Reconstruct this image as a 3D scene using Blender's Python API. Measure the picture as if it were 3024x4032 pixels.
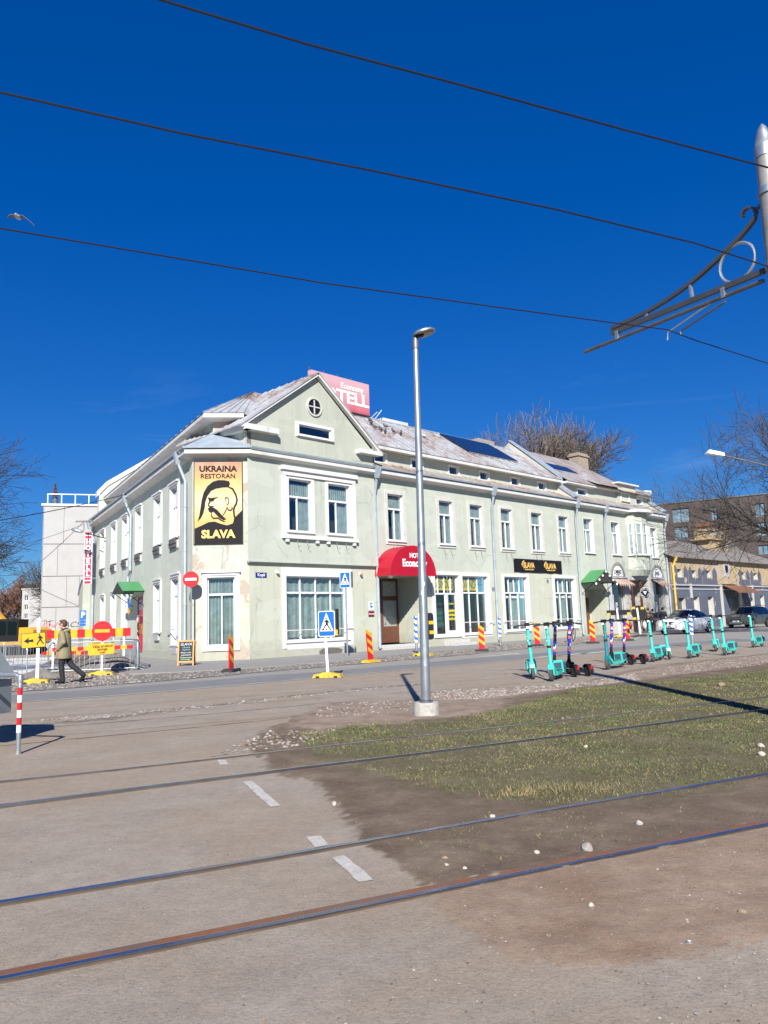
import bpy, bmesh, math, random
import numpy as np
from mathutils import Matrix, Vector, Euler
for o in list(bpy.data.objects): bpy.data.objects.remove(o)
S = bpy.context.scene
col = S.collection
R = math.radians
rnd = random.Random(7)

# ------------------------------------------------------------------ camera
CAMH = 1.45
pit, rol = R(8.15), math.atan(.0341)
fw = Vector((0, math.cos(pit), math.sin(pit))); u0 = Vector((0, -math.sin(pit), math.cos(pit))); r0 = Vector((1, 0, 0))
rt = r0*math.cos(rol) - u0*math.sin(rol); up = r0*math.sin(rol) + u0*math.cos(rol)
cam = bpy.data.cameras.new('camera'); cam.sensor_fit = 'VERTICAL'; cam.sensor_height = 36; cam.lens = 36*3028/4032
cam.clip_start = .05; cam.clip_end = 3000
co = bpy.data.objects.new('camera', cam); col.objects.link(co)
co.matrix_world = Matrix(((rt.x, up.x, -fw.x, 0), (rt.y, up.y, -fw.y, 0), (rt.z, up.z, -fw.z, CAMH), (0, 0, 0, 1)))
S.camera = co

# ------------------------------------------------------------------ sky, sun, exposure
SUN_EL = R(33.0); SUN_AZ = R(178.3)        # bearing of the sun, clockwise from +Y (behind the camera)
w = bpy.data.worlds.new('World'); S.world = w; w.use_nodes = True
N_, L_ = w.node_tree.nodes, w.node_tree.links
sky = N_.new('ShaderNodeTexSky'); sky.sky_type = 'NISHITA'; sky.sun_disc = False
sky.sun_elevation = SUN_EL; sky.sun_rotation = SUN_AZ; sky.altitude = 0; sky.air_density = 1.0; sky.dust_density = .15; sky.ozone_density = 4.0
gm = N_.new('ShaderNodeGamma'); gm.inputs[1].default_value = .66; L_.new(sky.outputs[0], gm.inputs[0])
hs = N_.new('ShaderNodeHueSaturation'); hs.inputs['Saturation'].default_value = 1.75; hs.inputs['Hue'].default_value = .508
L_.new(gm.outputs[0], hs.inputs['Color'])
tn = N_.new('ShaderNodeMix'); tn.data_type = 'RGBA'; tn.blend_type = 'MULTIPLY'; tn.inputs['Factor'].default_value = 1; tn.inputs[7].default_value = (.40, .735, 1.13, 1)
L_.new(hs.outputs[0], tn.inputs[6]); 
ct = N_.new('ShaderNodeTexCoord'); cm = N_.new('ShaderNodeMapping'); cm.inputs['Scale'].default_value = (1, 1, 7); cm.inputs['Location'].default_value = (.35, .2, .0); L_.new(ct.outputs['Generated'], cm.inputs[0])
cn_ = N_.new('ShaderNodeTexNoise'); cn_.inputs['Scale'].default_value = 2.6; cn_.inputs['Detail'].default_value = 9; cn_.inputs['Roughness'].default_value = .62; cn_.inputs['Distortion'].default_value = .5; L_.new(cm.outputs[0], cn_.inputs['Vector'])
cr = N_.new('ShaderNodeValToRGB'); cr.color_ramp.elements[0].position = .56; cr.color_ramp.elements[0].color = (0, 0, 0, 1); cr.color_ramp.elements[1].position = .80; cr.color_ramp.elements[1].color = (.15, .15, .15, 1); L_.new(cn_.outputs['Fac'], cr.inputs[0])
ce = N_.new('ShaderNodeSeparateXYZ'); L_.new(ct.outputs['Generated'], ce.inputs[0]); cz_ = N_.new('ShaderNodeMapRange'); cz_.inputs[1].default_value = .36; cz_.inputs[2].default_value = .16; cz_.clamp = True; L_.new(ce.outputs[2], cz_.inputs[0]); cq = N_.new('ShaderNodeMath'); cq.operation = 'MULTIPLY'; L_.new(cr.outputs[0], cq.inputs[0]); L_.new(cz_.outputs[0], cq.inputs[1])
cl_ = N_.new('ShaderNodeMix'); cl_.data_type = 'RGBA'; cl_.inputs[7].default_value = (4.5, 5.2, 6.2, 1); L_.new(cq.outputs[0], cl_.inputs['Factor']); L_.new(tn.outputs[2], cl_.inputs[6]); L_.new(cl_.outputs[2], N_['Background'].inputs[0])
N_['Background'].inputs[1].default_value = .092
sl = bpy.data.lights.new('sun', 'SUN'); sl.energy = 4.6; sl.angle = R(.55); sl.color = (1, .955, .88)
so = bpy.data.objects.new('sun', sl); col.objects.link(so)
sd = Vector((math.sin(SUN_AZ)*math.cos(SUN_EL), math.cos(SUN_AZ)*math.cos(SUN_EL), math.sin(SUN_EL)))
so.rotation_euler = sd.to_track_quat('Z', 'Y').to_euler(); so.location = (0, -20, 30)
S.view_settings.view_transform = 'Standard'; S.view_settings.look = 'None'; S.view_settings.exposure = .8; S.view_settings.gamma = 1
S.render.engine = 'CYCLES'

# ------------------------------------------------------------------ helpers
class MB:
    def __init__(s): s.v = []; s.f = []; s.m = []
    def add(s, vs, fs, mi=0):
        o = len(s.v); s.v += [tuple(v) for v in vs]; s.f += [tuple(i+o for i in f) for f in fs]; s.m += [mi]*len(fs); return s
    def box(s, x0, x1, y0, y1, z0, z1, mi=0):
        return s.add([(x0,y0,z0),(x1,y0,z0),(x1,y1,z0),(x0,y1,z0),(x0,y0,z1),(x1,y0,z1),(x1,y1,z1),(x0,y1,z1)],
                     [(0,3,2,1),(4,5,6,7),(0,1,5,4),(1,2,6,5),(2,3,7,6),(3,0,4,7)], mi)
    def quad(s, a, b, c, d, mi=0): return s.add([a,b,c,d], [(0,1,2,3)], mi)
    def poly(s, pts, mi=0): return s.add(pts, [tuple(range(len(pts)))], mi)
    def prism(s, pts, a, b, ax='y', mi=0):
        n = len(pts)
        f = {'y': lambda p, t: (p[0], t, p[1]), 'z': lambda p, t: (p[0], p[1], t), 'x': lambda p, t: (t, p[0], p[1])}[ax]
        vs = [f(p, a) for p in pts] + [f(p, b) for p in pts]
        return s.add(vs, [tuple(range(n)), tuple(range(2*n-1, n-1, -1))] + [(i, n+i, n+(i+1) % n, (i+1) % n) for i in range(n)], mi)
    def tube(s, path, r, n=8, mi=0, cap=True, closed=False):
        P = [Vector(p) for p in path]; k = len(P); rr = r if isinstance(r, (list, tuple)) else [r]*k
        vs = []; pn = None
        for i in range(k):
            a = P[i-1] if (i > 0 or closed) else P[i]; b = P[(i+1) % k] if (i < k-1 or closed) else P[i]
            t = (b-a).normalized()
            if pn is None:
                h = Vector((0,0,1)) if abs(t.z) < .9 else Vector((1,0,0)); nn = t.cross(h).normalized()
            else:
                nn = pn - t*pn.dot(t); nn = nn.normalized() if nn.length > 1e-6 else t.orthogonal().normalized()
            pn = nn; bb = t.cross(nn)
            for j in range(n):
                an = 2*math.pi*j/n; vs.append(P[i] + (nn*math.cos(an) + bb*math.sin(an))*rr[i])
        fs = []
        for i in range(k if closed else k-1):
            for j in range(n):
                a = i*n+j; b = i*n+(j+1) % n; c = ((i+1) % k)*n+(j+1) % n; d = ((i+1) % k)*n+j
                fs.append((a, d, c, b))
        if cap and not closed: fs += [tuple(range(n)), tuple(range(k*n-1, (k-1)*n-1, -1))]
        return s.add(vs, fs, mi)
    def lathe(s, prof, n=16, c=(0,0,0), ax='z', mi=0):
        vs = []; k = len(prof)
        for r, h in prof:
            for j in range(n):
                a = 2*math.pi*j/n; x, y = r*math.cos(a), r*math.sin(a)
                p = {'z': (x, y, h), 'y': (x, h, y), 'x': (h, x, y)}[ax]
                vs.append((p[0]+c[0], p[1]+c[1], p[2]+c[2]))
        fs = [(i*n+j, i*n+(j+1) % n, (i+1)*n+(j+1) % n, (i+1)*n+j) for i in range(k-1) for j in range(n)]
        fs += [tuple(range(n))[::-1], tuple(range((k-1)*n, k*n))]
        return s.add(vs, fs, mi)
    def ell(s, c, r, nu=10, nv=7, mi=0, M=None):
        vs = []; M = M or Matrix()
        for i in range(nv+1):
            t = math.pi*i/nv
            for j in range(nu):
                a = 2*math.pi*j/nu
                vs.append(M @ Vector((r[0]*math.sin(t)*math.cos(a), r[1]*math.sin(t)*math.sin(a), r[2]*math.cos(t))) + Vector(c))
        fs = [(i*nu+j, (i+1)*nu+j, (i+1)*nu+(j+1) % nu, i*nu+(j+1) % nu) for i in range(nv) for j in range(nu)]
        return s.add(vs, fs, mi)
    def mesh(s, name, mats, smooth=False):
        me = bpy.data.meshes.new(name); me.from_pydata(s.v, [], s.f)
        for m in (mats if isinstance(mats, (list, tuple)) else [mats]): me.materials.append(m)
        if any(s.m): me.polygons.foreach_set('material_index', s.m)
        if smooth: me.polygons.foreach_set('use_smooth', [True]*len(s.f))
        me.update()
        if smooth == 'weld':
            bm = bmesh.new(); bm.from_mesh(me); bmesh.ops.remove_doubles(bm, verts=bm.verts[:], dist=1e-4); bmesh.ops.recalc_face_normals(bm, faces=bm.faces[:]); bm.to_mesh(me); bm.free()
        if smooth and smooth != 'all':
            try: me.set_sharp_from_angle(angle=R(40))
            except Exception: pass
        return me
    def build(s, name, mats, parent=None, M=None, smooth=False):
        return link(name, s.mesh(name, mats, smooth), parent, M)
W = {}
I4 = Matrix()
def link(name, me, parent=None, M=None):
    o = bpy.data.objects.new(name, me); col.objects.link(o); M = M if M is not None else I4
    W[o.name] = M.copy()
    if parent is not None:
        o.parent = parent; o.matrix_basis = W[parent.name].inverted() @ M
    else: o.matrix_basis = M
    return o
def tag(o, label=None, cat=None, group=None, kind=None):
    if label: o['label'] = label
    if cat: o['category'] = cat
    if group: o['group'] = group
    if kind: o['kind'] = kind
    return o
def T(x, y, z=0, rz=0, ry=0, rx=0):
    return Matrix.Translation((x, y, z)) @ Matrix.Rotation(rz, 4, 'Z') @ Matrix.Rotation(ry, 4, 'Y') @ Matrix.Rotation(rx, 4, 'X')
def thing(name, label, cat, M=None, group=None): return tag(link(name, None, None, M), label, cat, group)
def struct(name, mb, m, smooth=False): return tag(mb.build(name, m, smooth=smooth), kind='structure')
def copy_tree(o, M, label=None, group=None, parent=None):
    c = o.copy(); col.objects.link(c); W[c.name] = M.copy()
    if parent is not None: c.parent = parent; c.matrix_basis = W[parent.name].inverted() @ M
    else: c.matrix_basis = M
    if label: c['label'] = label
    if group: c['group'] = group
    for ch in list(o.children): copy_tree(ch, M @ (W[o.name].inverted() @ W[ch.name]), parent=c)
    return c
def text(s, size, bold=0., align='CENTER', ext=.003, sx=1., shear=0., mat=None, parent=None, M=None, name='lettering', spacing=1.):
    cu = bpy.data.curves.new('t', 'FONT'); cu.body = s; cu.size = size; cu.align_x = align; cu.align_y = 'CENTER'; cu.extrude = ext; cu.offset = bold; cu.shear = shear; cu.space_character = spacing
    cu.resolution_u = 3
    o = bpy.data.objects.new('t', cu); me = bpy.data.meshes.new_from_object(o); bpy.data.objects.remove(o); bpy.data.curves.remove(cu)
    me.transform(Matrix.Rotation(R(90), 4, 'X') @ Matrix.Diagonal((sx, 1, 1, 1))); me.name = name
    me.materials.clear(); me.materials.append(mat)
    return link(name, me, parent, M)
def polyshape(pts, ext=.003):      # flat outline in (x,z), proud towards -y; triangulated so it may be concave
    bm = bmesh.new(); vs = [bm.verts.new((p[0], 0, p[1])) for p in pts]
    es = [bm.edges.new((vs[i], vs[(i+1) % len(vs)])) for i in range(len(vs))]
    bmesh.ops.triangle_fill(bm, use_beauty=True, edges=es)
    r = bmesh.ops.extrude_face_region(bm, geom=bm.faces[:])
    for v in r['geom']:
        if isinstance(v, bmesh.types.BMVert): v.co.y -= ext
    bmesh.ops.recalc_face_normals(bm, faces=bm.faces[:])
    me = bpy.data.meshes.new('shape'); bm.to_mesh(me); bm.free(); return me
def stroke(pts, wd):               # thick polyline outline (x,z)
    l, r = [], []; n = len(pts)
    for i, p in enumerate(pts):
        a = Vector(pts[max(i-1, 0)]); b = Vector(pts[min(i+1, n-1)]); t = (b-a).normalized(); nn = Vector((-t.y, t.x))
        h = wd/2*(1 if 0 < i < n-1 else .5); l.append((p[0]+nn.x*h, p[1]+nn.y*h)); r.append((p[0]-nn.x*h, p[1]-nn.y*h))
    return l + r[::-1]
def shape(name, pts, m, parent, M, ext=.003):
    me = polyshape(pts, ext); me.name = name; me.materials.append(m); return link(name, me, parent, M)
def shapes(name, plist, m, parent, M, ext=.003):     # several closed outlines that make one printed mark
    bm = bmesh.new()
    for p in plist:
        me = polyshape(p, ext); bm.from_mesh(me); bpy.data.meshes.remove(me)
    me = bpy.data.meshes.new(name); bm.to_mesh(me); bm.free(); me.materials.append(m); return link(name, me, parent, M)
def arc(cx, cz, r, a0, a1, n=12): return [(cx+r*math.cos(R(a0+(a1-a0)*i/n)), cz+r*math.sin(R(a0+(a1-a0)*i/n))) for i in range(n+1)]

# ------------------------------------------------------------------ materials
def nm(name):
    m = bpy.data.materials.new(name); m.use_nodes = True; nt = m.node_tree
    return m, nt.nodes, nt.links, nt.nodes['Principled BSDF']
def tc(N, L, kind='Object', scale=None):
    t = N.new('ShaderNodeTexCoord'); o = t.outputs[kind]
    if scale is not None:
        mp = N.new('ShaderNodeMapping'); mp.inputs['Scale'].default_value = scale; L.new(o, mp.inputs[0]); o = mp.outputs[0]
    return o
def noise(N, L, vec, sc, det=5, ro=.6, dist=0):
    n = N.new('ShaderNodeTexNoise'); n.inputs['Scale'].default_value = sc; n.inputs['Detail'].default_value = det; n.inputs['Roughness'].default_value = ro; n.inputs['Distortion'].default_value = dist
    L.new(vec, n.inputs['Vector']); return n.outputs['Fac']
def ramp(N, L, fac, stops):
    r = N.new('ShaderNodeValToRGB'); e = r.color_ramp.elements
    while len(e) < len(stops): e.new(.5)
    for i, (p, c) in enumerate(stops): e[i].position = p; e[i].color = (*c, 1) if len(c) == 3 else c
    L.new(fac, r.inputs[0]); return r.outputs[0]
def g(v): return (v, v, v)
def mixc(N, L, fac, a, b, mode='MIX'):
    m = N.new('ShaderNodeMix'); m.data_type = 'RGBA'; m.blend_type = mode
    for k, x in (('Factor', fac), ('A', a), ('B', b)):
        i = [s for s in m.inputs if s.name == k and (s.type == 'RGBA' if k != 'Factor' else s.type == 'VALUE')][0]
        if isinstance(x, (int, float)): i.default_value = x
        elif isinstance(x, tuple): i.default_value = (*x, 1)
        else: L.new(x, i)
    return [s for s in m.outputs if s.type == 'RGBA'][0]
def mul(N, L, a, b, op='MULTIPLY'):
    m = N.new('ShaderNodeMath'); m.operation = op
    for i, x in enumerate((a, b)):
        if isinstance(x, (int, float)): m.inputs[i].default_value = x
        else: L.new(x, m.inputs[i])
    return m.outputs[0]
def bump(N, L, b, h, st=.3, d=.02):
    n = N.new('ShaderNodeBump'); n.inputs['Strength'].default_value = st; n.inputs['Distance'].default_value = d; L.new(h, n.inputs['Height']); L.new(n.outputs[0], b.inputs['Normal'])
def mat(name, c, ro=.6, me=0, var=.10, sc=5, bp=0, spec=.5, dirt=0, coat=0):
    m, N, L, b = nm(name); v = tc(N, L); n = noise(N, L, v, sc, 6)
    o = ramp(N, L, n, [(.3, tuple(x*(1-var) for x in c)), (.7, tuple(min(x*(1+var), 1) for x in c))])
    if dirt:
        n2 = noise(N, L, v, sc*.37+.3, 8, .7); o = mixc(N, L, mul(N, L, ramp(N, L, n2, [(.5, g(0)), (.68, g(1))]), dirt), o, (.16, .13, .10))
    L.new(o, b.inputs['Base Color'])
    rr = N.new('ShaderNodeMapRange'); rr.inputs[3].default_value = max(ro-.08, .02); rr.inputs[4].default_value = min(ro+.1, 1); L.new(n, rr.inputs[0]); L.new(rr.outputs[0], b.inputs['Roughness'])
    b.inputs['Metallic'].default_value = me; b.inputs['Specular IOR Level'].default_value = spec; b.inputs['Coat Weight'].default_value = coat
    if bp: bump(N, L, b, noise(N, L, v, sc*6, 4), bp)
    return m
M = {}
def plaster(name, c, c2, peel, zsplit=None, white=None):
    m, N, L, b = nm(name); v = tc(N, L)
    big = noise(N, L, v, .35, 4); fine = noise(N, L, v, 22, 5, .65)
    o = ramp(N, L, big, [(.3, tuple(x*.93 for x in c)), (.7, tuple(x*1.05 for x in c))])
    if zsplit is not None:
        sx = N.new('ShaderNodeSeparateXYZ'); L.new(v, sx.inputs[0])
        wob = mul(N, L, noise(N, L, v, .8, 2), .5)
        o = mixc(N, L, ramp(N, L, mul(N, L, mul(N, L, sx.outputs[2], wob, 'ADD'), .1), [(zsplit*.1+.024, g(1)), (zsplit*.1+.027, g(0))]), o, c2)
    o = mixc(N, L, mul(N, L, ramp(N, L, noise(N, L, tc(N, L, scale=(1.2, 1.2, .10)), 3, 5, .6), [(.48, g(0)), (.78, g(1))]), .34), o, tuple(x*.62 for x in c))
    o = mixc(N, L, mul(N, L, ramp(N, L, noise(N, L, tc(N, L, scale=(.7, .7, 1.6)), .8, 3, .4), [(.56, g(0)), (.575, g(1))]), .45), o, tuple(x*1.10 for x in c))
    if zsplit is not None:
        sp = mul(N, L, ramp(N, L, mul(N, L, mul(N, L, sx.outputs[2], mul(N, L, noise(N, L, v, 2.4, 6, .7), 1.3), 'SUBTRACT'), .5, 'ADD'), [(.25, g(1)), (.75, g(0))]), .38)
        o = mixc(N, L, sp, o, (.27, .25, .21))
    pn = noise(N, L, v, .9, 9, .62, .6)
    pm = ramp(N, L, pn, [(peel, g(0)), (peel+.012, g(1))])
    o = mixc(N, L, pm, o, ramp(N, L, fine, [(.3, (.36, .29, .235)), (.7, (.46, .39, .33))]))
    vo = N.new('ShaderNodeTexVoronoi'); vo.feature = 'DISTANCE_TO_EDGE'; vo.inputs['Scale'].default_value = .42
    L.new(mixc(N, L, .18, v, noise_col(N, L, v, 2.5)), vo.inputs['Vector'])
    ck = mul(N, L, ramp(N, L, vo.outputs['Distance'], [(.0, g(1)), (.007, g(0))]), ramp(N, L, noise(N, L, v, .5, 3), [(.5, g(0)), (.56, g(1))]))
    o = mixc(N, L, mul(N, L, ck, .55), o, tuple(x*.45 for x in c))
    o = mixc(N, L, .10, o, ramp(N, L, fine, [(.3, g(.2)), (.7, g(1))]), 'MULTIPLY')
    L.new(o, b.inputs['Base Color']); b.inputs['Roughness'].default_value = .9; b.inputs['Specular IOR Level'].default_value = .2
    h = mul(N, L, mul(N, L, fine, .25), mul(N, L, pm, -.8), 'ADD'); bump(N, L, b, h, .35, .02)
    return m
def noise_col(N, L, vec, sc):
    n = N.new('ShaderNodeTexNoise'); n.inputs['Scale'].default_value = sc; n.inputs['Detail'].default_value = 4; L.new(vec, n.inputs['Vector']); return n.outputs['Color']
GREEN = (.452, .482, .415); GREEN2 = (.468, .482, .39)
M['wall'] = plaster('green plaster', GREEN, GREEN2, .70, 4.2)
M['wallC'] = plaster('worn green plaster', GREEN, GREEN2, .545, 4.2)
M['wallB'] = plaster('chipped green plaster', (.50, .53, .46), (.51, .53, .435), .675, 4.0)
M['wallW'] = plaster('dirty white plaster', (.50, .485, .45), (.48, .465, .42), .70)
M['gable'] = plaster('clean green plaster', (.42, .44, .37), GREEN2, .9)
def rusty(name, base, rust, amt, seam=0):
    m, N, L, b = nm(name); v = tc(N, L, 'Object'); g2 = N.new('ShaderNodeNewGeometry').outputs['Position']
    oi = N.new('ShaderNodeObjectInfo'); va = N.new('ShaderNodeVectorMath'); va.operation = 'ADD'; L.new(tc(N, L, scale=(9, .45, .45)), va.inputs[0]); L.new(oi.outputs['Random'], va.inputs[1])
    n = noise(N, L, g2, .55, 9, .68, .4); st = mul(N, L, mul(N, L, noise(N, L, g2, 3.5, 8, .7), .45), mul(N, L, noise(N, L, va.outputs[0], 2.2, 6, .65), .55), 'ADD')
    o = ramp(N, L, noise(N, L, g2, 2.2, 5), [(.3, tuple(x*.8 for x in base)), (.7, tuple(x*1.1 for x in base))])
    k = mul(N, L, ramp(N, L, n, [(amt, g(0)), (amt+.12, g(1))]), ramp(N, L, st, [(.42, g(0)), (.56, g(1))]))
    o = mixc(N, L, k, o, ramp(N, L, st, [(.4, tuple(x*1.3 for x in rust)), (.75, tuple(x*.6 for x in rust))]))
    L.new(o, b.inputs['Base Color']); b.inputs['Metallic'].default_value = .25; b.inputs['Roughness'].default_value = .55
    bump(N, L, b, st, .15, .01); return m
M['roof'] = rusty('weathered rusty sheet metal', (.46, .475, .49), (.25, .13, .075), .465)
M['roof2'] = rusty('very rusty sheet metal', (.42, .41, .395), (.28, .13, .06), .44)
M['zinc'] = rusty('zinc sheet', (.36, .42, .48), (.2, .16, .13), .74)
M['white'] = mat('chipped white paint', (.64, .64, .625), .5, var=.05, sc=9, dirt=.18)
M['whitenew'] = mat('white window frame', (.68, .69, .70), .35, var=.02)
M['cornice'] = mat('white cornice paint', (.58, .58, .56), .6, var=.06, sc=3, dirt=.25)
M['greytrim'] = mat('lilac grey trim', (.42, .41, .44), .7, var=.1, dirt=.2)
M['surround'] = mat('flaking off-white surround', (.52, .51, .475), .7, var=.08, sc=8, dirt=.3)
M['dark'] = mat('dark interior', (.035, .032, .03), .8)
M['curtain'] = mat('pale green curtain', (.235, .29, .275), .85, var=.3, sc=3)
M['black'] = mat('matt black', (.013, .013, .015), .55, spec=.25)
M['rubber'] = mat('black rubber', (.025, .025, .027), .75, var=.3, sc=20)
M['steel'] = mat('galvanised steel', (.42, .45, .47), .42, .75, var=.16, sc=7)
M['steeldark'] = mat('dark weathered steel', (.16, .165, .17), .5, .6, var=.2)
M['concrete'] = mat('concrete', (.46, .45, .43), .9, var=.12, sc=9, bp=.3)
M['red'] = mat('red enamel', (.50, .010, .016), .35, var=.04)
M['yellow'] = mat('yellow enamel', (.64, .36, .010), .4, var=.05)
M['signblue'] = mat('sign blue', (.01, .12, .52), .3, var=.03)
M['signwhite'] = mat('reflective white', (.80, .81, .82), .3, var=.02)
M['orange'] = mat('orange timber', (.62, .25, .055), .5, var=.15, sc=14)
M['greenmetal'] = mat('green sheet metal', (.055, .24, .085), .4, var=.15, sc=3)
M['brownwood'] = mat('brown door paint', (.13, .05, .03), .45, var=.15, sc=6)
M['reddoor'] = mat('crimson door paint', (.52, .02, .05), .4, var=.1)
M['gold'] = mat('printed gold', (.78, .50, .14), .5, var=.1, sc=3)
M['awning'] = mat('red awning vinyl', (.38, .004, .020), .45, var=.06, sc=1.5)
def glass(name, tint, refl, ro=.02):
    m, N, L, b = nm(name); out = N['Material Output']; N.remove(b)
    gl = N.new('ShaderNodeBsdfGlossy'); gl.inputs['Roughness'].default_value = ro; gl.inputs['Color'].default_value = (.9, .95, 1, 1)
    tr = N.new('ShaderNodeBsdfTransparent'); tr.inputs['Color'].default_value = (*tint, 1)
    lw = N.new('ShaderNodeLayerWeight'); lw.inputs['Blend'].default_value = .5
    f = mul(N, L, mul(N, L, lw.outputs['Facing'], 4.0, 'POWER'), .045+refl, 'ADD'); mx = N.new('ShaderNodeMixShader')
    v = tc(N, L); nb = N.new('ShaderNodeBump'); nb.inputs['Strength'].default_value = .035; nb.inputs['Distance'].default_value = .05; L.new(noise(N, L, v, 1.4, 2), nb.inputs['Height']); L.new(nb.outputs[0], gl.inputs['Normal'])
    L.new(f, mx.inputs[0]); L.new(tr.outputs[0], mx.inputs[1]); L.new(gl.outputs[0], mx.inputs[2]); L.new(mx.outputs[0], out.inputs[0]); return m
M['glass'] = glass('window glass', (.93, .955, .96), .03)
M['carglass'] = glass('car glass', (.10, .11, .12), .02)
M['darkpane'] = mat('blacked out pane', (.012, .012, .014), .12, var=.1)
# ------------------------------------------------------------------ ground materials
def groundmat(name, stops, sc, speck=None, stain=None, bp=.35, ro=.95, brown=None):
    m, N, L, b = nm(name); v = N.new('ShaderNodeNewGeometry').outputs['Position']
    o = ramp(N, L, noise(N, L, v, sc, 8, .62), stops)
    fine = noise(N, L, v, 42, 6, .75); o = mixc(N, L, .55, o, ramp(N, L, fine, [(.25, g(.45)), (.5, g(1)), (.8, g(1.0))]), 'MULTIPLY')
    if stain:
        s = ramp(N, L, noise(N, L, v, .33, 6, .6, .4), [(.42, g(0)), (.66, g(1))]); o = mixc(N, L, mul(N, L, s, .75), o, stain)
    if brown:
        s = ramp(N, L, noise(N, L, v, 1.1, 7, .65, .3), [(.48, g(0)), (.7, g(1))]); o = mixc(N, L, mul(N, L, s, .6), o, brown)
    if speck:
        for k, (scale, thr, c) in enumerate(speck):
            vo = N.new('ShaderNodeTexVoronoi'); vo.inputs['Scale'].default_value = scale; L.new(v, vo.inputs['Vector'])
            sel = ramp(N, L, noise(N, L, v, scale*.9, 1), [(.56, g(0)), (.60, g(1))])
            o = mixc(N, L, mul(N, L, ramp(N, L, vo.outputs['Distance'], [(thr, g(1)), (thr+.05, g(0))]), sel), o, c)
    L.new(o, b.inputs['Base Color']); b.inputs['Roughness'].default_value = ro; b.inputs['Specular IOR Level'].default_value = .25
    bump(N, L, b, mul(N, L, fine, noise(N, L, v, 9, 5, .7), 'ADD'), bp, .015); return m
M['asphalt'] = groundmat('worn dusty asphalt', [(.3, (.285, .252, .212)), (.7, (.352, .316, .272))], 1.3, [(55, .16, (.40, .38, .35)), (30, .12, (.12, .105, .095)), (17, .07, (.45, .43, .40))], (.30, .25, .20), brown=(.27, .225, .18))
M['asphalt2'] = groundmat('grey street asphalt', [(.3, (.25, .235, .218)), (.7, (.315, .30, .28))], 1.0, [(40, .12, (.30, .29, .28)), (25, .1, (.09, .088, .085))], (.265, .25, .228))
M['asphaltdark'] = groundmat('newer dark asphalt', [(.3, (.165, .168, .172)), (.7, (.215, .217, .22))], .9, [(30, .1, (.22, .215, .21))], (.20, .195, .185))
M['soil'] = groundmat('dark trodden soil', [(.25, (.085, .06, .042)), (.5, (.145, .105, .073)), (.8, (.22, .168, .12))], 1.6, [(26, .1, (.34, .31, .27))], (.19, .145, .105), .8)
M['dirt'] = groundmat('reddish trodden dirt', [(.25, (.235, .165, .12)), (.6, (.31, .24, .18)), (.85, (.35, .29, .235))], 1.4, [(22, .13, (.40, .37, .33)), (34, .1, (.12, .085, .06))], (.235, .175, .125), .7)
M['sand'] = groundmat('tan sand', [(.25, (.26, .19, .135)), (.7, (.36, .285, .22))], 2.2, [(20, .14, (.55, .52, .48))], (.29, .215, .155), .8)
M['gravelbed'] = groundmat('grey gravel bed', [(.25, (.13, .12, .105)), (.7, (.24, .22, .195))], 3, [(14, .22, (.36, .34, .31)), (24, .18, (.09, .085, .08))], None, 1.0)
M['sidewalk'] = groundmat('old pavement asphalt', [(.3, (.235, .228, .218)), (.7, (.295, .288, .275))], 1.2, [(30, .1, (.38, .37, .35))], (.25, .235, .215))
M['lime'] = groundmat('crushed white limestone', [(.3, (.56, .55, .52)), (.7, (.74, .73, .70))], 1.5, None, (.62, .58, .52), .6)
M['paint'] = mat('worn road paint', (.47, .445, .40), .8, var=.16, sc=30, dirt=.4)
M['tar'] = mat('tar joint', (.07, .066, .062), .9)

def jag(pts, step=.25, amp=.07, seed=1, closed=True):
    r = random.Random(seed); out = []
    for i in range(len(pts) if closed else len(pts)-1):
        a = Vector(pts[i]); b = Vector(pts[(i+1) % len(pts)]); n = max(1, int((b-a).length/step)) if (b-a).length < 14 else 1
        for k in range(n):
            p = a.lerp(b, k/n); out.append((p.x + (r.gauss(0, amp) if n > 1 else 0), p.y + (r.gauss(0, amp) if n > 1 else 0)))
    if not closed: out.append(tuple(pts[-1]))
    return out
def sheet(name, pts, z, m, kind='structure', label=None, skirt=0):
    bm = bmesh.new(); vs = [bm.verts.new((p[0], p[1], z)) for p in pts]
    bmesh.ops.triangle_fill(bm, use_beauty=True, edges=[bm.edges.new((vs[i], vs[(i+1) % len(vs)])) for i in range(len(vs))])
    for f in bm.faces:
        if f.normal.z < 0: f.normal_flip()
    if skirt:
        lo_ = [bm.verts.new((p[0], p[1], z-skirt)) for p in pts]
        for i in range(len(vs)): j = (i+1) % len(vs); bm.faces.new((vs[i], lo_[i], lo_[j], vs[j]))
    me = bpy.data.meshes.new(name); bm.to_mesh(me); bm.free(); me.materials.append(m)
    return tag(link(name, me), label, kind=kind)
def band(pts, w0, w1=None):         # strip polygon to the right of a polyline
    w1 = w1 if w1 is not None else -w0; l, r = [], []
    for i, p in enumerate(pts):
        a = Vector(pts[max(i-1, 0)]); b = Vector(pts[min(i+1, len(pts)-1)]); t = (b-a).normalized(); n = Vector((t.y, -t.x))
        l.append((p[0]+n.x*w0, p[1]+n.y*w0)); r.append((p[0]+n.x*w1, p[1]+n.y*w1))
    return l + r[::-1]
gb = MB(); gb.quad((-700, -60, 0), (700, -60, 0), (700, 1200, 0), (-700, 1200, 0)); struct('ground', gb, M['asphalt'])
LINE = [(-13, 14.4), (-7.93, 17.02), (-6.47, 17.72), (-5.04, 18.75), (-3.51, 20.1), (-.97, 22.3), (2.17, 25.01), (5.6, 28.0), (10.18, 31.8), (12.85, 33.5), (18, 37.4), (40, 55)]
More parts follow.
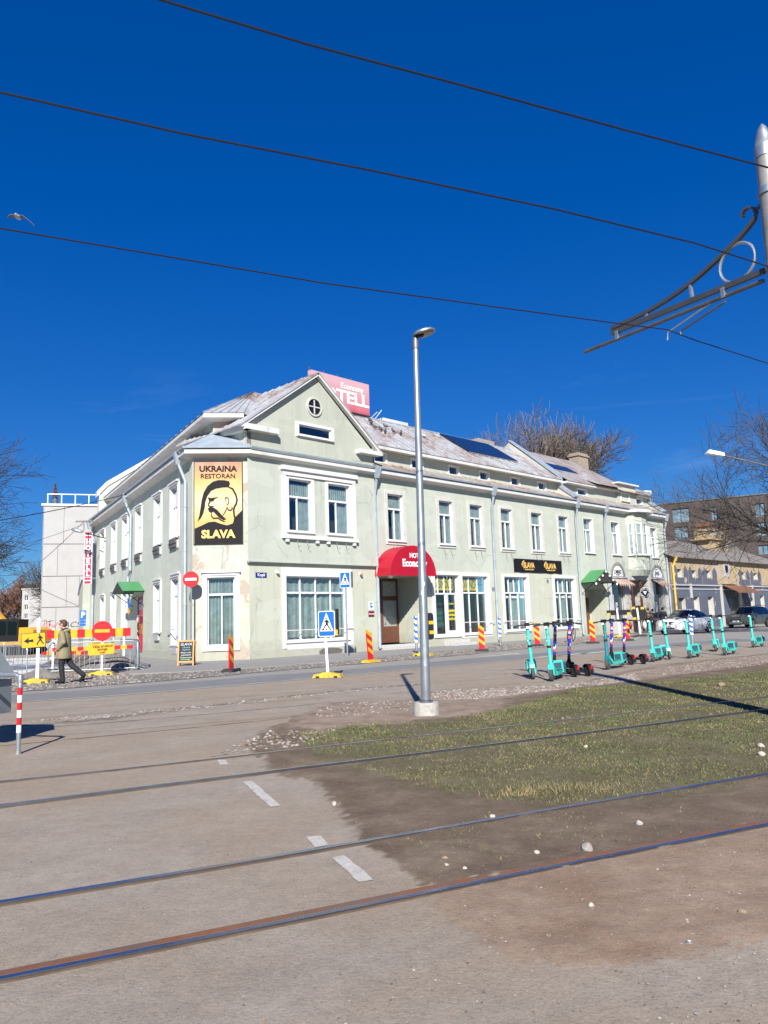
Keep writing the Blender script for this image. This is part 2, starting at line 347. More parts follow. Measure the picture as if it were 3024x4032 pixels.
SIDE = [(-8.6, 25.9), (-7.08, 26.1), (-5.9, 26.6), (-4.71, 27.3), (-2.29, 29.57), (-.33, 32.3), (3.28, 37.44), (6.45, 41.9), (11.44, 47.8), (14.95, 51.5), (18.59, 55.2), (40, 76)]
GLO = [(-12.5, 19.2), (-9.1, 20.2), (-6.88, 21.9), (-6.1, 22.6), (-5.2, 23.5), (-4.28, 24.6), (-2.09, 26.8), (-.3, 28.6), (2.77, 31.8), (5.34, 35.0), (9.4, 39.8), (12.66, 43.7), (15.5, 49), (17.6, 53.6)]
sheet('street', LINE + [(60, 90), (60, 110), (30, 75), (17.6, 53.8)] + GLO[::-1][1:] + [(-30, 14), (-30, 6)], .004, M['asphalt2'])
sheet('street_lane', jag(band(LINE[:-1], -.05, -2.4), .5, .03, 3), .008, M['asphaltdark'])
sheet('road_line', jag(band(LINE, -.06, .06), .3, .008, 4), .012, M['paint'])
sheet('road_line', jag(band([(-2.92, 23.47), (-.44, 25.5), (1.2, 27.0)], -.05, .05), .3, .008, 5), .012, M['paint'])
sheet('road_line', jag(band([(9.15, 38.6), (11.05, 40.2), (13.7, 43.6), (15.6, 48.4), (16.2, 50.8), (15.6, 51.6)], -.06, .06), .4, .008, 5), .012, M['paint'])
for k, (x, y) in enumerate([(4.3, 30.9), (6.0, 28.9), (7.0, 29.7), (8.1, 30.6)]):   # faded lane markings
    sheet('lane_marking', [(x-.9, y-.75), (x-.6, y-.95), (x+.8, y+.45), (x+.5, y+.65)] if k else [(x-1.2, y-1.1), (x-.5, y-.9), (x+.6, y+.25), (x+.8, y-.1), (x+1.0, y+.9), (x+.1, y+.8), (x+.35, y+.45), (x-.8, y-.7)], .012, M['paint'])
sheet('gravel_verge', jag(SIDE[:11] + GLO[::-1], .4, .08, 6), .016, M['gravelbed'])
pv = [p for p in SIDE] + [(34, 82), (20, 70), (10, 60), (-4, 47), (-8, 40), (-12, 44), (-22, 62), (-26, 62), (-16, 42), (-11.5, 33), (-10.2, 29), (-9.3, 27)]
swb = sheet('pavement', jag(pv, 1.2, .04, 7), .05, M['sidewalk'], skirt=.08)
sheet('limestone_bed', jag([(-40, 49), (-21.7, 47.5), (-18.2, 47.7), (-13.1, 35), (-13.6, 31.8), (-12.6, 28.9), (-14.6, 28.6), (-40, 25)], .8, .15, 8), .012, M['lime'])
SOILTOP = [(-1.05, 14.88), (-.37, 14.34), (.44, 14.66), (.86, 16.2), (1.94, 16.49), (3.31, 16.7), (4.2, 17.0), (5.62, 19.4), (7.31, 21.6), (9.57, 23.4), (13.53, 26.6), (30, 38)]
SOILLEFT = [(-1.42, 12.72), (-1.7, 11.6), (-1.84, 10.57), (-1.8, 9.5), (-1.55, 9.16), (-1.19, 7.89), (-.73, 7.43), (-.39, 6.15), (-.19, 5.32), (0, 4.9), (.19, 4.4)]
GROUNDMASK = True
for k, (pts, m, z) in enumerate([([(-6.4, 11.9), (-3.89, 12.95), (-1.6, 14.3), (-1.1, 14.75)], 'tar', .007), ([(-6.2, 9.9), (-3.14, 11.55), (-1.5, 12.55)], 'tar', .007)]):
    sheet('tar_joint', jag(band(pts, -.014, .014), .15, .006, 20+k), z, M[m])
# dashed crossing markings
for q in [[(-1.93, 8.8), (-1.84, 8.78), (-1.74, 8.46), (-1.84, 8.48)], [(-1.42, 7.54), (-1.33, 7.55), (-.92, 6.51), (-1.0, 6.47)], [(-.61, 5.55), (-.51, 5.57), (-.44, 5.34), (-.53, 5.29)], [(-.4, 5.06), (-.32, 5.1), (-.13, 4.61), (-.21, 4.58)]]:
    sheet('crossing_marking', jag(q, .08, .004, 5), .008, M['paint'])

# ------------------------------------------------------------------ tram rails
M['railhead'] = mat('polished rail steel', (.30, .33, .38), .22, .95, var=.15, sc=4)
M['railrust'] = rusty('rusty rail web', (.19, .125, .085), (.27, .105, .035), .38); M['railbrown'] = mat('brown rail side', (.12, .085, .06), .7, .3, var=.25)
RAILS = [([(-9, 5.6), (-3.9, 7.92), (-2.95, 8.36), (-1.96, 8.87), (-.44, 9.64), (1.56, 10.62), (3.6, 11.68), (6.23, 13.03), (30, 25.3)], 'far rail of the far tram track, nearest to the lamp post', .036, -1),
         ([(-9, 3.6), (-3.33, 6.78), (-2.19, 7.41), (-1.2, 7.92), (.15, 8.59), (1.34, 9.2), (3.11, 10.13), (5.43, 11.4), (30, 24.2)], 'near rail of the far tram track with rusty sides in the grass', .026, 1),
         ([(-9, 1.1), (-2.16, 4.43), (-1.43, 4.77), (-.74, 5.11), (.17, 5.56), (1.25, 6.09), (3.3, 7.05), (30, 19.6)], 'far rail of the near tram track, polished blue by the sky', .046, -1),
         ([(-9, 0), (-1.69, 3.49), (-1.02, 3.80), (-.21, 4.18), (.95, 4.73), (2.52, 5.45), (30, 18.2)], 'nearest tram rail with orange rusty groove', .034, 1)]
for pts, lab, wd, side in RAILS:
    ti = thing('tram_rail', lab, 'rail', T(pts[0][0], pts[0][1], 0), 'rails of the two tram tracks')
    def strip(a, b, z0, z1, nm_, m, par):
        l = band(pts, a, b); n = len(pts); mb = MB()
        top = [(p[0], p[1], z1) for p in l]; bot = [(p[0], p[1], z0) for p in l]
        for i in range(n-1):
            j = 2*n-1-i
            mb.quad(top[i], top[i+1], top[j-1], top[j]); mb.quad(bot[i], bot[i+1], top[i+1], top[i]); mb.quad(bot[j-1], bot[j], top[j], top[j-1])
        return mb.build(nm_, m, par)
    zt = .018 if 'near tram' in lab or 'nearest' in lab else .034
    strip(-wd/2, wd/2, -.02, zt, 'rail_head', M['railhead'], ti)
    strip(-wd/2-.002, -wd/2-.016, -.02, .009, 'groove', M['tar'], ti)
    if side > 0: strip(-wd/2-.018, -wd/2-.075, -.02, .013, 'flangeway', M['railrust'] if 'nearest' in lab else M['railbrown'], ti)
    else: strip(wd/2+.002, wd/2+.014, -.02, .013, 'flangeway', M['railbrown'], ti)
    strip(wd/2+(.016 if side < 0 else .002), wd/2+(.026 if side < 0 else .014), -.02, .012, 'rail_web', M['railbrown'], ti)

# ------------------------------------------------------------------ grass, pebbles and gravel (uncountable stuff)
def inpoly(P, poly):
    x, y = P[:, 0], P[:, 1]; r = np.zeros(len(P), bool); q = np.array(poly)
    for i in range(len(q)):
        (x1, y1), (x2, y2) = q[i-1], q[i]
        if y1 == y2: continue
        r ^= ((y1 > y) != (y2 > y)) & (x < (x2-x1)*(y-y1)/(y2-y1)+x1)
    return r
rs = np.random.RandomState(5)
def sample(poly, n):
    q = np.array(poly); lo, hi = q.min(0), q.max(0); out = np.zeros((0, 2))
    while len(out) < n:
        P = lo + rs.rand(n*2, 2)*(hi-lo); out = np.vstack([out, P[inpoly(P, poly)]])
    return out[:n]
def lump(P):     # cheap smooth value noise in 0..1 for clumping
    s = np.zeros(len(P))
    for k in range(9):
        a = k*2.399; f = 1.1+k*.8; s += np.sin(P[:, 0]*f*math.cos(a)+P[:, 1]*f*math.sin(a)+k*1.7)
    return .5+.5*np.tanh(s/2.4)
def fastmesh(name, V, F, mats, mi=None, smooth=False):
    me = bpy.data.meshes.new(name); me.vertices.add(len(V)); me.vertices.foreach_set('co', V.astype(np.float32).ravel())
    k = F.shape[1]; me.loops.add(F.size); me.loops.foreach_set('vertex_index', F.astype(np.int32).ravel())
    me.polygons.add(len(F)); me.polygons.foreach_set('loop_start', np.arange(0, F.size, k, dtype=np.int32)); me.polygons.foreach_set('loop_total', np.full(len(F), k, np.int32))
    for m in mats: me.materials.append(m)
    if mi is not None: me.polygons.foreach_set('material_index', mi.astype(np.int32))
    me.update(); me.validate(); return me
GR = [(-1.25, 10.79), (-.51, 11.5), (.57, 11.4), (1.9, 12.77), (3.0, 14.6), (3.67, 15.7), (4.98, 16.2), (8.34, 18.3), (14, 22), (14, 13), (3.35, 6.98), (2.06, 6.35), (1.24, 6.15), (.72, 6.5), (.23, 7.05), (-.12, 7.68), (-.81, 8.65)]
# trackside ground: one sheet whose asphalt, soil, dirt and sand merge raggedly into one another
def near_ground():
    ny, nx = 270, 300; ys = 1.6*(34/1.6)**(np.arange(ny)/(ny-1)); th = np.linspace(-1.0, 1.15, nx)
    Y, X = np.meshgrid(ys, th, indexing='ij'); P = np.stack([(X*(Y+1.0)).ravel(), Y.ravel()], 1)
    def soft(poly, sg, k=10):
        a = np.zeros(len(P))
        for i in range(k): a += inpoly(P+rs.randn(*P.shape)*sg*np.clip(P[:, 1:]/8, .5, 1.5), poly)
        return a/k
    soil = soft(SOILLEFT + [(.9, 4.72), (2.53, 5.47), (12, 10.1), (40, 24)] + SOILTOP[::-1], .10)
    dirt = soft([(.16, 4.36), (.9, 4.72), (2.53, 5.47), (12, 10.1), (40, 24), (40, 15), (6, 5.7), (3.2, 4.45), (1.9, 3.75), (1.25, 3.5), (.88, 3.42), (.5, 3.5), (.28, 3.9)], .13)
    sand = soft([(-1.38, 12.72), (-1.0, 14.8), (-.37, 14.3), (.44, 14.62), (.9, 16.1), (3.2, 16.6), (4.2, 16.9), (5.6, 19.3), (7.3, 21.5), (9.57, 23.2), (13.4, 26.4), (29, 37), (29, 33.5), (12, 23), (8, 19.4), (5.6, 17.3), (3.6, 15.9), (2.1, 14.2), (1.7, 12.4), (-.15, 11.3), (-1.1, 10.9), (-1.6, 11.4)], .16)
    trail = soft(band([(-9, 11.1), (-6.13, 12.6), (-4.84, 13.1), (-3.93, 14.3), (-2.08, 16.3), (-.6, 17.5), (.98, 18.4)], -.14, .16), .10)
    old = soft([(-3.5, 2.9), (-1.2, 3.25), (-.2, 3.72), (.28, 3.95), (.42, 3.62), (-.4, 3.35), (-3.5, 2.4)], .02)
    turf = soft(GR, .30)
    gy = np.exp(-((P[:, 1]-(5.35+.47*P[:, 0]))/1.0)**2)     # trodden band beside the near track
    z = .003+np.clip(soil+dirt+sand, 0, 1)*(.004+.010*lump(P*2.1)*lump(P*7.3))
    V = np.column_stack([P, z]); i, j = np.meshgrid(np.arange(ny-1), np.arange(nx-1), indexing='ij'); a = (i*nx+j).ravel(); F = np.stack([a, a+1, a+nx+1, a+nx], 1)
    m, N, L, b = nm('trackside ground'); pos = N.new('ShaderNodeNewGeometry').outputs['Position']
    def att(n): t = N.new('ShaderNodeAttribute'); t.attribute_name = n; return t.outputs['Fac']
    rag = noise(N, L, pos, 3.4, 9, .7, .3); fine = noise(N, L, pos, 42, 6, .75); med = noise(N, L, pos, 9, 7, .7)
    def rg2(n, wd=.16, k=.9): return ramp(N, L, mul(N, L, att(n), mul(N, L, mul(N, L, rag, -.5, 'ADD'), k), 'ADD'), [(.5-wd, g(0)), (.5+wd, g(1))])
    def tone(sc, a_, b_): return ramp(N, L, noise(N, L, pos, sc, 8, .65, .2), [(.32, a_), (.68, b_)])
    o = tone(1.3, (.295, .249, .200), (.372, .323, .268))
    o = mixc(N, L, mul(N, L, ramp(N, L, noise(N, L, pos, .33, 6, .6, .4), [(.42, g(0)), (.66, g(1))]), .7), o, (.335, .255, .175))
    o = mixc(N, L, mul(N, L, rg2('old', .1, .25), .5), o, tone(2, (.275, .232, .186), (.325, .28, .23)))
    o = mixc(N, L, rg2('trail'), o, tone(8, (.13, .11, .09), (.25, .22, .185)))
    o = mixc(N, L, rg2('soil', .2, .6), o, ramp(N, L, noise(N, L, pos, 1.6, 9, .68, .3), [(.25, (.10, .07, .048)), (.5, (.17, .124, .086)), (.75, (.27, .208, .15))]))
    o = mixc(N, L, mul(N, L, rg2('turf', .3, 1.5), .5), o, ramp(N, L, noise(N, L, pos, 14, 6, .75), [(.3, (.055, .062, .022)), (.55, (.115, .118, .046)), (.8, (.20, .17, .085))]))
    o = mixc(N, L, rg2('dirt', .3, 1.0), o, tone(1.7, (.25, .168, .112), (.36, .27, .195)))
    o = mixc(N, L, rg2('sand', .28, 1.0), o, tone(2.2, (.225, .162, .115), (.36, .285, .22)))
    o = mixc(N, L, .55, o, ramp(N, L, fine, [(.25, g(.45)), (.5, g(1)), (.8, g(1))]), 'MULTIPLY'); o = mixc(N, L, .5, o, ramp(N, L, noise(N, L, pos, 105, 3, .8), [(.3, g(.5)), (.5, g(.95)), (.72, g(1.25))]), 'MULTIPLY'); o = mixc(N, L, .35, o, ramp(N, L, med, [(.3, g(.55)), (.6, g(1))]), 'MULTIPLY')
    for scale, thr, c in ((60, .15, (.40, .37, .33)), (34, .12, (.11, .095, .085)), (19, .07, (.44, .41, .37))):
        vo = N.new('ShaderNodeTexVoronoi'); vo.inputs['Scale'].default_value = scale; L.new(pos, vo.inputs['Vector']); sel = ramp(N, L, noise(N, L, pos, scale*.9, 1), [(.56, g(0)), (.60, g(1))])
        o = mixc(N, L, mul(N, L, ramp(N, L, vo.outputs['Distance'], [(thr, g(1)), (thr+.05, g(0))]), sel), o, c)
    L.new(o, b.inputs['Base Color']); b.inputs['Roughness'].default_value = .95; b.inputs['Specular IOR Level'].default_value = .2; bump(N, L, b, mul(N, L, fine, med, 'ADD'), .45, .015)
    me = fastmesh('trackside_ground', V, F, [m])
    for n_, d in (('soil', np.clip(soil-dirt, 0, 1)), ('dirt', dirt), ('sand', sand), ('trail', trail), ('old', old), ('turf', turf)):
        at = me.attributes.new(n_, 'FLOAT', 'POINT'); at.data.foreach_set('value', d.astype(np.float32))
    tag(link('trackside_ground', me), kind='structure')
near_ground()
M['grass1'] = mat('spring grass', (.085, .12, .032), .7, var=.3, sc=2); M['grass2'] = mat('olive grass', (.14, .138, .058), .75, var=.3, sc=2); M['grass3'] = mat('straw grass', (.25, .19, .095), .8, var=.25, sc=2)
def grass(name, P, h0, h1, label, wd=.007):
    for pts, *_ in RAILS:      # no blades on the rails
        q_ = np.array(pts)
        for a, b in zip(q_[:-1], q_[1:]):
            t = np.clip(((P-a)@(b-a))/((b-a)@(b-a)), 0, 1)[:, None]; P = P[np.linalg.norm(P-(a+t*(b-a)), axis=1) > .055+.03*rs.rand(len(P))]
    n = len(P); a = rs.rand(n)*6.283; h = h0+(h1-h0)*rs.rand(n)**1.6; lean = rs.rand(n)*1.1*h; b = rs.rand(n)*6.283
    wv = wd*(.7+.6*rs.rand(n))*np.clip(P[:, 1]/9, .7, 1.8)
    V = np.zeros((n, 3, 3)); V[:, 0, 0] = P[:, 0]-np.cos(a)*wv; V[:, 0, 1] = P[:, 1]-np.sin(a)*wv; V[:, 1, 0] = P[:, 0]+np.cos(a)*wv; V[:, 1, 1] = P[:, 1]+np.sin(a)*wv
    V[:, 2, 0] = P[:, 0]+np.cos(b)*lean; V[:, 2, 1] = P[:, 1]+np.sin(b)*lean; V[:, 2, 2] = h; V[:, :2, 2] = .004
    u = rs.rand(n)+.45*(lump(P*1.3)-.5); mi = np.where(u < .42, 0, np.where(u < .84, 1, 2))
    return tag(link(name, fastmesh(name, V.reshape(-1, 3), np.arange(3*n).reshape(-1, 3), [M['grass1'], M['grass2'], M['grass3']], mi)), label, 'grass', kind='stuff')
P = sample(GR, 260000); k = lump(P*.8); P = P[rs.rand(len(P)) < np.clip(k*1.25+.14, .10, 1)]
grass('grass', P, .010, .036, 'short olive green grass growing between and beside the tram tracks')
P = np.vstack([rs.randn(420, 2)*[.22, .10]+[1.45, 6.72], rs.randn(200, 2)*[.12, .08]+[1.05, 6.62]]); grass('dry_grass', P, .03, .075, 'dry straw coloured tuft of grass beside the near track', .006).data.materials[0] = M['grass3']
P = sample([(-.3, 7.3), (.2, 6.0), (1.2, 6.2), (6, 8.6), (12, 11.5), (12, 10.2), (2.5, 5.6), (.5, 4.7), (.1, 5.2)], 30000); P = P[rs.rand(len(P)) < np.clip((lump(P*1.9)-.55)*1.6, .01, .7)]
grass('trodden_grass', P, .008, .03, 'sparse trodden grass on dark soil between the near rails')
def pebbles(name, P, r0, r1, mats, label, kind='stuff'):
    n = len(P); r = r0+(r1-r0)*rs.rand(n)**2.2
    base = np.array([(1, 0, .2), (.35, .95, .1), (-.8, .55, .25), (-.75, -.6, .15), (.4, -.9, .2), (.1, .05, .95)])
    a = rs.rand(n)*6.283; c, s = np.cos(a), np.sin(a); J = base[None]*(1+.45*(rs.rand(n, 6, 3)-.5))*r[:, None, None]
    V = np.empty((n, 6, 3)); V[:, :, 0] = J[:, :, 0]*c[:, None]-J[:, :, 1]*s[:, None]+P[:, None, 0]; V[:, :, 1] = (J[:, :, 0]*s[:, None]+J[:, :, 1]*c[:, None])+P[:, None, 1]; V[:, :, 2] = J[:, :, 2]*.75+.006+(P[:, None, 2] if P.shape[1] > 2 else 0)
    f = np.array([(0, 1, 5), (1, 2, 5), (2, 3, 5), (3, 4, 5), (4, 0, 5)]); F = (f[None]+6*np.arange(n)[:, None, None]).reshape(-1, 3)
    mi = np.repeat(rs.randint(0, len(mats), n), 5)
    return tag(link(name, fastmesh(name, V.reshape(-1, 3), F, mats, mi)), label, 'gravel', kind=kind)
M['st1'] = mat('pale stone', (.43, .395, .35), .9, var=.2); M['st2'] = mat('grey stone', (.30, .28, .255), .9, var=.2); M['st3'] = mat('dark stone', (.12, .112, .10), .9, var=.2); M['st4'] = mat('brown stone', (.26, .19, .135), .9, var=.2)
gp = SIDE[:10] + GLO[::-1][1:]
pebbles('roadside_gravel', sample(gp, 15000), .012, .05, [M['st2'], M['st3'], M['st3'], M['st4'], M['st2'], M['st4'], M['st1']], 'loose grey gravel strip between street and pavement')
pebbles('track_gravel', np.vstack([sample([(.9, 16.2), (3.3, 16.7), (4.3, 17.1), (6, 19.3), (5.5, 17.2), (3.4, 15.6), (1.6, 14.3), (.6, 14.6)], 4200), sample([(-1.3, 12.9), (-1.0, 14.4), (.3, 14.5), (.8, 13.2), (-1.0, 12.2)], 500), sample([(-2.1, 9.0), (-1.1, 9.6), (-.7, 10.9), (-1.7, 11.0)], 420), sample([(6, 19.4), (9.5, 23), (20, 31), (20, 28), (9, 20), (6, 18)], 4200), sample([(-9, 11), (-4, 13.8), (.9, 18.3), (.9, 18.6), (-4.1, 14.5), (-9, 11.5)], 1500)]), .006, .034, [M['st1'], M['st2'], M['st2'], M['st4'], M['st4']], 'white and brown rubble scattered along the edge of the verge')
pebbles('grit', np.vstack([sample([(-6, 3), (6, 6), (12, 16), (-6, 16), (-9, 12)], 1800), sample([(-3, 2.4), (.4, 3.7), (2.8, 4.4), (5, 5.6), (3, 3.9), (.9, 2.5)], 900), sample([(.2, 4.3), (.4, 3.65), (1.7, 3.9), (5, 5.8), (5, 6.6)], 900), sample([(-9, 12), (4, 24), (8, 22), (2, 17), (-4, 12)], 1400)]), .002, .010, [M['st3'], M['st2'], M['st4'], M['st2'], M['st1']], 'fine grit strewn over the asphalt')
pebbles('site_rubble', sample([(-12.5, 19.4), (-9, 20.4), (-7, 22), (-8.5, 26), (-9.4, 29.5), (-13, 28.5), (-14, 22)], 3600), .012, .06, [M['st2'], M['st4'], M['st3'], M['st1']], 'muddy rubble in front of the site fences')
def stone(x, y, r, label, m='st1', sq=(1, .8, .7), grp='single stones by the tracks'):
    r *= .68; bm = bmesh.new(); bmesh.ops.create_icosphere(bm, subdivisions=2, radius=r); q = random.Random(int(x*100+y*37))
    ax = [Vector((q.gauss(0, 1), q.gauss(0, 1), q.gauss(0, 1))).normalized() for _ in range(9)]
    for v in bm.verts:
        for a in ax:
            d = v.co.dot(a)-r*.72
            if d > 0: v.co -= a*d
        v.co = Vector((v.co.x*sq[0], v.co.y*sq[1], v.co.z*sq[2]))
    me = bpy.data.meshes.new('stone'); bm.to_mesh(me); bm.free(); me.materials.append(M[m])
    return tag(link('stone', me, None, T(x, y, r*sq[2]*.42+.006, q.random()*6)), label, 'stone', grp)
for a in [(2.14, 8.79, .045, 'small bright white stone lying in the grass beyond the far track'), (3.9, 8.42, .075, 'upper of two pale stones in the grass at the right edge'), (3.68, 7.95, .065, 'lower flatter of two pale stones in the grass at the right edge'), (-.48, 6.47, .045, 'pale stone on the asphalt edge beside the dashed marking'),
          (.72, 5.91, .04, 'white stone leaning on the polished far rail of the near track'), (1.69, 5.58, .05, 'pale stone between the near rails toward the right'), (1.19, 5.02, .06, 'largest grey block of stone beside the nearest rail', 'st2', (1, .9, 1)), (.87, 4.99, .04, 'small pointed white stone left of the grey block by the nearest rail'),
          (.3, 4.95, .035, 'beige stone between near rails beside the asphalt crossing', 'st4'), (.3, 4.82, .025, 'tiny white stone just below the beige one between near rails'), (.4, 4.74, .027, 'little white stone closest to the groove rail left end'), (6.36, 15.13, .13, 'big rounded beige boulder on the rubble verge', 'st4'), (2.43, 11.22, .035, 'small grey stone behind the far track near grass edge', 'st2'), (1.66, 3.95, .03, 'tan stone on the reddish dirt of the near foreground', 'st4'), (.97, 4.1, .03, 'flat pale stone in the reddish dirt below the nearest rail')]: stone(*a)
bc = thing('bottle_cap', 'shiny metal bottle cap lying on the asphalt', 'bottle cap', T(1.28, 3.63, .004, 0, R(14)))
mb = MB(); mb.lathe([(.017, 0), (.018, .006), (.015, .009), (.0135, .006), (.0, .006)], 18); mb.build('crown', M['steel'], bc, W[bc.name])
# ------------------------------------------------------------------ main building
def frame(o, d, inn): return Matrix(((d[0], inn[0], 0, o[0]), (d[1], inn[1], 0, o[1]), (0, 0, 1, 0), (0, 0, 0, 1)))
q2 = math.sqrt(.5)
FA = frame((-.63, 39.5), (q2, q2), (-q2, q2))                       # x along the street front, y into the house
FB = frame((-10.13, 36.58), (.5, -.8660), (.8660, .5))             # side front, x towards the corner
cbx = FB @ Vector((3.27, 0, 0)); cax = FA @ Vector((-7.68, 0, 0)); dC = (cax-cbx).normalized(); LC = (cax-cbx).length
FC = frame((cbx.x, cbx.y), (dC.x, dC.y), (-dC.y, dC.x))             # cut corner between them
hotel = thing('hotel_building', 'pale green two storey corner hotel with white windows and rusty metal roof', 'building', T(cax.x, cax.y, 0))
def wall(F, x0, x1, z0, z1, holes, m, y=0, dep=.22, name='wall', top=None, revm=None):
    mb = MB(); xs = sorted({x0, x1, *[h[0] for h in holes], *[h[1] for h in holes]}); zs = sorted({z0, z1, *[h[2] for h in holes], *[h[3] for h in holes]})
    for i in range(len(xs)-1):
        for j in range(len(zs)-1):
            cx, cz = (xs[i]+xs[i+1])/2, (zs[j]+zs[j+1])/2
            if any(h[0] < cx < h[1] and h[2] < cz < h[3] for h in holes): continue
            mb.quad((xs[i], y, zs[j]), (xs[i+1], y, zs[j]), (xs[i+1], y, zs[j+1]), (xs[i], y, zs[j+1]))
    for h in holes:
        a, b, c, d = h[:4]; e = h[4] if len(h) > 4 else dep
        mb.quad((a, y, c), (a, y+e, c), (a, y+e, d), (a, y, d)); mb.quad((b, y, d), (b, y+e, d), (b, y+e, c), (b, y, c))
        mb.quad((a, y, d), (a, y+e, d), (b, y+e, d), (b, y, d)); mb.quad((a, y, c), (b, y, c), (b, y+e, c), (a, y+e, c))
    if top: mb.poly([(p[0], y, p[1]) for p in top])
    return mb.build(name, m, hotel, F)
curt_cache = {}
def curtain(w, h, seed):
    key = (round(w, 1), round(h, 1), seed % 3)
    if key in curt_cache: return curt_cache[key]
    r = random.Random(seed); mb = MB(); n = 26; pts = []; z = 0
    for i in range(n+1): pts.append((w*(i/n-.5), .035*math.sin(i*2.2+r.random())+r.gauss(0, .008)))
    for i in range(n): mb.quad((pts[i][0], pts[i][1], 0), (pts[i+1][0], pts[i+1][1], 0), (pts[i+1][0], pts[i+1][1], h), (pts[i][0], pts[i][1], h))
    curt_cache[key] = mb.mesh('curtain', M['curtain'], True); return curt_cache[key]
def window(F, x0, x1, z0, z1, cols, trans=None, tcols=None, y=0, dep=.12, fr=.07, bar=.055, sur=None, surm='white', sill=True, curt=.9, curtz=None, glassm='glass', framem='whitenew', hood=False, parent=None):
    """cols: interior mullion positions as fractions; trans: transom height; returns (window object, pane rects)"""
    mb = MB(); a, b = y+dep, y+dep+.07
    mb.box(x0, x0+fr, a, b, z0, z1); mb.box(x1-fr, x1, a, b, z0, z1); mb.box(x0+fr, x1-fr, a, b, z1-fr, z1); mb.box(x0+fr, x1-fr, a, b, z0, z0+fr)
    panes = []
    def row(za, zb, cs):
        xs = [x0+fr] + [x0+(x1-x0)*c for c in cs] + [x1-fr]
        for c in cs: X = x0+(x1-x0)*c; mb.box(X-bar/2, X+bar/2, a-.012, b-.004, za, zb)
        for i in range(len(xs)-1): panes.append((xs[i]+(bar/2 if i else 0), xs[i+1]-(bar/2 if i < len(xs)-2 else 0), za, zb))
    if trans:
        mb.box(x0+fr, x1-fr, a-.02, b-.002, trans-bar*.8, trans+bar*.8); row(z0+fr, trans-bar*.8, cols); row(trans+bar*.8, z1-fr, tcols or [])
    else: row(z0+fr, z1-fr, cols)
    wo = mb.build('window', M[framem], parent or hotel, F)
    for p in panes:
        pb = MB(); pb.box(p[0]-.008, p[1]+.008, a+.03, a+.036, p[2]-.008, p[3]+.008); pb.build('pane', M[glassm], wo, F)
    if sur:
        l, r_, bt, tp, pr = sur; sb = MB()
        sb.box(x0-l, x0+.012, y-pr, y+dep-.01, z0-bt, z1+tp); sb.box(x1-.012, x1+r_, y-pr, y+dep-.01, z0-bt, z1+tp); sb.box(x0+.012, x1-.012, y-pr-.004, y+dep-.014, z1-.012, z1+tp+.004)
        if bt > .02: sb.box(x0+.012, x1-.012, y-pr-.003, y+dep-.014, z0-bt, z0+.012)
        if hood: sb.box(x0-l-.05, x1+r_+.05, y-pr-.09, y-pr+.02, z1+tp-.01, z1+tp+.07); sb.box(x0-l*.3, x1+r_*.3, y-pr-.05, y-pr+.02, z1+tp*.35, z1+tp*.55)
        sb.build('surround', M[surm], wo, F)
    if sill:
        sb = MB(); sb.box(x0-.10, x1+.10, y-.13, y+dep, z0-.075, z0-.02); sb.build('sill', M['white'], wo, F)
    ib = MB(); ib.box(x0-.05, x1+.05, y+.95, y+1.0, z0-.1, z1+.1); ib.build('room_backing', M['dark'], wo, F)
    if curt:
        w = (x1-x0)*curt; zc = z0+.05; h = (curtz or z1-.03)-zc
        link('curtain', curtain(w, h, int(abs(x0*10))), wo, F @ T((x0+x1)/2, y+dep+.16, zc))
    return wo
def drape(F, x0, x1, y, dep, wo):      # side curtain and a scalloped valance behind the glass
    w = x1-x0; link('curtain', curtain(w*.50, 2.25, int(abs(x0*10))), wo, F @ T(x1-w*.27, y+dep+.16, 5.82)); link('curtain', curtain(w*.16, 2.25, 2), wo, F @ T(x0+w*.10, y+dep+.17, 5.82))
    mb = MB(); n = 30; P_ = [(x0+.04+(w-.08)*i/n, y+dep+.12+.02*math.sin(i*2.1), 7.25+.10*abs(math.sin(i*.55))) for i in range(n+1)]
    for i in range(n): mb.quad(P_[i], P_[i+1], (P_[i+1][0], P_[i+1][1], 8.1), (P_[i][0], P_[i][1], 8.1))
    mb.build('valance', M['curtain'], wo, F, True)
def hooks(F, x0, x1, z, y, wo):
    for x in (x0+(x1-x0)*.3, x0+(x1-x0)*.72):
        mb = MB(); mb.tube([(x, y-.02, z), (x, y-.05, z-.12), (x+.02, y-.10, z-.34), (x+.05, y-.16, z-.40), (x+.07, y-.20, z-.33)], .011, 5); mb.build('flower_box_hook', M['steeldark'], wo, F)
# ---- street front, openings
hA, wins = [], []
UP = [(1.05, 2.42), (5.18, 6.55), (7.95, 9.32), (11.0, 12.35), (14.27, 15.65), (17.5, 18.85)]
for a, b in UP: hA.append((a+.08, b-.08, 5.72, 8.22))
GF = [(4.62, 6.72, .62, 3.98), (7.02, 9.42, .62, 3.95), (11.05, 13.5, .68, 3.98), (16.62, 19.1, .68, 3.98)]
hA += GF + [(.36, 3.35, .30, 3.82, 1.68)]
wall(FA, .12, 19.72, -.4, 9.4, hA, M['wall'])
for a, b in UP:
    wo = window(FA, a+.08, b-.08, 5.72, 8.22, [.5], 7.42, None, dep=.10, sur=(.17, .17, .22, .2, .05), surm='surround', curt=0)
    drape(FA, a+.08, b-.08, 0, .10, wo); hooks(FA, a, b, 5.45, -.03, wo)
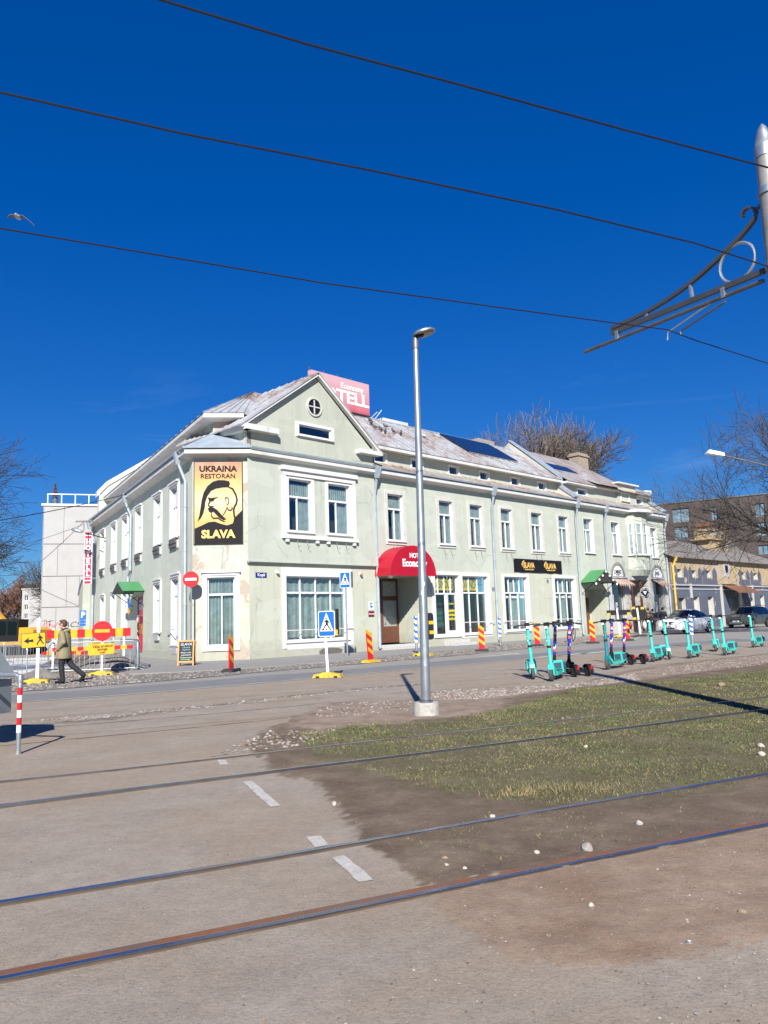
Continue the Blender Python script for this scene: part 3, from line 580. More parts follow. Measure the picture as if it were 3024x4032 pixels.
# big corner room window and its wall
wall(FA, -7.68, .12, -.4, 4.26, [(-5.68, -1.92, .72, 3.72)], M['wall'])
big = window(FA, -5.68, -1.92, .72, 3.72, [.25, .5, .75], 2.95, [.25, .5, .75], dep=.12, sur=(.2, .34, .36, .38, .06), curt=.97)
wall(FA, -7.82, .2, 4.26, 9.4, [(-5.55, -4.15, 5.8, 8.3), (-3.12, -1.68, 5.8, 8.3)], M['wall'], y=-.14)
lb = MB(); lb.quad((-7.82, -.14, 4.26), (.2, -.14, 4.26), (.2, 0, 4.26), (-7.82, 0, 4.26)); lb.quad((.2, -.14, 4.26), (.2, -.14, 9.4), (.2, 0, 9.4), (.2, 0, 4.26)); lb.box(-7.8, .24, -.19, .0, 4.30, 4.37); lb.build('storey_ledge', M['wall'], hotel, FA)
for a, b in ((-5.55, -4.15), (-3.12, -1.68)):
    wo = window(FA, a, b, 5.8, 8.3, [.42], 7.45, None, y=-.14, dep=.10, sur=(.14, .16, .05, .06, .05), curt=0)
    drape(FA, a, b, -.14, .10, wo); hooks(FA, a, b, 5.45, -.2, wo)
sb = MB(); sb.box(-5.92, -5.72, -.23, -.13, 5.62, 8.62); sb.box(-1.5, -1.32, -.23, -.13, 5.62, 8.62); sb.box(-5.92, -1.32, -.24, -.13, 8.42, 8.66); sb.box(-6.0, -1.25, -.34, -.13, 8.66, 8.86); sb.box(-5.98, -1.28, -.32, -.13, 5.44, 5.62)
for x in (-5.8, -4.0, -3.3, -1.6): sb.box(x, x+.18, -.28, -.13, 5.28, 5.44)
sb.build('double_window_surround', M['white'], hotel, FA)
# shop fronts on the street
M['signyellow'] = mat('yellow shop card', (.72, .52, .04), .6, var=.1); M['shopgreen'] = mat('dark green print', (.0, .13, .09), .5)
sw = window(FA, 4.62, 6.72, .62, 3.98, [.5], 2.92, [.22, .48, .74], dep=.14, sur=(.2, .2, .12, .16, .07), sill=False, curt=0)
db = MB(); db.box(5.72, 5.84, .10, .16, .64, 2.86); db.box(6.5, 6.62, .10, .16, .64, 2.86); db.box(5.84, 6.5, .10, .16, .64, .86); db.build('shop_door', M['white'], sw, FA)
s2 = window(FA, 7.02, 9.42, .62, 3.95, [.33, .66], 2.98, [.33, .66], dep=.14, sur=(.2, .2, .2, .2, .06), sill=True, curt=0)
mb = MB(); mb.box(7.12, 9.32, .24, .25, .7, 2.9); mb.build('blackout_film', M['darkpane'], s2, FA)
for wo, s, x in ((sw, 'MASINDUS', 5.55), (s2, 'AVANDU', 7.98)):
    mb = MB(); wd = 1.75 if wo is sw else 1.5; mb.box(x-wd/2, x+wd/2, .205, .21, 3.12, 3.78); mb.build('shop_card', M['signyellow'], wo, FA); text(s, .62 if wo is sw else .66, .008, sx=.56 if wo is sw else .6, mat=M['shopgreen'], parent=wo, M=FA @ T(x, .20, 3.43))
M['printyellow'] = mat('yellow print', (.75, .62, .03), .5)
text('MASINDUS', .2, .004, sx=.75, mat=M['printyellow'], parent=sw, M=FA @ T(6.17, .15, 1.95)); text('AVANDUS', .18, .004, sx=.75, mat=M['printyellow'], parent=sw, M=FA @ T(6.17, .15, 1.72)); text('KAUPLUS', .18, .004, sx=.75, mat=M['printyellow'], parent=sw, M=FA @ T(6.17, .15, 1.5)); text('E-R 10-18', .13, .002, sx=.8, mat=M['printyellow'], parent=sw, M=FA @ T(6.17, .15, 2.35))
mb = MB(); mb.box(5.0, 5.45, .2, .21, 1.75, 1.95); mb.box(4.95, 5.4, .2, .21, 1.45, 1.65); mb.box(5.0, 5.5, .2, .21, 1.1, 1.35); mb.build('window_posters', M['shopgreen'], sw, FA)
for (a, b, c, d), words in ((GF[2], ('KOHV', 'PIRUKAD', 'PUDER')), (GF[3], ('SALO', 'BORŠŠ', 'ROOG'))):
    wo = window(FA, a, b, c, d, [.33, .66], 2.98, [.27, .5, .73], dep=.14, sur=(.19, .19, .16, .16, .06), sill=True, curt=.35)
    for i, wd in enumerate(words): text(wd, .2, .004, sx=.7, mat=M['signwhite'], parent=wo, M=FA @ T(a+.42+i*.80, .15, 2.72))
    mb = MB(); mb.tube([(a-.35, -.16, 1.25), (b+.3, -.2, 1.25)], .025, 6); mb.tube([(a-.3, -.16, 1.25), (a-.3, 0, 1.0)], .018, 5); mb.tube([(b+.22, -.2, 1.25), (b+.22, 0, .95)], .018, 5); mb.build('guard_bar', M['white'], wo, FA)
mb = MB(); mb.tube([(6.95, -.16, 1.28), (9.75, -.2, 1.28)], .025, 6); mb.tube([(9.65, -.2, 1.28), (9.65, 0, .98)], .018, 5); mb.build('guard_bar', M['white'], s2, FA)
mb = MB(); mb.tube([(-5.7, -.12, 1.22), (-1.6, -.12, 1.22)], .022, 6); mb.build('guard_bar', M['white'], big, FA)
nb = MB(); nb.box(15.3, 16.45, -.02, .02, 3.95, 4.03); nb.box(15.32, 15.40, -.02, .02, .6, 3.95); nb.box(15.40, 16.4, -.012, .02, 2.62, 3.25); nb.build('blind_doorway', M['wall'], hotel, FA)
for x, z in ((9.95, 3.2), (15.85, 3.75)):
    nb = MB(); nb.lathe([(.0, -.02), (.13, -.02), (.13, .0), (.0, .0)], 14, (x, 0, z), 'y'); nb.build('vent_disc', M['steel'], hotel, FA)
# hotel door recess
rb = MB(); rb.quad((.36, 1.68, .3), (3.35, 1.68, .3), (3.35, 1.68, 3.82), (.36, 1.68, 3.82)); rb.build('doorway_back_wall', M['wall'], hotel, FA)
dr = MB(); dr.box(2.02, 2.16, 1.58, 1.66, .34, 3.8); dr.box(3.2, 3.34, 1.58, 1.66, .34, 3.8); dr.box(2.16, 3.2, 1.58, 1.66, .34, 1.22); dr.box(2.16, 3.2, 1.58, 1.66, 2.62, 2.86); dr.box(2.16, 3.2, 1.58, 1.66, 3.66, 3.8)
do = dr.build('entrance_door', M['brownwood'], hotel, FA)
for z0, z1 in ((1.22, 2.62), (2.86, 3.66)):
    mb = MB(); mb.box(2.16, 3.2, 1.60, 1.61, z0, z1); mb.build('pane', mat('frosted pane', (.30, .32, .29), .25), do, FA)
mb = MB(); mb.tube([(2.24, 1.57, 1.35), (2.24, 1.50, 1.4), (2.24, 1.50, 2.05), (2.24, 1.57, 2.1)], .018, 6); mb.build('handle', M['steel'], do, FA)
st = MB(); st.box(.3, 3.5, -.02, 1.66, 0, .30); st.box(.2, 3.6, -.42, -.02, 0, .15); st.build('door_step', M['concrete'], hotel, FA)
st = MB(); st.box(5.3, 6.9, -.5, 0, 0, .38); st.box(5.2, 7.1, -.85, -.5, 0, .2); st.build('door_step', M['concrete'], hotel, FA)
# plinths
for xa, xb in ((-7.62, .1), (6.95, 19.6)): pb = MB(); pb.box(xa, xb, -.06, .02, -.4, .42); pb.build('plinth', M['wall'], hotel, FA)
mb = MB(); mb.prism([(-3.75, -.1), (-2.5, -.1), (-2.35, .22), (-2.6, .30), (-3.0, .34), (-3.55, .32), (-3.8, .2)], -.09, -.03); mb.build('exposed_stone_patch', M['st3'], hotel, FA)
# right part of the street front
hR = [(20.85, 22.1, 5.85, 8.3), (24.72, 25.95, 5.85, 8.3), (31.0, 32.1, 5.85, 8.25), (20.4, 23.2, .1, 3.3, 1.3), (24.2, 26.15, .9, 3.95), (27.0, 30.0, .1, 4.0, 1.4), (30.75, 32.3, .9, 3.95)]
wall(FA, 19.72, 33.4, 4.3, 9.4, [h for h in hR if h[2] > 5], M['wall'], y=.0)
wall(FA, 19.72, 23.7, -.4, 4.3, [hR[3]], M['wall']); wall(FA, 23.7, 33.4, -.4, 4.3, hR[4:], M['wallW'])
for h in hR[:3]: window(FA, *h[:4], [.5], 7.5, None, dep=.2, sur=(0.02, .1, .0, .05, .012), curt=.95)
for h in (hR[4], hR[6]):
    wo = window(FA, *h[:4], [.3], 2.85, None, dep=.25, sur=None, sill=False, curt=0, framem='greytrim')
    x = (h[0]+h[1])/2
    pts = arc(x, 4.25, 1.02, 0, 180, 14); mb = MB(); inn = arc(x, 4.25, .82, 0, 180, 14)
    for i in range(14): mb.prism([pts[i], pts[i+1], inn[i+1], inn[i]], -.1, .0)
    mb.build('arch_moulding', mat('grey arch stone', (.23, .22, .20), .8), wo, FA)
    shape('arch_sign_panel', inn, M['signwhite'], wo, FA @ T(0, -.01, 0), .03)
    text('LOMBARD' if h is hR[4] else 'JUVEELI', .40, .012, sx=.62, mat=M['black'], parent=wo, M=FA @ T(x, -.045, 4.55), spacing=.9)
    text('PANDIMAJA' if h is hR[4] else 'POOD', .14, .003, sx=.8, mat=M['black'], parent=wo, M=FA @ T(x, -.045, 4.34 if h is hR[4] else 4.88))
    mb = MB(); n = 15; l, r_ = h[0]-.25, h[1]+.25
    for i in range(n): x0 = l+(r_-l)*i/n; x1 = l+(r_-l)*(i+1)/n; mb.quad((x0, -.75, 3.62), (x1, -.75, 3.62), (x1, 0, 4.1), (x0, 0, 4.1), i % 2); mb.poly([(x0, -.75, 3.62), ((x0+x1)/2, -.75, 3.42), (x1, -.75, 3.62)], i % 2)
    mb.build('striped_awning', [mat('brown awning', (.30, .14, .09), .8), mat('cream awning', (.58, .50, .42), .8)], wo, FA)
    mb = MB(); mb.box(h[0]-.4, h[1]+.4, -.16, .0, 4.1, 4.2); mb.build('shelf_moulding', M['greytrim'], wo, FA)
    text('KULD' if h is hR[4] else 'HÕBE', .45, .01, sx=.7, mat=M['signwhite'], parent=wo, M=FA @ T(x-.1, .2, 1.9) @ Matrix.Rotation(R(90), 4, 'Y'))
rb = MB(); rb.quad((27.0, 1.4, .1), (30, 1.4, .1), (30, 1.4, 4), (27, 1.4, 4)); rb.build('doorway_back_wall', M['wallW'], hotel, FA)
dr = MB(); dr.box(28.4, 29.6, 1.3, 1.38, .12, 3.0); dr.box(27.02, 27.3, -.05, .1, .1, 4.0); dr.box(28.6, 28.8, -.03, .1, .1, 4.0); dr.build('shop_entrance_frame', M['brownwood'], hotel, FA)
rb = MB(); rb.quad((20.4, 1.3, .1), (23.2, 1.3, .1), (23.2, 1.3, 3.3), (20.4, 1.3, 3.3)); rb.build('doorway_back_wall', M['wall'], hotel, FA)
dr = MB(); dr.box(20.9, 21.9, 1.2, 1.28, .12, 2.7); dr.box(22.3, 22.9, 1.2, 1.28, .12, 2.7); dr.build('side_entrance_door', M['brownwood'], hotel, FA)
# bow window
bw = MB(); bx = [(27.05, 0), (27.35, -.5), (28.15, -.75), (28.85, -.75), (29.6, -.5), (29.95, 0)]
for i in range(5):
    (xa, ya), (xb, yb) = bx[i], bx[i+1]; bw.quad((xa, ya, 4.75), (xb, yb, 4.75), (xb, yb, 9.3), (xa, ya, 9.3))
    s = .82; bw.quad((28.5+(xa-28.5)*s, ya*s*.8, 4.3), (28.5+(xb-28.5)*s, yb*s*.8, 4.3), (xb, yb, 4.75), (xa, ya, 4.75))
bw.poly([(28.5+(x-28.5)*.82, y*.65, 4.3) for x, y in bx]); bow = bw.build('bow_bay', M['wall'], hotel, FA)
for i in (0, 1, 3):
    (xa, ya), (xb, yb) = bx[i if i != 3 else 3], bx[i+1 if i != 3 else 4]; L0 = math.hypot(xb-xa, yb-ya); Fw = FA @ T(xa, ya, 0, math.atan2(yb-ya, xb-xa))
    window(Fw, .12, L0-.12, 5.9, 8.3, [.5] if L0 > .9 else [], 7.5, None, y=-.05, dep=.0, sur=(.06, .06, .05, .08, .035), curt=.9, parent=hotel)
(xa, ya), (xb, yb) = bx[2], bx[3]; window(FA @ T(xa, ya, 0, 0), .08, .62, 5.9, 8.3, [], 7.5, None, y=-.05, dep=.0, sur=(.06, .06, .05, .08, .035), curt=.9, parent=hotel)
# ---- cut corner
wall(FC, 0, LC, -.4, 4.3, [(.62, LC-.62, .66, 3.66)], M['wallC']); wall(FC, 0, LC, 4.3, 9.4, [], M['wallC'])
window(FC, .62, LC-.62, .66, 3.66, [.52], 2.9, None, dep=.1, sur=(.2, .2, .2, .2, .07), hood=True, sill=False, curt=.98)
pb = MB(); pb.box(-.02, LC+.02, -.09, .02, -.4, .22); pb.box(.1, LC-.1, -.05, .02, .22, .38); pb.build('plinth', M['wallC'], hotel, FC)
# ---- side front
hB = []; UPB = [-18.6, -14.6, -11.1, -7.4, -3.0, .25]
for x in UPB: hB.append((x-.65, x+.65, 5.78, 8.22))
LOB = [(-18.2, 1.3, 3.7), (-14.5, 1.3, 3.75), (-11.1, 1.3, 3.75), (-2.95, 1.35, 3.75), (.55, .75, 3.8)]
for x, a, b in LOB: hB.append((x-.62, x+.62, a, b))
hB.append((-7.6, -6.2, .25, 3.3, .12))
wall(FB, -22.2, 3.27, -.4, 9.4, hB, M['wallB'])
for x in UPB:
    wo = window(FB, x-.65, x+.65, 5.78, 8.22, [.33, .66], 7.3, [.5], dep=.10, sur=(.18, .18, .02, .16, .07), hood=True, curt=.97)
    mb = MB(); mb.box(x-.55, x+.55, -.14, -.005, 5.28, 5.68); mb.box(x-.6, x+.6, -.17, -.005, 5.46, 5.5); mb.build('sill_apron', mat('dark grey apron', (.10, .095, .095), .8, var=.25), wo, FB)
    for s in (-.72, .72): mb = MB(); mb.box(x+s-.04, x+s+.04, -.1, 0, 5.22, 5.6); mb.build('sill_bracket', M['greytrim'], wo, FB)
for x, a, b in LOB:
    wo = window(FB, x-.62, x+.62, a, b, [.5], b-.75, [.5], dep=.10, sur=(.17, .17, .02 if a > 1 else .25, .2, .07), surm='white', hood=True, curt=.9)
    mb = MB(); mb.box(x-.45, x+.45, -.1, -.005, a-.42, a-.1); mb.build('sill_apron', M['greytrim'], wo, FB)
mb = MB(); mb.tube([(-.5, -.22, 1.45), (1.35, -.22, 1.45)], .03, 6); mb.build('guard_bar', M['white'], hotel, FB)
db = MB(); db.box(-7.58, -6.22, .06, .11, .27, 3.28); dob = db.build('side_door', M['reddoor'], hotel, FB)
for i, (za, zb) in enumerate(((.4, 1.1), (1.25, 2.3), (2.55, 3.1))):
    for x in (-7.4, -6.85): mb = MB(); mb.box(x, x+.42, .045, .062, za, zb); mb.build('pane' if i else 'door_panel', M['glass'] if i else M['reddoor'], dob, FB)
for xa, xb in ((-5.9, 3.25), (-22.2, -7.8)): pb = MB(); pb.box(xa, xb, -.08, .02, -.4, .45); pb.build('plinth', M['wallB'], hotel, FB)
# side porch roof
def porch(F, x0, x1, z, out, h, m, name, label, dropx=None):
    o = thing(name, label, 'canopy', F @ T((x0+x1)/2, 0, z)); xm = (x0+x1)/2
    mb = MB(); mb.prism([(x0, z), (xm, z+h), (xm, z+h+.05), (x0-.06, z+.02)], -out, .0); mb.prism([(xm, z+h), (x1, z), (x1+.06, z+.02), (xm, z+h+.05)], -out, .0); mb.build('roof_sheet', M[m], o, F)
    mb = MB(); mb.poly([(x0+.05, -out+.05, z), (x1-.05, -out+.05, z), (xm, -out+.05, z+h-.02)]); mb.build('gable_board', M['dark'], o, F)
    for x in (x0+.1, x1-.1):
        mb = MB(); mb.tube([(x, -out+.1, z), (x, -.02, z-.75)], .022, 6); mb.tube([(x, -out+.06, z-.01), (x, 0, z-.01)], .022, 6); mb.build('bracket', M['black'], o, F)
    return o
porch(FB, -8.8, -5.9, 3.55, 1.15, .55, 'greenmetal', 'door_canopy', 'green metal canopy over the red side door')
cn = porch(FA, 19.9, 22.85, 3.68, 1.15, .85, 'greenmetal', 'door_canopy', 'green metal canopy with light bulbs beside the pawnshop')
for i in range(7):
    t = i/6; x = 19.95+2.85*t; z = 3.68+.85*(1-abs(2*t-1))-.12; mb = MB(); mb.ell((x, -1.19, z), (.07, .07, .09), 8, 6); mb.build('bulb', M['signwhite'], cn, FA, True)
# ---- eaves, gutters, skirt roof
def off2(F, x, y): p = F @ Vector((x, y, 0)); return Vector((p.x, p.y))
def isect(p, d, q, e):
    cr = d.x*e.y-d.y*e.x; t = ((q.x-p.x)*e.y-(q.y-p.y)*e.x)/cr; return p+d*t
dA = Vector((q2, q2)); dB = Vector((.5, -.866)); dC2 = Vector((dC.x, dC.y))
def ring(y):       # plan points along B far end, B/C corner, C/A corner, A break, A right end at inward offset y
    pB, pC, pA = off2(FB, 0, y), off2(FC, 0, y), off2(FA, 0, y)
    return [off2(FB, -22.4, y), isect(pB, dB, pC, dC2), isect(pC, dC2, pA, dA), off2(FA, 19.72, y), off2(FA, 33.55, y)]
def loft(y0, z0, y1, z1, segs=(0, 1, 2, 3)):
    a, b = ring(y0), ring(y1); mb = MB()
    for i in segs: mb.quad((*a[i], z0), (*a[i+1], z0), (*b[i+1], z1), (*b[i], z1))
    return mb
def multi(prof, name, m, segs=(0, 1, 2, 3)):
    mb = MB()
    for i in range(len(prof)-1):
        q = loft(prof[i][0], prof[i][1], prof[i+1][0], prof[i+1][1], segs); mb.add(q.v, q.f)
    return mb.build(name, m, hotel)
multi([(-.0, 9.02), (-.1, 9.05), (-.42, 9.14), (-.45, 9.14), (-.45, 9.33), (-.40, 9.36), (0, 9.36)], 'cornice', M['cornice'])
multi([(-.46, 9.36), (-.55, 9.37), (-.57, 9.45), (-.50, 9.47), (-.45, 9.40)], 'gutter', M['zinc'], (0, 1, 2, 3))
def sheets(F, x0, x1, y0, z0, y1, z1, step, m, name='roof_sheet', parent=None, taper=None):
    n = max(1, round((x1-x0)/step)); w = (x1-x0)/n; L0 = math.hypot(y1-y0, z1-z0); nz = Vector((0, -(z1-z0), (y1-y0))).normalized(); me = None; first = None
    mb = MB(); a = Vector((0, y0, z0)); b = Vector((0, y1, z1)); up_ = nz
    def P(x, p, h): return (x, p.y+up_.y*h, p.z+up_.z*h)
    mb.quad(P(0, a, 0), P(w, a, 0), P(w, b, 0), P(0, b, 0)); mb.quad(P(0, a, -.03), P(w, a, -.03), P(w, a, 0), P(0, a, 0))
    for x, t in ((0, .03), ):
        c = [P(x, a, 0), P(x+t, a, 0), P(x+t, b, 0), P(x, b, 0)]; d = [P(x, a, .05), P(x+t, a, .05), P(x+t, b, .05), P(x, b, .05)]
        mb.quad(*d); mb.quad(c[0], d[0], d[3], c[3]); mb.quad(c[1], c[2], d[2], d[1]); mb.quad(c[0], c[1], d[1], d[0])
    me = mb.mesh(name, m)
    for i in range(n): link(name, me, parent, F @ T(x0+i*w, 0, 0))
rf = MB(); rg = ring(1.15); rf.poly([(p.x, p.y, 10.1) for p in rg] + [(*off2(FA, 33.5, 11), 10.1), (*off2(FA, 4, 11), 10.1), (*off2(FB, -22.4, 11), 10.1)]); roof = rf.build('roof_base', M['dark'], hotel)
sheets(FA, .3, 19.6, -.5, 9.43, 1.2, 10.16, .62, M['roof2'], 'skirt_sheet', roof)
sheets(FA, 19.9, 26.9, -.5, 9.43, 1.0, 10.2, .62, M['roof2'], 'skirt_sheet', roof); sheets(FA, 30.2, 33.3, -.5, 9.43, 1.0, 10.2, .62, M['roof2'], 'skirt_sheet', roof); sheets(FB, -22.3, 2.6, -.5, 9.43, 1.2, 10.16, .62, M['roof'], 'skirt_sheet', roof)
q = loft(-.5, 9.44, 1.2, 10.45, (1,)); q.build('corner_skirt', M['zinc'], roof)
# attic storey on the street front with its small windows
def attic(F, x0, x1, y, z0, z1, wins_, m):
    wall(F, x0, x1, z0, z1, [(a, b, c, d) for a, b, c, d in wins_], m, y=y, dep=.15, name='attic_wall')
    for a, b, c, d in wins_: window(F, a, b, c, d, [], y=y, dep=.08, fr=.06, sur=(.10, .10, .04, .06, .05), sill=False, curt=0, glassm='glass')
AW = [(1.45, 2.35), (4.45, 5.35), (7.75, 8.65), (10.75, 11.65), (14.1, 15.0), (17.25, 18.15)]
attic(FA, .2, 19.6, 1.2, 9.9, 11.0, [(a, b, 10.2, 10.74) for a, b in AW], M['wall'])
mb = MB(); mb.box(.2, 19.6, .72, 1.2, 10.88, 11.04); mb.box(.2, 19.6, .66, .74, 10.82, 11.0); mb.build('attic_cornice', M['cornice'], hotel, FA)
sheets(FA, .1, 19.55, .62, 11.02, 5.0, 14.0, .62, M['roof'], 'roof_sheet', roof)
sheets(FA @ T(0, 0, 0), -.5, 19.55, 9.4, 11.02, 5.0, 14.0, 1.2, M['roof'], 'roof_sheet', roof)
mb = MB(); mb.tube([(-2, 5.0, 14.02), (19.55, 5.0, 14.02)], .07, 6); mb.build('ridge_cap', M['zinc'], roof, FA)
# gable over the corner room
gx0, gx1, gz0, gz1, ga, gt = -7.82, .2, 10.55, 10.2, -3.72, 13.55
wall(FA, gx0, gx1, 9.36, 10.2, [], M['gable'], y=-.12, name='gable_wall')
GRM = MB(); ow = (-4.98, -2.66, 10.40, 11.12)
wall(FA, gx0, gx1, 10.2, 10.40, [], M['gable'], y=-.12, name='gable_wall')
for pts in ([(gx0, 10.4), (ow[0], 10.4), (ow[0], 12.62), (gx0, 10.55)], [(ow[0], 11.12), (-3.85, 11.12), (-3.85, 13.44), (ow[0], 12.62)], [(-3.85, 11.12), (ow[1], 11.12), (ow[1], 12.66), (ga, 13.55), (-3.85, 13.44)], [(ow[1], 10.4), (gx1-.2, 10.4), (ow[1], 12.66)]):
    GRM.poly([(p[0], -.12, p[1]) for p in pts])
GRM.build('gable_wall', M['gable'], hotel, FA)
window(FA, ow[0]+.12, ow[1]-.12, ow[2]+.1, ow[3]-.1, [], y=-.12, dep=.02, sur=(.16, .16, .1, .12, .06), sill=True, curt=0)
mb = MB(); k = 22; o1 = arc(-3.85, 12.03, .48, 0, 360, k)[:-1]; o2 = arc(-3.85, 12.03, .40, 0, 360, k)[:-1]
for i in range(k): mb.prism([o1[i], o1[(i+1) % k], o2[(i+1) % k], o2[i]], -.19, -.12)
mb.box(-3.88, -3.82, -.17, -.13, 11.68, 12.38); mb.box(-4.2, -3.5, -.172, -.13, 12.0, 12.06); rw = mb.build('round_window', M['surround'], hotel, FA)
shape('pane', o2, M['darkpane'], rw, FA @ T(0, -.125, 0), .012)
def slope(x0, z0, x1, z1, y0, y1, t, name, m, par):
    d = Vector((x1-x0, z1-z0)).normalized(); n_ = Vector((-d.y, d.x)); n_ = n_ if n_.y > 0 else -n_
    mb = MB(); mb.prism([(x0, z0), (x1, z1), (x1+n_.x*t, z1+n_.y*t), (x0+n_.x*t, z0+n_.y*t)], y0, y1); return mb.build(name, m, par, FA)
slope(-8.25, 10.30, ga, 13.60, -.36, -.12, .13, 'barge_board', M['cornice'], hotel); slope(ga, 13.60, .55, 10.10, -.36, -.12, .13, 'barge_board', M['cornice'], hotel)
n = 10
for i in range(n):
    ya, yb = -.40+i*.62, -.40+(i+1)*.62
    if i < 9: slope(-8.35, 10.36, ga, 13.74, ya, yb-.03, .05, 'gable_roof_sheet', M['roof'], roof); slope(-8.35, 10.36, ga, 13.74, yb-.03, yb, .09, 'gable_roof_seam', M['roof'], roof)
    slope(ga, 13.74, .62, 10.18, ya, yb-.03, .05, 'gable_roof_sheet', M['roof'], roof)
mb = MB(); mb.box(-8.1, -6.3, -.52, -.12, 10.22, 10.48); mb.box(-1.15, .38, -.52, -.12, 10.05, 10.26); mb.box(-8.12, -7.82, -.5, 1.6, 10.22, 10.48); mb.build('gable_return', M['cornice'], hotel, FA)
for xa, xb, yb in ((-7.83, -7.6, 2.2), (.05, .2, 1.3)): mb = MB(); mb.box(xa, xb, -.12, yb, 9.36, 10.5); mb.build('gable_side_wall', M['wallC'], hotel, FA)
# attic storey and hip roof of the side wing
eB = 11.22
r12, r08, r5 = ring(1.2), ring(.62), ring(5.2); X = isect(off2(FA, 0, 4.6), dA, off2(FB, 0, 4.6), dB)
mb = MB()
for i in (0, 1): mb.quad((*r12[i], 9.9), (*r12[i+1], 9.9), (*r12[i+1], eB), (*r12[i], eB))
mb.build('attic_wall', M['wallC'], hotel)
mb = MB()
for (ya, za), (yb, zb) in zip([(1.2, eB-.22), (.66, eB-.14), (.62, eB-.14), (.62, eB+.06)], [(.66, eB-.14), (.62, eB-.14), (.62, eB+.06), (1.2, eB+.1)]):
    q = loft(ya, za, yb, zb, (0, 1)); mb.add(q.v, q.f)
mb.build('attic_cornice', M['cornice'], hotel)
zr = 13.9; mb = MB(); fB = off2(FB, -22.4, 4.6); c0, c1, c2 = ring(.58)[:3]
# slopes as strips so that the sheets read as sheets
def strips(p0, p1, q0, q1, za, zb, n, m):
    for i in range(n):
        a, b = i/n, (i+1)/n; sb = MB(); A_, B_, C_, D_ = p0.lerp(p1, a), p0.lerp(p1, b), q0.lerp(q1, b), q0.lerp(q1, a)
        sb.quad((*A_, za), (*B_, za), (*C_, zb), (*D_, zb)); e = A_.lerp(B_, .05); f = D_.lerp(C_, .05)
        sb.quad((*A_, za+.06), (*e, za+.06), (*f, zb+.06), (*D_, zb+.06)); sb.quad((*A_, za), (*A_, za+.06), (*D_, zb+.06), (*D_, zb)); sb.quad((*e, za), (*f, zb), (*f, zb+.06), (*e, za+.06)); sb.build('roof_sheet', m, roof)
strips(c0, c1, fB, X, eB+.06, zr, 26, M['roof']); strips(c1, c2, X, X+dA*.01, eB+.06, zr, 5, M['roof']); 
mb = MB(); bk = off2(FB, -22.4, 9); bk2 = X + (X-c1)*.9; mb.poly([(*fB, zr), (*X, zr), (*bk2, 11.2), (*bk, 11.2)]); mb.poly([(*X, zr), (*off2(FA, .5, 5.0), 14.0), (*off2(FA, .5, 1.3), 10.9), (*c2, eB)]); mb.build('roof_back_slope', M['roof'], roof)
# far end fire wall of the side wing
mb = MB(); mb.box(-22.9, -22.3, -.1, 9, -.4, 9.6); mb.prism([(.3, 9.6), (9, 9.6), (9, 12.5), (4.8, 14.9), (.9, 12.2), (.3, 11.4)], -22.9, -22.3, 'x'); mb.build('fire_wall', M['wallB'], hotel, FB)
mb = MB(); mb.prism([(.15, 11.35), (.9, 12.2), (4.8, 14.9), (4.8, 15.2), (.8, 12.5), (.15, 11.75)], -23.0, -22.2, 'x'); mb.build('fire_wall_coping', M['cornice'], hotel, FB)
# fire walls of the street front
def firewall(x, m='wall', top=14.6):
    mb = MB(); mb.prism([(-.12, 9.2), (-.12, 9.75), (.95, 10.55), (1.05, 11.35), (5.1, top), (9.5, 11.3), (9.5, 9.2)], x, x+.42, 'x'); mb.build('fire_wall', M[m], hotel, FA)
    mb = MB(); mb.prism([(-.3, 9.72), (-.3, 9.80), (.95, 10.72), (.93, 11.5), (5.1, top+.2), (5.1, top+.12), (1.02, 11.36), (1.0, 10.58), (-.2, 9.66)], x-.08, x+.5, 'x'); mb.build('fire_wall_coping', M['zinc'], hotel, FA)
firewall(19.6, 'wallW'); firewall(33.1, 'wall', 12.9)
# right part attic, hip roof, dormer, chimney
attic(FA, 20.0, 24.0, 1.0, 9.9, 10.95, [(22.0, 23.3, 10.25, 10.7)], M['wall']); attic(FA, 24.0, 33.1, 1.0, 9.7, 11.05, [(31.0, 32.0, 10.3, 10.8)], M['wall'])
mb = MB(); mb.box(20.0, 24.0, .5, 1.0, 10.86, 11.0); mb.box(23.8, 27.7, .55, 1.02, 10.95, 11.10); mb.box(30.8, 33.1, .6, 1.02, 10.9, 11.04); mb.build('attic_cornice', M['cornice'], hotel, FA)
hp = (28.1, 4.2, 14.15)
mb = MB(); mb.quad((20.0, .45, 11.0), (27, .45, 11.0), (28.1, 5, 14.2), (20, 5, 14.2)); mb.quad((27, .45, 11.0), (33.1, .45, 11.0), (33.1, 4.2, 13.0), (28.1, 5, 14.2)); hq = (25.8, 2.9, 12.95); mb.poly([(23.7, .28, 11.12), (27.8, .28, 11.14), hq]); mb.poly([(23.7, 2.2, 12.0), (23.7, .28, 11.12), hq]); mb.poly([(27.8, .28, 11.14), (27.8, 2.2, 12.0), hq]); mb.poly([(28.1, 5, 14.2), (33.1, 4.2, 13.0), (33.1, 9, 11), (20, 9, 11), (20, 5, 14.2)]); mb.build('hip_roof', M['roof2'], roof, FA)
wall(FA, 27.75, 30.8, 10.0, 11.64, [(28.3, 29.5, 10.35, 10.95)], M['wall'], y=.85, name='dormer_front'); window(FA, 28.3, 29.5, 10.35, 10.95, [.5], y=.85, dep=.08, fr=.05, sur=(.12, .12, .05, .08, .05), sill=True, curt=0)
mb = MB(); mb.box(27.78, 30.77, .87, 3.5, 9.9, 11.62); mb.build('dormer_side', M['wall'], hotel, FA)
mb = MB(); mb.box(27.6, 30.95, .6, 3.6, 11.64, 11.76); mb.build('dormer_roof', M['cornice'], hotel, FA)
multi([(-.0, 0), (0, 0)], 'trim_none', M['cornice'], ()) if False else None
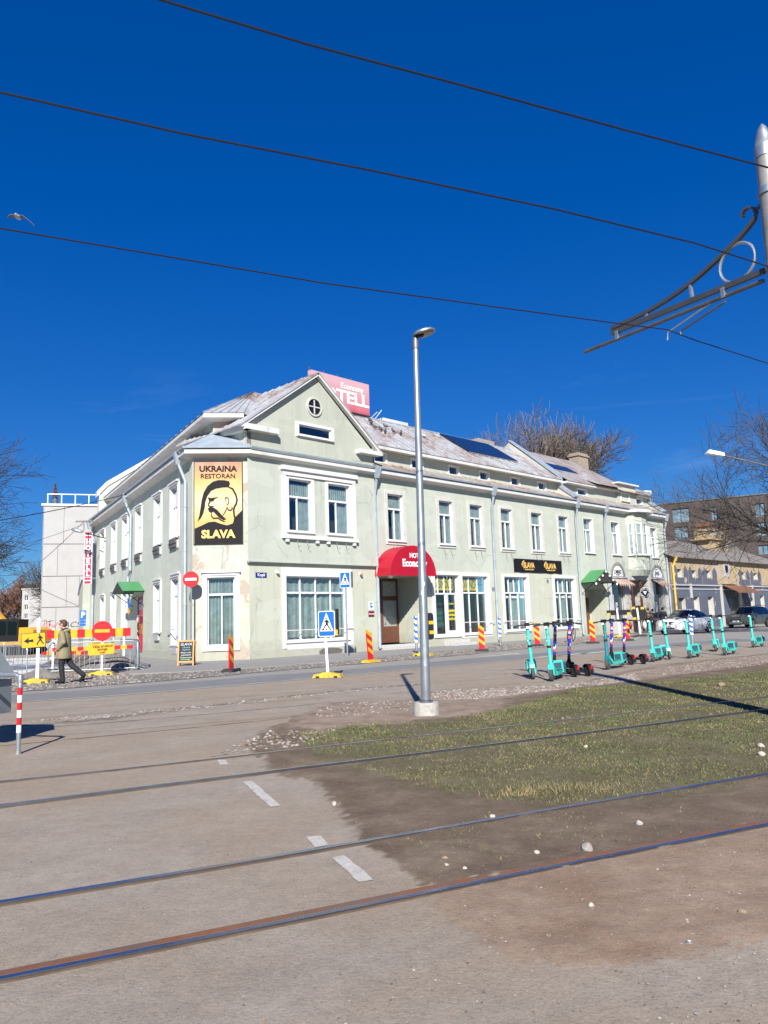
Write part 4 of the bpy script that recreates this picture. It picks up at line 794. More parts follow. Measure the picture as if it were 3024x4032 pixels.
mb = MB(); pts = [(28.5+(x-28.5)*1.12, y*1.12-.42) for x, y in bx]; mb.prism(pts, 9.14, 9.36, 'z'); mb.build('bay_cornice', M['cornice'], hotel, FA)
mb = MB(); tp = [(28.5+(x-28.5)*.75, 1.0) for x, y in bx]
for i in range(5): mb.quad((*pts[i], 9.37), (*pts[i+1], 9.37), (*tp[i+1], 10.15), (*tp[i], 10.15))
mb.build('bay_roof', M['roof2'], roof, FA)
mb = MB(); mb.box(30.0, 31.6, 5.4, 6.3, 12, 15.3); mb.box(29.9, 31.7, 5.3, 6.4, 15.0, 15.15); mb.build('chimney', mat('sooty brick chimney', (.30, .25, .19), .9, var=.25, sc=8), roof, FA)
mb = MB(); mb.box(17.0, 19.0, 6.0, 7.0, 12.5, 14.75); mb.build('chimney', mat('rendered chimney', (.30, .28, .25), .9, var=.2), roof, FA)
mb = MB(); mb.box(6.3, 8.6, 5.2, 6.0, 13.6, 14.35); mb.build('roof_vent', M['cornice'], roof, FA)
# ---- downpipes
def downpipe(F, x, ztop, zbot, y=-.5, hop=True, kink=None, m='zinc'):
    mb = MB(); pts = [(x-.15, y+.02, 9.35), (x-.14, y+.05, 9.0)] if hop else []
    pth = [(x-.12, y+.06, 9.0), (x, -.12, 8.1), (x, -.12, 5), (x, -.12, zbot+.15), (x-.02, -.22, zbot)]
    if kink: pth = [(x-.12, y+.06, 9.0), (x, -.12, 8.1), (x, -.12, kink+.3), (x-.45, -.14, kink), (x-.45, -.14, zbot)]
    mb.tube(pth, .075, 8); p = mb.build('downpipe', M[m], hotel, F, True)
    hb = MB(); hb.add([(x-.32, y-.12, 9.42), (x+.08, y-.12, 9.42), (x+.08, y+.2, 9.42), (x-.32, y+.2, 9.42), (x-.2, y-.02, 8.85), (x-.04, y-.02, 8.85), (x-.04, y+.14, 8.85), (x-.2, y+.14, 8.85)], [(0, 1, 5, 4), (1, 2, 6, 5), (2, 3, 7, 6), (3, 0, 4, 7), (0, 3, 2, 1), (4, 5, 6, 7)])
    if hop: hb.build('hopper', M['zinc'], p, F)
    for z in (6.9, 4.9, 2.5): cb_ = MB(); cb_.tube([(x-.1, -.12, z), (x+.1, -.12, z)], .02, 5); cb_.lathe([(.085, z), (.095, z+.02), (.085, z+.04)], 10, (x, -.12, 0)); cb_.build('clip', M['zinc'], p, F)
for x in (.15, 10.1, 19.66, 23.6, 33.3): downpipe(FA, x, 9.2, .12)
downpipe(FB, 2.5, 9.2, .1); downpipe(FB, -9.1, 9.2, 3.2, kink=4.6); downpipe(FB, -21.6, 9.2, .1)
# solar panels on the roof
M['solar'] = mat('solar panel glass', (.012, .02, .05), .08, var=.15, sc=2)
def solar(x0, x1, y0, y1, label):
    o = thing('solar_array', label, 'solar panel', FA @ T(x0, y0, 11.05+(y0-.62)*.68)); n = max(2, round((x1-x0)/1.1)); sl_ = 2.98/4.38
    for i in range(n):
        a, b = x0+(x1-x0)*i/n+.02, x0+(x1-x0)*(i+1)/n-.02; mb = MB(); z0 = 11.02+(y0-.62)*sl_+.16; z1 = 11.02+(y1-.62)*sl_+.16
        mb.add([(a, y0, z0), (b, y0, z0), (b, y1, z1), (a, y1, z1), (a, y0, z0-.05), (b, y0, z0-.05), (b, y1, z1-.05), (a, y1, z1-.05)], [(0, 1, 2, 3), (7, 6, 5, 4), (0, 4, 5, 1), (1, 5, 6, 2), (2, 6, 7, 3), (3, 7, 4, 0)]); mb.build('solar_panel', M['solar'], o, FA)
    for y in (y0, y1):
        z = 11.02+(y-.62)*sl_+.06; mb = MB(); mb.tube([(x0, y, z), (x1, y, z)], .04, 5); mb.build('mounting_rail', M['steel'], o, FA)
solar(11.2, 16.6, 2.3, 4.75, 'dark solar panels lying on the rusty roof behind the lamp post'); solar(20.3, 24.5, 2.2, 4.9, 'dark solar panels on the roof beyond the fire wall')
# ------------------------------------------------------------------ signs on and around the hotel
def board(F, x0, x1, z0, z1, y0, y1, m, name, parent): mb = MB(); mb.box(x0, x1, y0, y1, z0, z1); return mb.build(name, m, parent, F)
# big restaurant banner on the cut corner
bn = thing('restaurant_banner', 'tall orange and black restaurant banner with moustached cossack head on the cut corner', 'banner', FC @ T(1.1, -.02, 5.14))
def bannermat():
    m, N, L, b = nm('printed banner'); v = tc(N, L, 'Generated'); sx = N.new('ShaderNodeSeparateXYZ'); L.new(v, sx.inputs[0])
    o = ramp(N, L, sx.outputs[2], [(.0, (.55, .33, .10)), (.30, (.60, .37, .11)), (.50, (.60, .47, .30)), (.60, (.60, .43, .22)), (.76, (.58, .33, .09)), (.90, (.46, .22, .09)), (1, (.36, .17, .10))]); L.new(o, b.inputs['Base Color']); b.inputs['Roughness'].default_value = .42
    n2 = noise(N, L, tc(N, L, scale=(1, 1, .35)), 1.6, 3); bump(N, L, b, n2, .25, .1); return m
mb = MB(); nx, nz = 10, 14; bw_, bh_ = 2.08, 3.68
r_ = random.Random(3); V = [[(.09+bw_*i/nx, -.05+r_.uniform(-.008, .008), 5.14+bh_*j/nz) for i in range(nx+1)] for j in range(nz+1)]
for j in range(nz):
    for i in range(nx): mb.quad(V[j][i], V[j][i+1], V[j+1][i+1], V[j+1][i])
mb.build('banner_sheet', bannermat(), bn, FC, True)
def bp(pts): return [(.09+(x-137)/388*bw_, 8.82-(y-870)/665*bh_) for x, y in pts]
K = M['bannerblack'] = mat('banner black print', (.012, .012, .016), .6, var=.1, spec=.15)
FCb = FC @ T(0, -.07, 0)
shape('hair_print', bp([(420, 1030), (380, 1021), (330, 1020), (285, 1033), (243, 1068), (212, 1120), (196, 1180), (186, 1250), (176, 1310), (163, 1355), (188, 1328), (207, 1290), (221, 1240), (224, 1200), (241, 1150), (272, 1106), (312, 1087), (360, 1080), (400, 1078), (418, 1072), (427, 1050)]), K, bn, FCb)
shape('collar_print', bp([(526, 1268), (485, 1308), (462, 1330), (448, 1375), (400, 1390), (350, 1376), (300, 1357), (250, 1362), (200, 1386), (139, 1412), (139, 1533), (524, 1533)]), K, bn, FCb)
shapes('face_lines_print', [bp(stroke([(405, 1072), (448, 1092), (474, 1140), (484, 1180), (478, 1215), (462, 1240), (456, 1270), (461, 1315), (470, 1345)], 14)), bp([(245, 1160), (275, 1166), (335, 1157), (302, 1172), (290, 1190), (268, 1192), (262, 1208), (255, 1185)]), bp(stroke([(262, 1192), (252, 1212), (250, 1226), (268, 1236), (296, 1232)], 9)),
    bp([(245, 1250), (262, 1239), (292, 1243), (325, 1266), (355, 1302), (395, 1340), (372, 1345), (340, 1326), (312, 1298), (288, 1274), (276, 1286), (256, 1276)]), bp(stroke([(276, 1288), (277, 1316), (292, 1331), (328, 1328), (356, 1348), (386, 1360)], 10)), bp(stroke([(388, 1192), (387, 1168), (400, 1160), (414, 1174), (417, 1200), (405, 1226), (394, 1208)], 7)), bp(stroke([(404, 1238), (390, 1275), (366, 1310)], 7)), bp(stroke([(400, 1240), (412, 1264), (432, 1268), (446, 1252), (440, 1236)], 9))], K, bn, FCb)
zz = lambda y: 8.82-(y-870)/665*bh_
text('UKRAINA', .36, .012, mat=K, parent=bn, M=FCb @ T(1.12, 0, zz(928)), sx=1.06); text('RESTORAN', .29, .004, mat=K, parent=bn, M=FCb @ T(1.12, 0, zz(988)), sx=1.06)
text('SLAVA', .48, .022, mat=M['gold'], parent=bn, M=FCb @ T(1.12, -.01, zz(1462)), sx=1.04)
fb = MB(); fb.box(.05, 2.21, -.045, -.02, 5.10, 5.14); fb.box(.05, 2.21, -.045, -.02, 8.82, 8.86); fb.box(.05, .09, -.045, -.02, 5.14, 8.82); fb.box(2.17, 2.21, -.045, -.02, 5.14, 8.82); fb.build('banner_frame', M['black'], bn, FC)
# black banner on the street front
b2 = thing('shop_banner', 'black horizontal banner with two gold restaurant logos above the shop windows', 'banner', FA @ T(14.85, -.02, 4.27))
mb = MB(); nx = 24
for i in range(nx):
    xa, xb = 12.15+5.45*i/nx, 12.15+5.45*(i+1)/nx; ya, yb = -.05+.015*math.sin(i*1.3), -.05+.015*math.sin((i+1)*1.3); mb.quad((xa, ya, 4.27+.01*math.sin(i)), (xb, yb, 4.27+.01*math.sin(i+1)), (xb, yb, 5.13), (xa, ya, 5.13))
mb.build('banner_sheet', K, b2, FA, True)
for x in (13.6, 16.1):
    text('SLAVA', .48, .014, mat=M['gold'], parent=b2, M=FA @ T(x+.15, -.075, 4.72), sx=.86); text('UKRAINA RESTORAN', .12, .002, mat=M['gold'], parent=b2, M=FA @ T(x+.15, -.075, 4.46), sx=.85)
    shapes('head_logo', [[(x-.52, 4.98), (x-.4, 5.03), (x-.3, 4.98), (x-.42, 4.95), (x-.55, 4.82), (x-.60, 4.60), (x-.66, 4.80)], stroke([(x-.45, 4.82), (x-.5, 4.7), (x-.42, 4.6), (x-.48, 4.5)], .05)], M['gold'], b2, FA @ T(0, -.075, 0))
# hotel roof sign
rs_ = thing('roof_sign', 'big pinkish red roof sign reading hotel behind the gable', 'sign', FA @ T(2.4, 5.0, 14.0))
def fade():
    m, N, L, b = nm('faded red sign'); v = tc(N, L, 'Generated'); sx = N.new('ShaderNodeSeparateXYZ'); L.new(v, sx.inputs[0])
    o = ramp(N, L, mul(N, L, sx.outputs[2], mul(N, L, noise(N, L, tc(N, L, scale=(1, 1, .15)), 2.5, 6), .3), 'ADD'), [(.12, (.46, .07, .10)), (.45, (.52, .20, .23)), (1.0, (.55, .33, .36))]); L.new(o, b.inputs['Base Color']); b.inputs['Roughness'].default_value = .45; return m
mb = MB(); mb.box(.15, 4.78, 4.85, 5.15, 14.12, 16.12); mb.build('sign_box', fade(), rs_, FA)
mb = MB(); mb.box(.12, 4.8, 4.83, 5.17, 14.06, 14.12); mb.build('sign_underside', M['dark'], rs_, FA)
text('Economy', .50, .008, mat=M['signwhite'], parent=rs_, M=FA @ T(3.35, 4.835, 15.62)); text('HOTELL', 1.05, .03, mat=M['signwhite'], parent=rs_, M=FA @ T(2.42, 4.835, 14.93), sx=1.2)
for x in (.3, 1.4, 2.5, 3.6, 4.6): mb = MB(); mb.tube([(x, 5.2, 13.7), (x, 5.2, 16.4)], .035, 5); mb.tube([(x, 5.2, 15.9), (x, 6.6, 13.4)], .03, 5); mb.build('sign_post', M['steeldark'], rs_, FA)
mb = MB(); mb.tube([(4.9, 5.1, 13.9), (5.5, 4.9, 14.5)], .03, 5); mb.tube([(5.4, 5.1, 14.0), (5.9, 4.9, 14.7)], .03, 5); mb.build('roof_bracket', M['steel'], rs_, FA)
# red awning
aw = thing('awning', 'red domed hotel awning over the street entrance', 'awning', FA @ T(1.8, 0, 3.85)); n = 16
cx_, rx, z0, hz, o_ = 1.80, 1.72, 3.90, 1.46, 1.15
mb = MB(); P0 = [(cx_-rx*math.cos(math.pi*i/n), z0+hz*math.sin(math.pi*i/n)) for i in range(n+1)]
for i in range(n): mb.quad((P0[i][0], -o_, P0[i][1]), (P0[i+1][0], -o_, P0[i+1][1]), (P0[i+1][0], 0, P0[i+1][1]), (P0[i][0], 0, P0[i][1]))
mb.build('awning_hood', M['awning'], aw, FA, True)
mb = MB(); mb.poly([(p[0], -o_-.004, p[1]) for p in P0]); mb.build('awning_front', M['awning'], aw, FA)
mb = MB(); k = 18
for i in range(k): x0, x1 = cx_-rx+2*rx*i/k, cx_-rx+2*rx*(i+1)/k; mb.poly([(x0, -o_-.006, z0), (x0, -o_-.02, z0-.10), ((x0+x1)/2, -o_-.02, z0-.15), (x1, -o_-.02, z0-.10), (x1, -o_-.006, z0)])
for i in range(7): y0, y1 = -o_+o_*i/7, -o_+o_*(i+1)/7; mb.poly([(cx_-rx, y0, z0), (cx_-rx, y0, z0-.1), (cx_-rx, (y0+y1)/2, z0-.15), (cx_-rx, y1, z0-.1), (cx_-rx, y1, z0)])
mb.build('valance', M['awning'], aw, FA)
text('HOTELL', .34, .010, mat=M['signwhite'], parent=aw, M=FA @ T(2.1, -o_-.015, 4.82)); text('Economy', .52, .018, mat=M['signwhite'], parent=aw, M=FA @ T(1.86, -o_-.015, 4.42), sx=.95)
mb = MB(); mb.ell((.75, -.45, 3.8), (.16, .16, .12)); mb.build('lamp_globe', M['signwhite'], aw, FA, True)
# small wall signs
def plate(F, x0, x1, z0, z1, m, name, label, cat, txt=None, ts=.1, tm='signwhite', y=-.03):
    o = thing(name, label, cat, F @ T((x0+x1)/2, y, z0)); board(F, x0, x1, z0, z1, y, y+.02, M[m], 'plate', o)
    if txt: text(txt, ts, .002, mat=M[tm], parent=o, M=F @ T((x0+x1)/2, y-.004, (z0+z1)/2))
    return o
M['navy'] = mat('navy enamel', (.01, .025, .20), .35); M['maroon'] = mat('maroon plate', (.16, .008, .03), .4)
plate(FA, -7.35, -6.75, 3.62, 3.84, 'navy', 'street_name_plate', 'small navy street name plate reading Kopli near the corner', 'sign', 'Kopli', .19)
o = plate(FA, -.42, -.12, 2.10, 2.50, 'signwhite', 'info_plate', 'small white plate with blue square beside the hotel entrance', 'sign'); board(FA, -.36, -.18, 2.2, 2.46, -.036, -.03, M['signblue'], 'blue_field', o); shapes('animal_mark', [[(-.33, 2.3), (-.33, 2.36), (-.25, 2.38), (-.22, 2.42), (-.2, 2.38), (-.22, 2.28), (-.24, 2.28), (-.25, 2.33), (-.30, 2.33), (-.31, 2.28)]], M['signwhite'], o, FA @ T(0, -.04, 0))
plate(FA, -.48, -.08, 1.75, 2.03, 'maroon', 'hotel_plate', 'small maroon hotel plate below the white plate beside the entrance', 'sign', 'Economy', .10)
for F, x, lab in ((FA, -6.2, 'white security camera near the corner on the street front'), (FA, -.98, 'small red and white security camera beside the hotel entrance')):
    o = thing('security_camera', lab, 'camera', F @ T(x, 0, 3.9)); mb = MB(); mb.box(x-.03, x+.03, -.05, 0, 3.85, 3.97); mb.build('mount', M['signwhite'], o, F); mb = MB(); mb.ell((x, -.12, 3.86), (.07, .1, .07)); mb.build('dome', M['signwhite'] if x < -3 else mat('pink dome', (.45, .15, .13), .4), o, F, True)
# round pawnshop sign
rg_ = thing('round_sign', 'round black and white pawnshop sign with a diamond hanging at the entrance', 'sign', FA @ T(26.7, -1.2, 2.4)); FS = FA @ T(26.75, -1.25, 2.95, R(-28)) @ Matrix.Scale(.60, 4)
shape('disc', arc(0, 0, .72, 0, 360, 28)[:-1], M['black'], rg_, FS, .06)
k = 28; mb = MB(); o1, o2 = arc(0, 0, .72, 0, 360, k)[:-1], arc(0, 0, .66, 0, 360, k)[:-1]
for i in range(k): mb.prism([o1[i], o1[(i+1) % k], o2[(i+1) % k], o2[i]], -.075, -.062)
mb.build('rim', M['signwhite'], rg_, FS)
for s, a0, da, fl in (('LOMBARD', 205, -38, 1), ('JUVEELI POOD', 214, 10.5, -1)):
    for i, ch in enumerate(s):
        if ch == ' ': continue
        a = (160-(140/6)*i) if fl > 0 else (192+(156/11)*i); rr = .51
        text(ch, .2, .006, mat=M['signwhite'], parent=rg_, M=FS @ T(rr*math.cos(R(a)), -.066, rr*math.sin(R(a))) @ Matrix.Rotation(R(-(a-90) if fl > 0 else -(a+90)), 4, 'Y'))
shapes('diamond_mark', [[(-.28, .1), (-.18, .22), (.18, .22), (.28, .1)], [(-.26, .07), (.26, .07), (0, -.25)]], M['signwhite'], rg_, FS @ T(0, -.063, 0))
mb = MB(); mb.tube([(0, .05, .78), (0, 1.25, .82)], .025, 5); mb.tube([(-.6, -.03, .80), (.6, -.03, .80)], .02, 5); mb.build('hanger', M['black'], rg_, FS)
# vertical hotel sign on the side street
vs = thing('vertical_sign', 'vertical red and white hotel sign projecting from the far end of the side front', 'sign', FB @ T(-20.6, -1.2, 4.85)); FV = T(-20.95, 54, 0, R(6))
M['signred'] = mat('sign crimson', (.42, .008, .05), .4)
board(FV, -.27, .27, 4.82, 8.45, 0, .12, M['signwhite'], 'back_panel', vs)
hh = 3.63/8
for i, ch in enumerate('=HOTELL='):
    zc = 8.45-hh*(i+.5); board(FV, -.22, .22, zc-hh/2+.025, zc+hh/2-.025, -.03, -.002, M['signred'], 'letter_box', vs)
    if ch == '=': board(FV, -.2, .2, zc-.035, zc+.03, -.036, -.028, M['signwhite'], 'bar_mark', vs)
    else: text(ch, .46, .018, mat=M['signwhite'], parent=vs, M=FV @ T(0, -.035, zc))
for z in (5.2, 7.9): mb = MB(); mb.tube([(.2, .06, z), (.9, .2, z)], .03, 5); mb.build('bracket', M['steel'], vs, FV)
# ukrainian flag and pennant
fl = thing('flag', 'small blue and yellow flag hanging beside the red side door', 'flag', FB @ T(-6.0, -.5, 3.2)); mb = MB()
mb.tube([(-7.0, -.1, 3.35), (-5.75, -1.0, 2.95)], .015, 5, 0); mb.build('flagpole', M['black'], fl, FB)
for k, (za, zb, m) in enumerate(((2.65, 3.15, 'signblue'), (2.35, 2.65, 'yellow'))): mb = MB(); mb.poly([(-6.15, -.8, za), (-5.85, -.85, za-.05), (-5.9, -.9, zb), (-6.1, -.82, zb)]); mb.poly([(-5.85, -.85, za-.05), (-5.6, -.8, za+.1), (-5.7, -.86, zb+.02), (-5.9, -.9, zb)]); mb.build('cloth', M[m], fl, FB)

# ------------------------------------------------------------------ street lamp in front
M['lamppost'] = mat('zinc lamp post', (.36, .39, .41), .38, .7, var=.1, sc=4)
lp = thing('street_lamp', 'tall galvanised street lamp with flat oval head beside the tram tracks', 'street lamp', T(.55, 12.25, 0)); FL = T(.55, 12.25, 0, 0, R(.65))
mb = MB(); mb.lathe([(.205, -.1), (.20, .17), (.19, .2), (.0, .2)], 24); mb.build('footing', mat('stained concrete footing', (.40, .385, .355), .95, var=.18, sc=14, bp=.5, dirt=.55), lp, FL, True)
mb = MB(); mb.lathe([(.105, .2), (.105, .225), (.085, .24), (.078, .24)], 20); mb.build('flange', M['steeldark'], lp, FL, True)
mb = MB(); mb.lathe([(.074, .24), (.066, 2.2), (.064, 2.21), (.055, 4.4), (.045, 5.98), (.0, 5.98)], 20); mb.build('pole', M['lamppost'], lp, FL, True)
mb = MB(); mb.box(-.022, .022, -.075, -.066, .75, 1.15); mb.build('service_hatch', M['steel'], lp, FL); mb = MB(); mb.box(.0, .03, -.073, -.064, 2.0, 2.06); mb.box(-.03, .0, -.072, -.064, 1.86, 1.92); mb.build('sticker', M['signwhite'], lp, FL)
mb = MB(); mb.lathe([(.058, 5.92), (.058, 6.05), (.05, 6.07), (.05, 6.12)], 14); mb.build('neck', M['steeldark'], lp, FL, True)
FH = FL @ T(.145, 0, 6.19, R(8), R(-14)); mb = MB(); mb.lathe([(.0, .055), (.09, .052), (.16, .038), (.195, .012), (.198, -.008), (.18, -.02), (0, -.02)], 28); hd = mb.build('lamp_head', M['steel'], lp, FH @ Matrix.Diagonal((1.0, .95, 1, 1)), True)
mb = MB(); mb.lathe([(.0, -.032), (.10, -.032), (.11, -.022), (0, -.022)], 20); mb.build('lens', mat('lamp lens', (.22, .19, .14), .25), hd, FH @ T(.06, 0, 0), True)
mb = MB(); mb.box(-.16, -.02, -.05, .05, -.05, -.02); mb.build('gear_tray', M['black'], hd, FH)

# ------------------------------------------------------------------ tram pole with bracket, overhead wires
tp = thing('tram_pole', 'grey tram catenary pole with ornamental bracket arm at the right edge', 'pole', T(5.38, 9.75, 0)); FP = T(5.38, 9.75, 0)
mb = MB(); mb.lathe([(.19, -.1), (.185, .1), (.155, 3.5), (.125, 7.62), (0, 7.62)], 24); mb.build('pole_shaft', mat('weathered pole paint', (.30, .29, .27), .55, .35, var=.15), tp, FP, True)
mb = MB(); mb.lathe([(.135, 7.55), (.137, 7.72), (.12, 7.74), (.105, 7.85), (.055, 8.0), (.012, 8.06), (0, 8.06)], 24); mb.build('cap', M['steel'], tp, FP, True)
for z in (7.06, 6.02): mb = MB(); mb.lathe([(.138, z-.05), (.15, z-.05), (.15, z+.05), (.138, z+.05)], 20); mb.build('clamp_band', M['steel'], tp, FP, True)
FQ = T(5.38, 9.75, 0, R(90+27.1)) ; beam = mat('shade-toned bracket steel', (.085, .09, .095), .5, .4)  # near-black base colour holds the shade of the arm's sunless side
def bpath(pts, r, nm_, m, n=6): mb = MB(); mb.tube([(u, 0, z) for u, z in pts], r, n); return mb.build(nm_, m, tp, FQ, True)
def bbeam(pts, w_, h_, nm_, m):
    mb = MB(); P_ = []
    for i, p in enumerate(pts):
        a = Vector(pts[max(i-1, 0)]); b = Vector(pts[min(i+1, len(pts)-1)]); t = (b-a).normalized(); nn = Vector((-t.y, t.x))*h_/2; P_.append(((p[0]+nn.x, p[1]+nn.y), (p[0]-nn.x, p[1]-nn.y)))
    for i in range(len(P_)-1): mb.prism([P_[i][0], P_[i+1][0], P_[i+1][1], P_[i][1]], -w_/2, w_/2)
    return mb.build(nm_, m, tp, FQ)
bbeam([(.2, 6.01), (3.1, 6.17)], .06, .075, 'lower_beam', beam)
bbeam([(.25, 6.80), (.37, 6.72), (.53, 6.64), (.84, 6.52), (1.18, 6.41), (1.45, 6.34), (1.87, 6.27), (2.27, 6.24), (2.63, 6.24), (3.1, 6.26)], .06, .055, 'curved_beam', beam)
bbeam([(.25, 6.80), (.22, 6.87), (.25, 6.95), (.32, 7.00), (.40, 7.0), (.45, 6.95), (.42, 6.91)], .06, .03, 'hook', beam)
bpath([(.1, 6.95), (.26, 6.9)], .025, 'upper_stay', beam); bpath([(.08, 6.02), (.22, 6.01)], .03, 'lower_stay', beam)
mb = MB(); k = 24; c = (.60, 6.31)
mb.tube([(c[0]+.29*math.cos(2*math.pi*i/k), 0, c[1]+.27*math.sin(2*math.pi*i/k)) for i in range(k)], .022, 6, closed=True); mb.build('ring', M['steel'], tp, FQ, True)
bbeam([(1.42, 6.33), (1.41, 6.11)], .05, .035, 'strut', M['steel']); bbeam([(2.3, 6.22), (2.3, 6.15)], .05, .05, 'strut', M['steel'])
bpath([(.23, 5.88), (3.78, 6.07)], .033, 'insulated_tube', M['steeldark'], 8)
for u, z in ((2.97, 6.08), (.86, 5.96)): mb = MB(); mb.box(u-.03, u+.03, -.04, .04, z-.07, z+.08); mb.build('tube_clamp', M['steel'], tp, FQ)
bpath([(1.02, 5.92), (1.92, 5.76), (1.94, 5.64)], .014, 'registration_arm', M['steel']); bpath([(.85, 5.83), (1.67, 5.69), (1.68, 5.62)], .016, 'registration_arm', M['steeldark'])
def wire(pts, r, label, name='overhead_wire'):
    P_ = []
    for i in range(len(pts)-1):
        a, b = Vector(pts[i]), Vector(pts[i+1]); P_ += [a.lerp(b, k/4) for k in range(4)]
    P_.append(Vector(pts[-1])); mb = MB(); mb.tube(P_, r, 6); return tag(mb.build(name, M['black'], None, None, True), label, 'wire', 'overhead tram wires' if 'overhead' in name else None)
wire([(-22, -.2, 5.75), (-3.87, 7.45, 5.62), (-.64, 8.96, 5.6), (1.5, 9.83, 5.6), (3.43, 10.6, 5.6), (4.28, 10.92, 5.6), (4.89, 11.41, 5.6), (6.64, 12.67, 5.6), (25, 25.5, 5.9)], .0085, 'lowest contact wire held by the bracket arm')
wire([(-20, -1.5, 6.3), (-3.05, 5.77, 5.88), (-1.67, 6.35, 5.85), (-.02, 6.99, 5.84), (1.98, 7.84, 5.84), (3.85, 8.74, 5.85), (5.3, 9.6, 5.87)], .0095, 'middle overhead wire running to the tram pole')
wire([(-18, -3.5, 5.9), (-1.35, 4.36, 5.42), (-.43, 4.77, 5.4), (.7, 5.23, 5.39), (2.09, 5.84, 5.4), (3.58, 6.46, 5.4), (20, 14.5, 5.8)], .008, 'uppermost overhead wire crossing the top of the sky')

# ------------------------------------------------------------------ traffic signs
def striped(F, x0, x1, z0, z1, y, n, name, parent, diag=0, m=('red', 'yellow'), t=.02):
    mb = MB(); w_ = (x1-x0)/n
    for i in range(n): a, b = x0+w_*i, x0+w_*(i+1); mb.box(a, b, y, y+t, z0, z1, i % 2)
    return mb.build(name, [M[m[0]], M[m[1]]], parent, F)
def rrect(x0, x1, z0, z1, r, n=4): return arc(x1-r, z1-r, r, 0, 90, n)+arc(x0+r, z1-r, r, 90, 180, n)+arc(x0+r, z0+r, r, 180, 270, n)+arc(x1-r, z0+r, r, 270, 360, n)
def sfoot(o, F, m='yellow'):
    mb = MB(); mb.prism([(-.40, 0), (.40, 0), (.36, .09), (.16, .11), (.12, .14), (-.12, .14), (-.16, .11), (-.36, .09)], -.19, .19); mb.build('foot', mat('scuffed yellow rubber', (.60, .42, .03), .7, var=.25, sc=9, dirt=.6) if m == 'yellow' else M[m], o, F)
    mb = MB(); mb.box(-.3, -.2, -.21, .21, -.0, .05); mb.box(.2, .3, -.21, .21, 0, .05); mb.build('foot_rib', M['rubber'], o, F)
def slotpost(o, F, h, z0=.1, hw=.035):
    mb = MB(); mb.box(-hw, hw, -.02, .02, z0, h); p = mb.build('post', M['whitenew'], o, F)
    k = int((h-z0)/.22)
    for i in range(k): mb = MB(); mb.box(-.008, .008, -.023, -.019, z0+.12+i*.22, z0+.17+i*.22); mb.build('slot', M['black'], p, F)
def walker(x, z, s, fl=1):   # pedestrian pictogram outlines
    q = lambda L: [(x+fl*a*s, z+b*s) for a, b in L]
    return [q(arc(.02, .43, .065, 0, 360, 10)[:-1]), q([(-.06, .33), (.04, .35), (.1, .28), (.2, .16), (.17, .12), (.08, .2), (.06, .02), (.22, -.2), (.28, -.42), (.2, -.42), (.13, -.22), (-.02, -.05), (-.12, -.22), (-.26, -.38), (-.32, -.34), (-.2, -.18), (-.12, 0), (-.12, .18), (-.2, .06), (-.25, .1), (-.16, .26)])]
def crossing(name, label, F, cz, s, h, foot, postw):
    o = thing(name, label, 'traffic sign', F)
    if foot: sfoot(o, F); slotpost(o, F @ T(0, .03, 0, 0, R(-2.5)), cz-s*.4)
    else: mb = MB(); mb.tube([(0, .06, 0), (0, .06, cz+s*.4)], .035, 10); mb.build('post', M['steel'], o, F, True)
    hs_ = s*h/2
    shape('plate', rrect(-s/2, s/2, cz-hs_, cz+hs_, .05), M['signwhite'], o, F, .03); FF = F @ T(0, -.033, 0)
    shape('blue_field', rrect(-s/2+.02, s/2-.02, cz-hs_+.02, cz+hs_-.02, .04), M['signblue'], o, FF, .003)
    shape('white_triangle', [(-s*.40, cz-hs_*.58), (s*.40, cz-hs_*.58), (0, cz+hs_*.86)], M['signwhite'], o, FF @ T(0, -.005, 0), .003)
    shapes('pedestrian_mark', walker(0, cz-hs_*.05, s*.78, -1) + [[(-s*.29, cz-hs_*.52), (-s*.20, cz-hs_*.52), (-s*.17, cz-hs_*.38), (-s*.25, cz-hs_*.38)], [(-.03*s, cz-hs_*.52), (.06*s, cz-hs_*.52), (.05*s, cz-hs_*.38), (-.02*s, cz-hs_*.38)], [(.2*s, cz-hs_*.52), (.29*s, cz-hs_*.52), (.24*s, cz-hs_*.38), (.17*s, cz-hs_*.38)]], M['black'], o, FF @ T(0, -.010, 0), .003)
    return o
c1 = crossing('crossing_sign', 'temporary blue pedestrian crossing sign on a yellow foot', T(-1.68, 21.4, .012, R(-8)), 1.45, .47, 1.48, True, 0)
mb = MB(); mb.box(.24, .28, .02, .3, 1.15, 1.85); mb.build('back_sign_panel', M['black'], c1, W[c1.name]); mb = MB(); mb.box(.24, .30, -.01, .02, 1.13, 1.28); mb.build('yellow_sticker', M['yellow'], c1, W[c1.name])
c2 = crossing('crossing_sign', 'fixed blue pedestrian crossing sign on a tall steel post by the big window', T(-1.77, 33.13, .05, R(-12)), 3.25, .46, 1.48, False, 0)
mb = MB(); mb.box(.25, .29, .0, .2, 2.92, 3.6); mb.build('back_sign_panel', M['steeldark'], c2, W[c2.name])
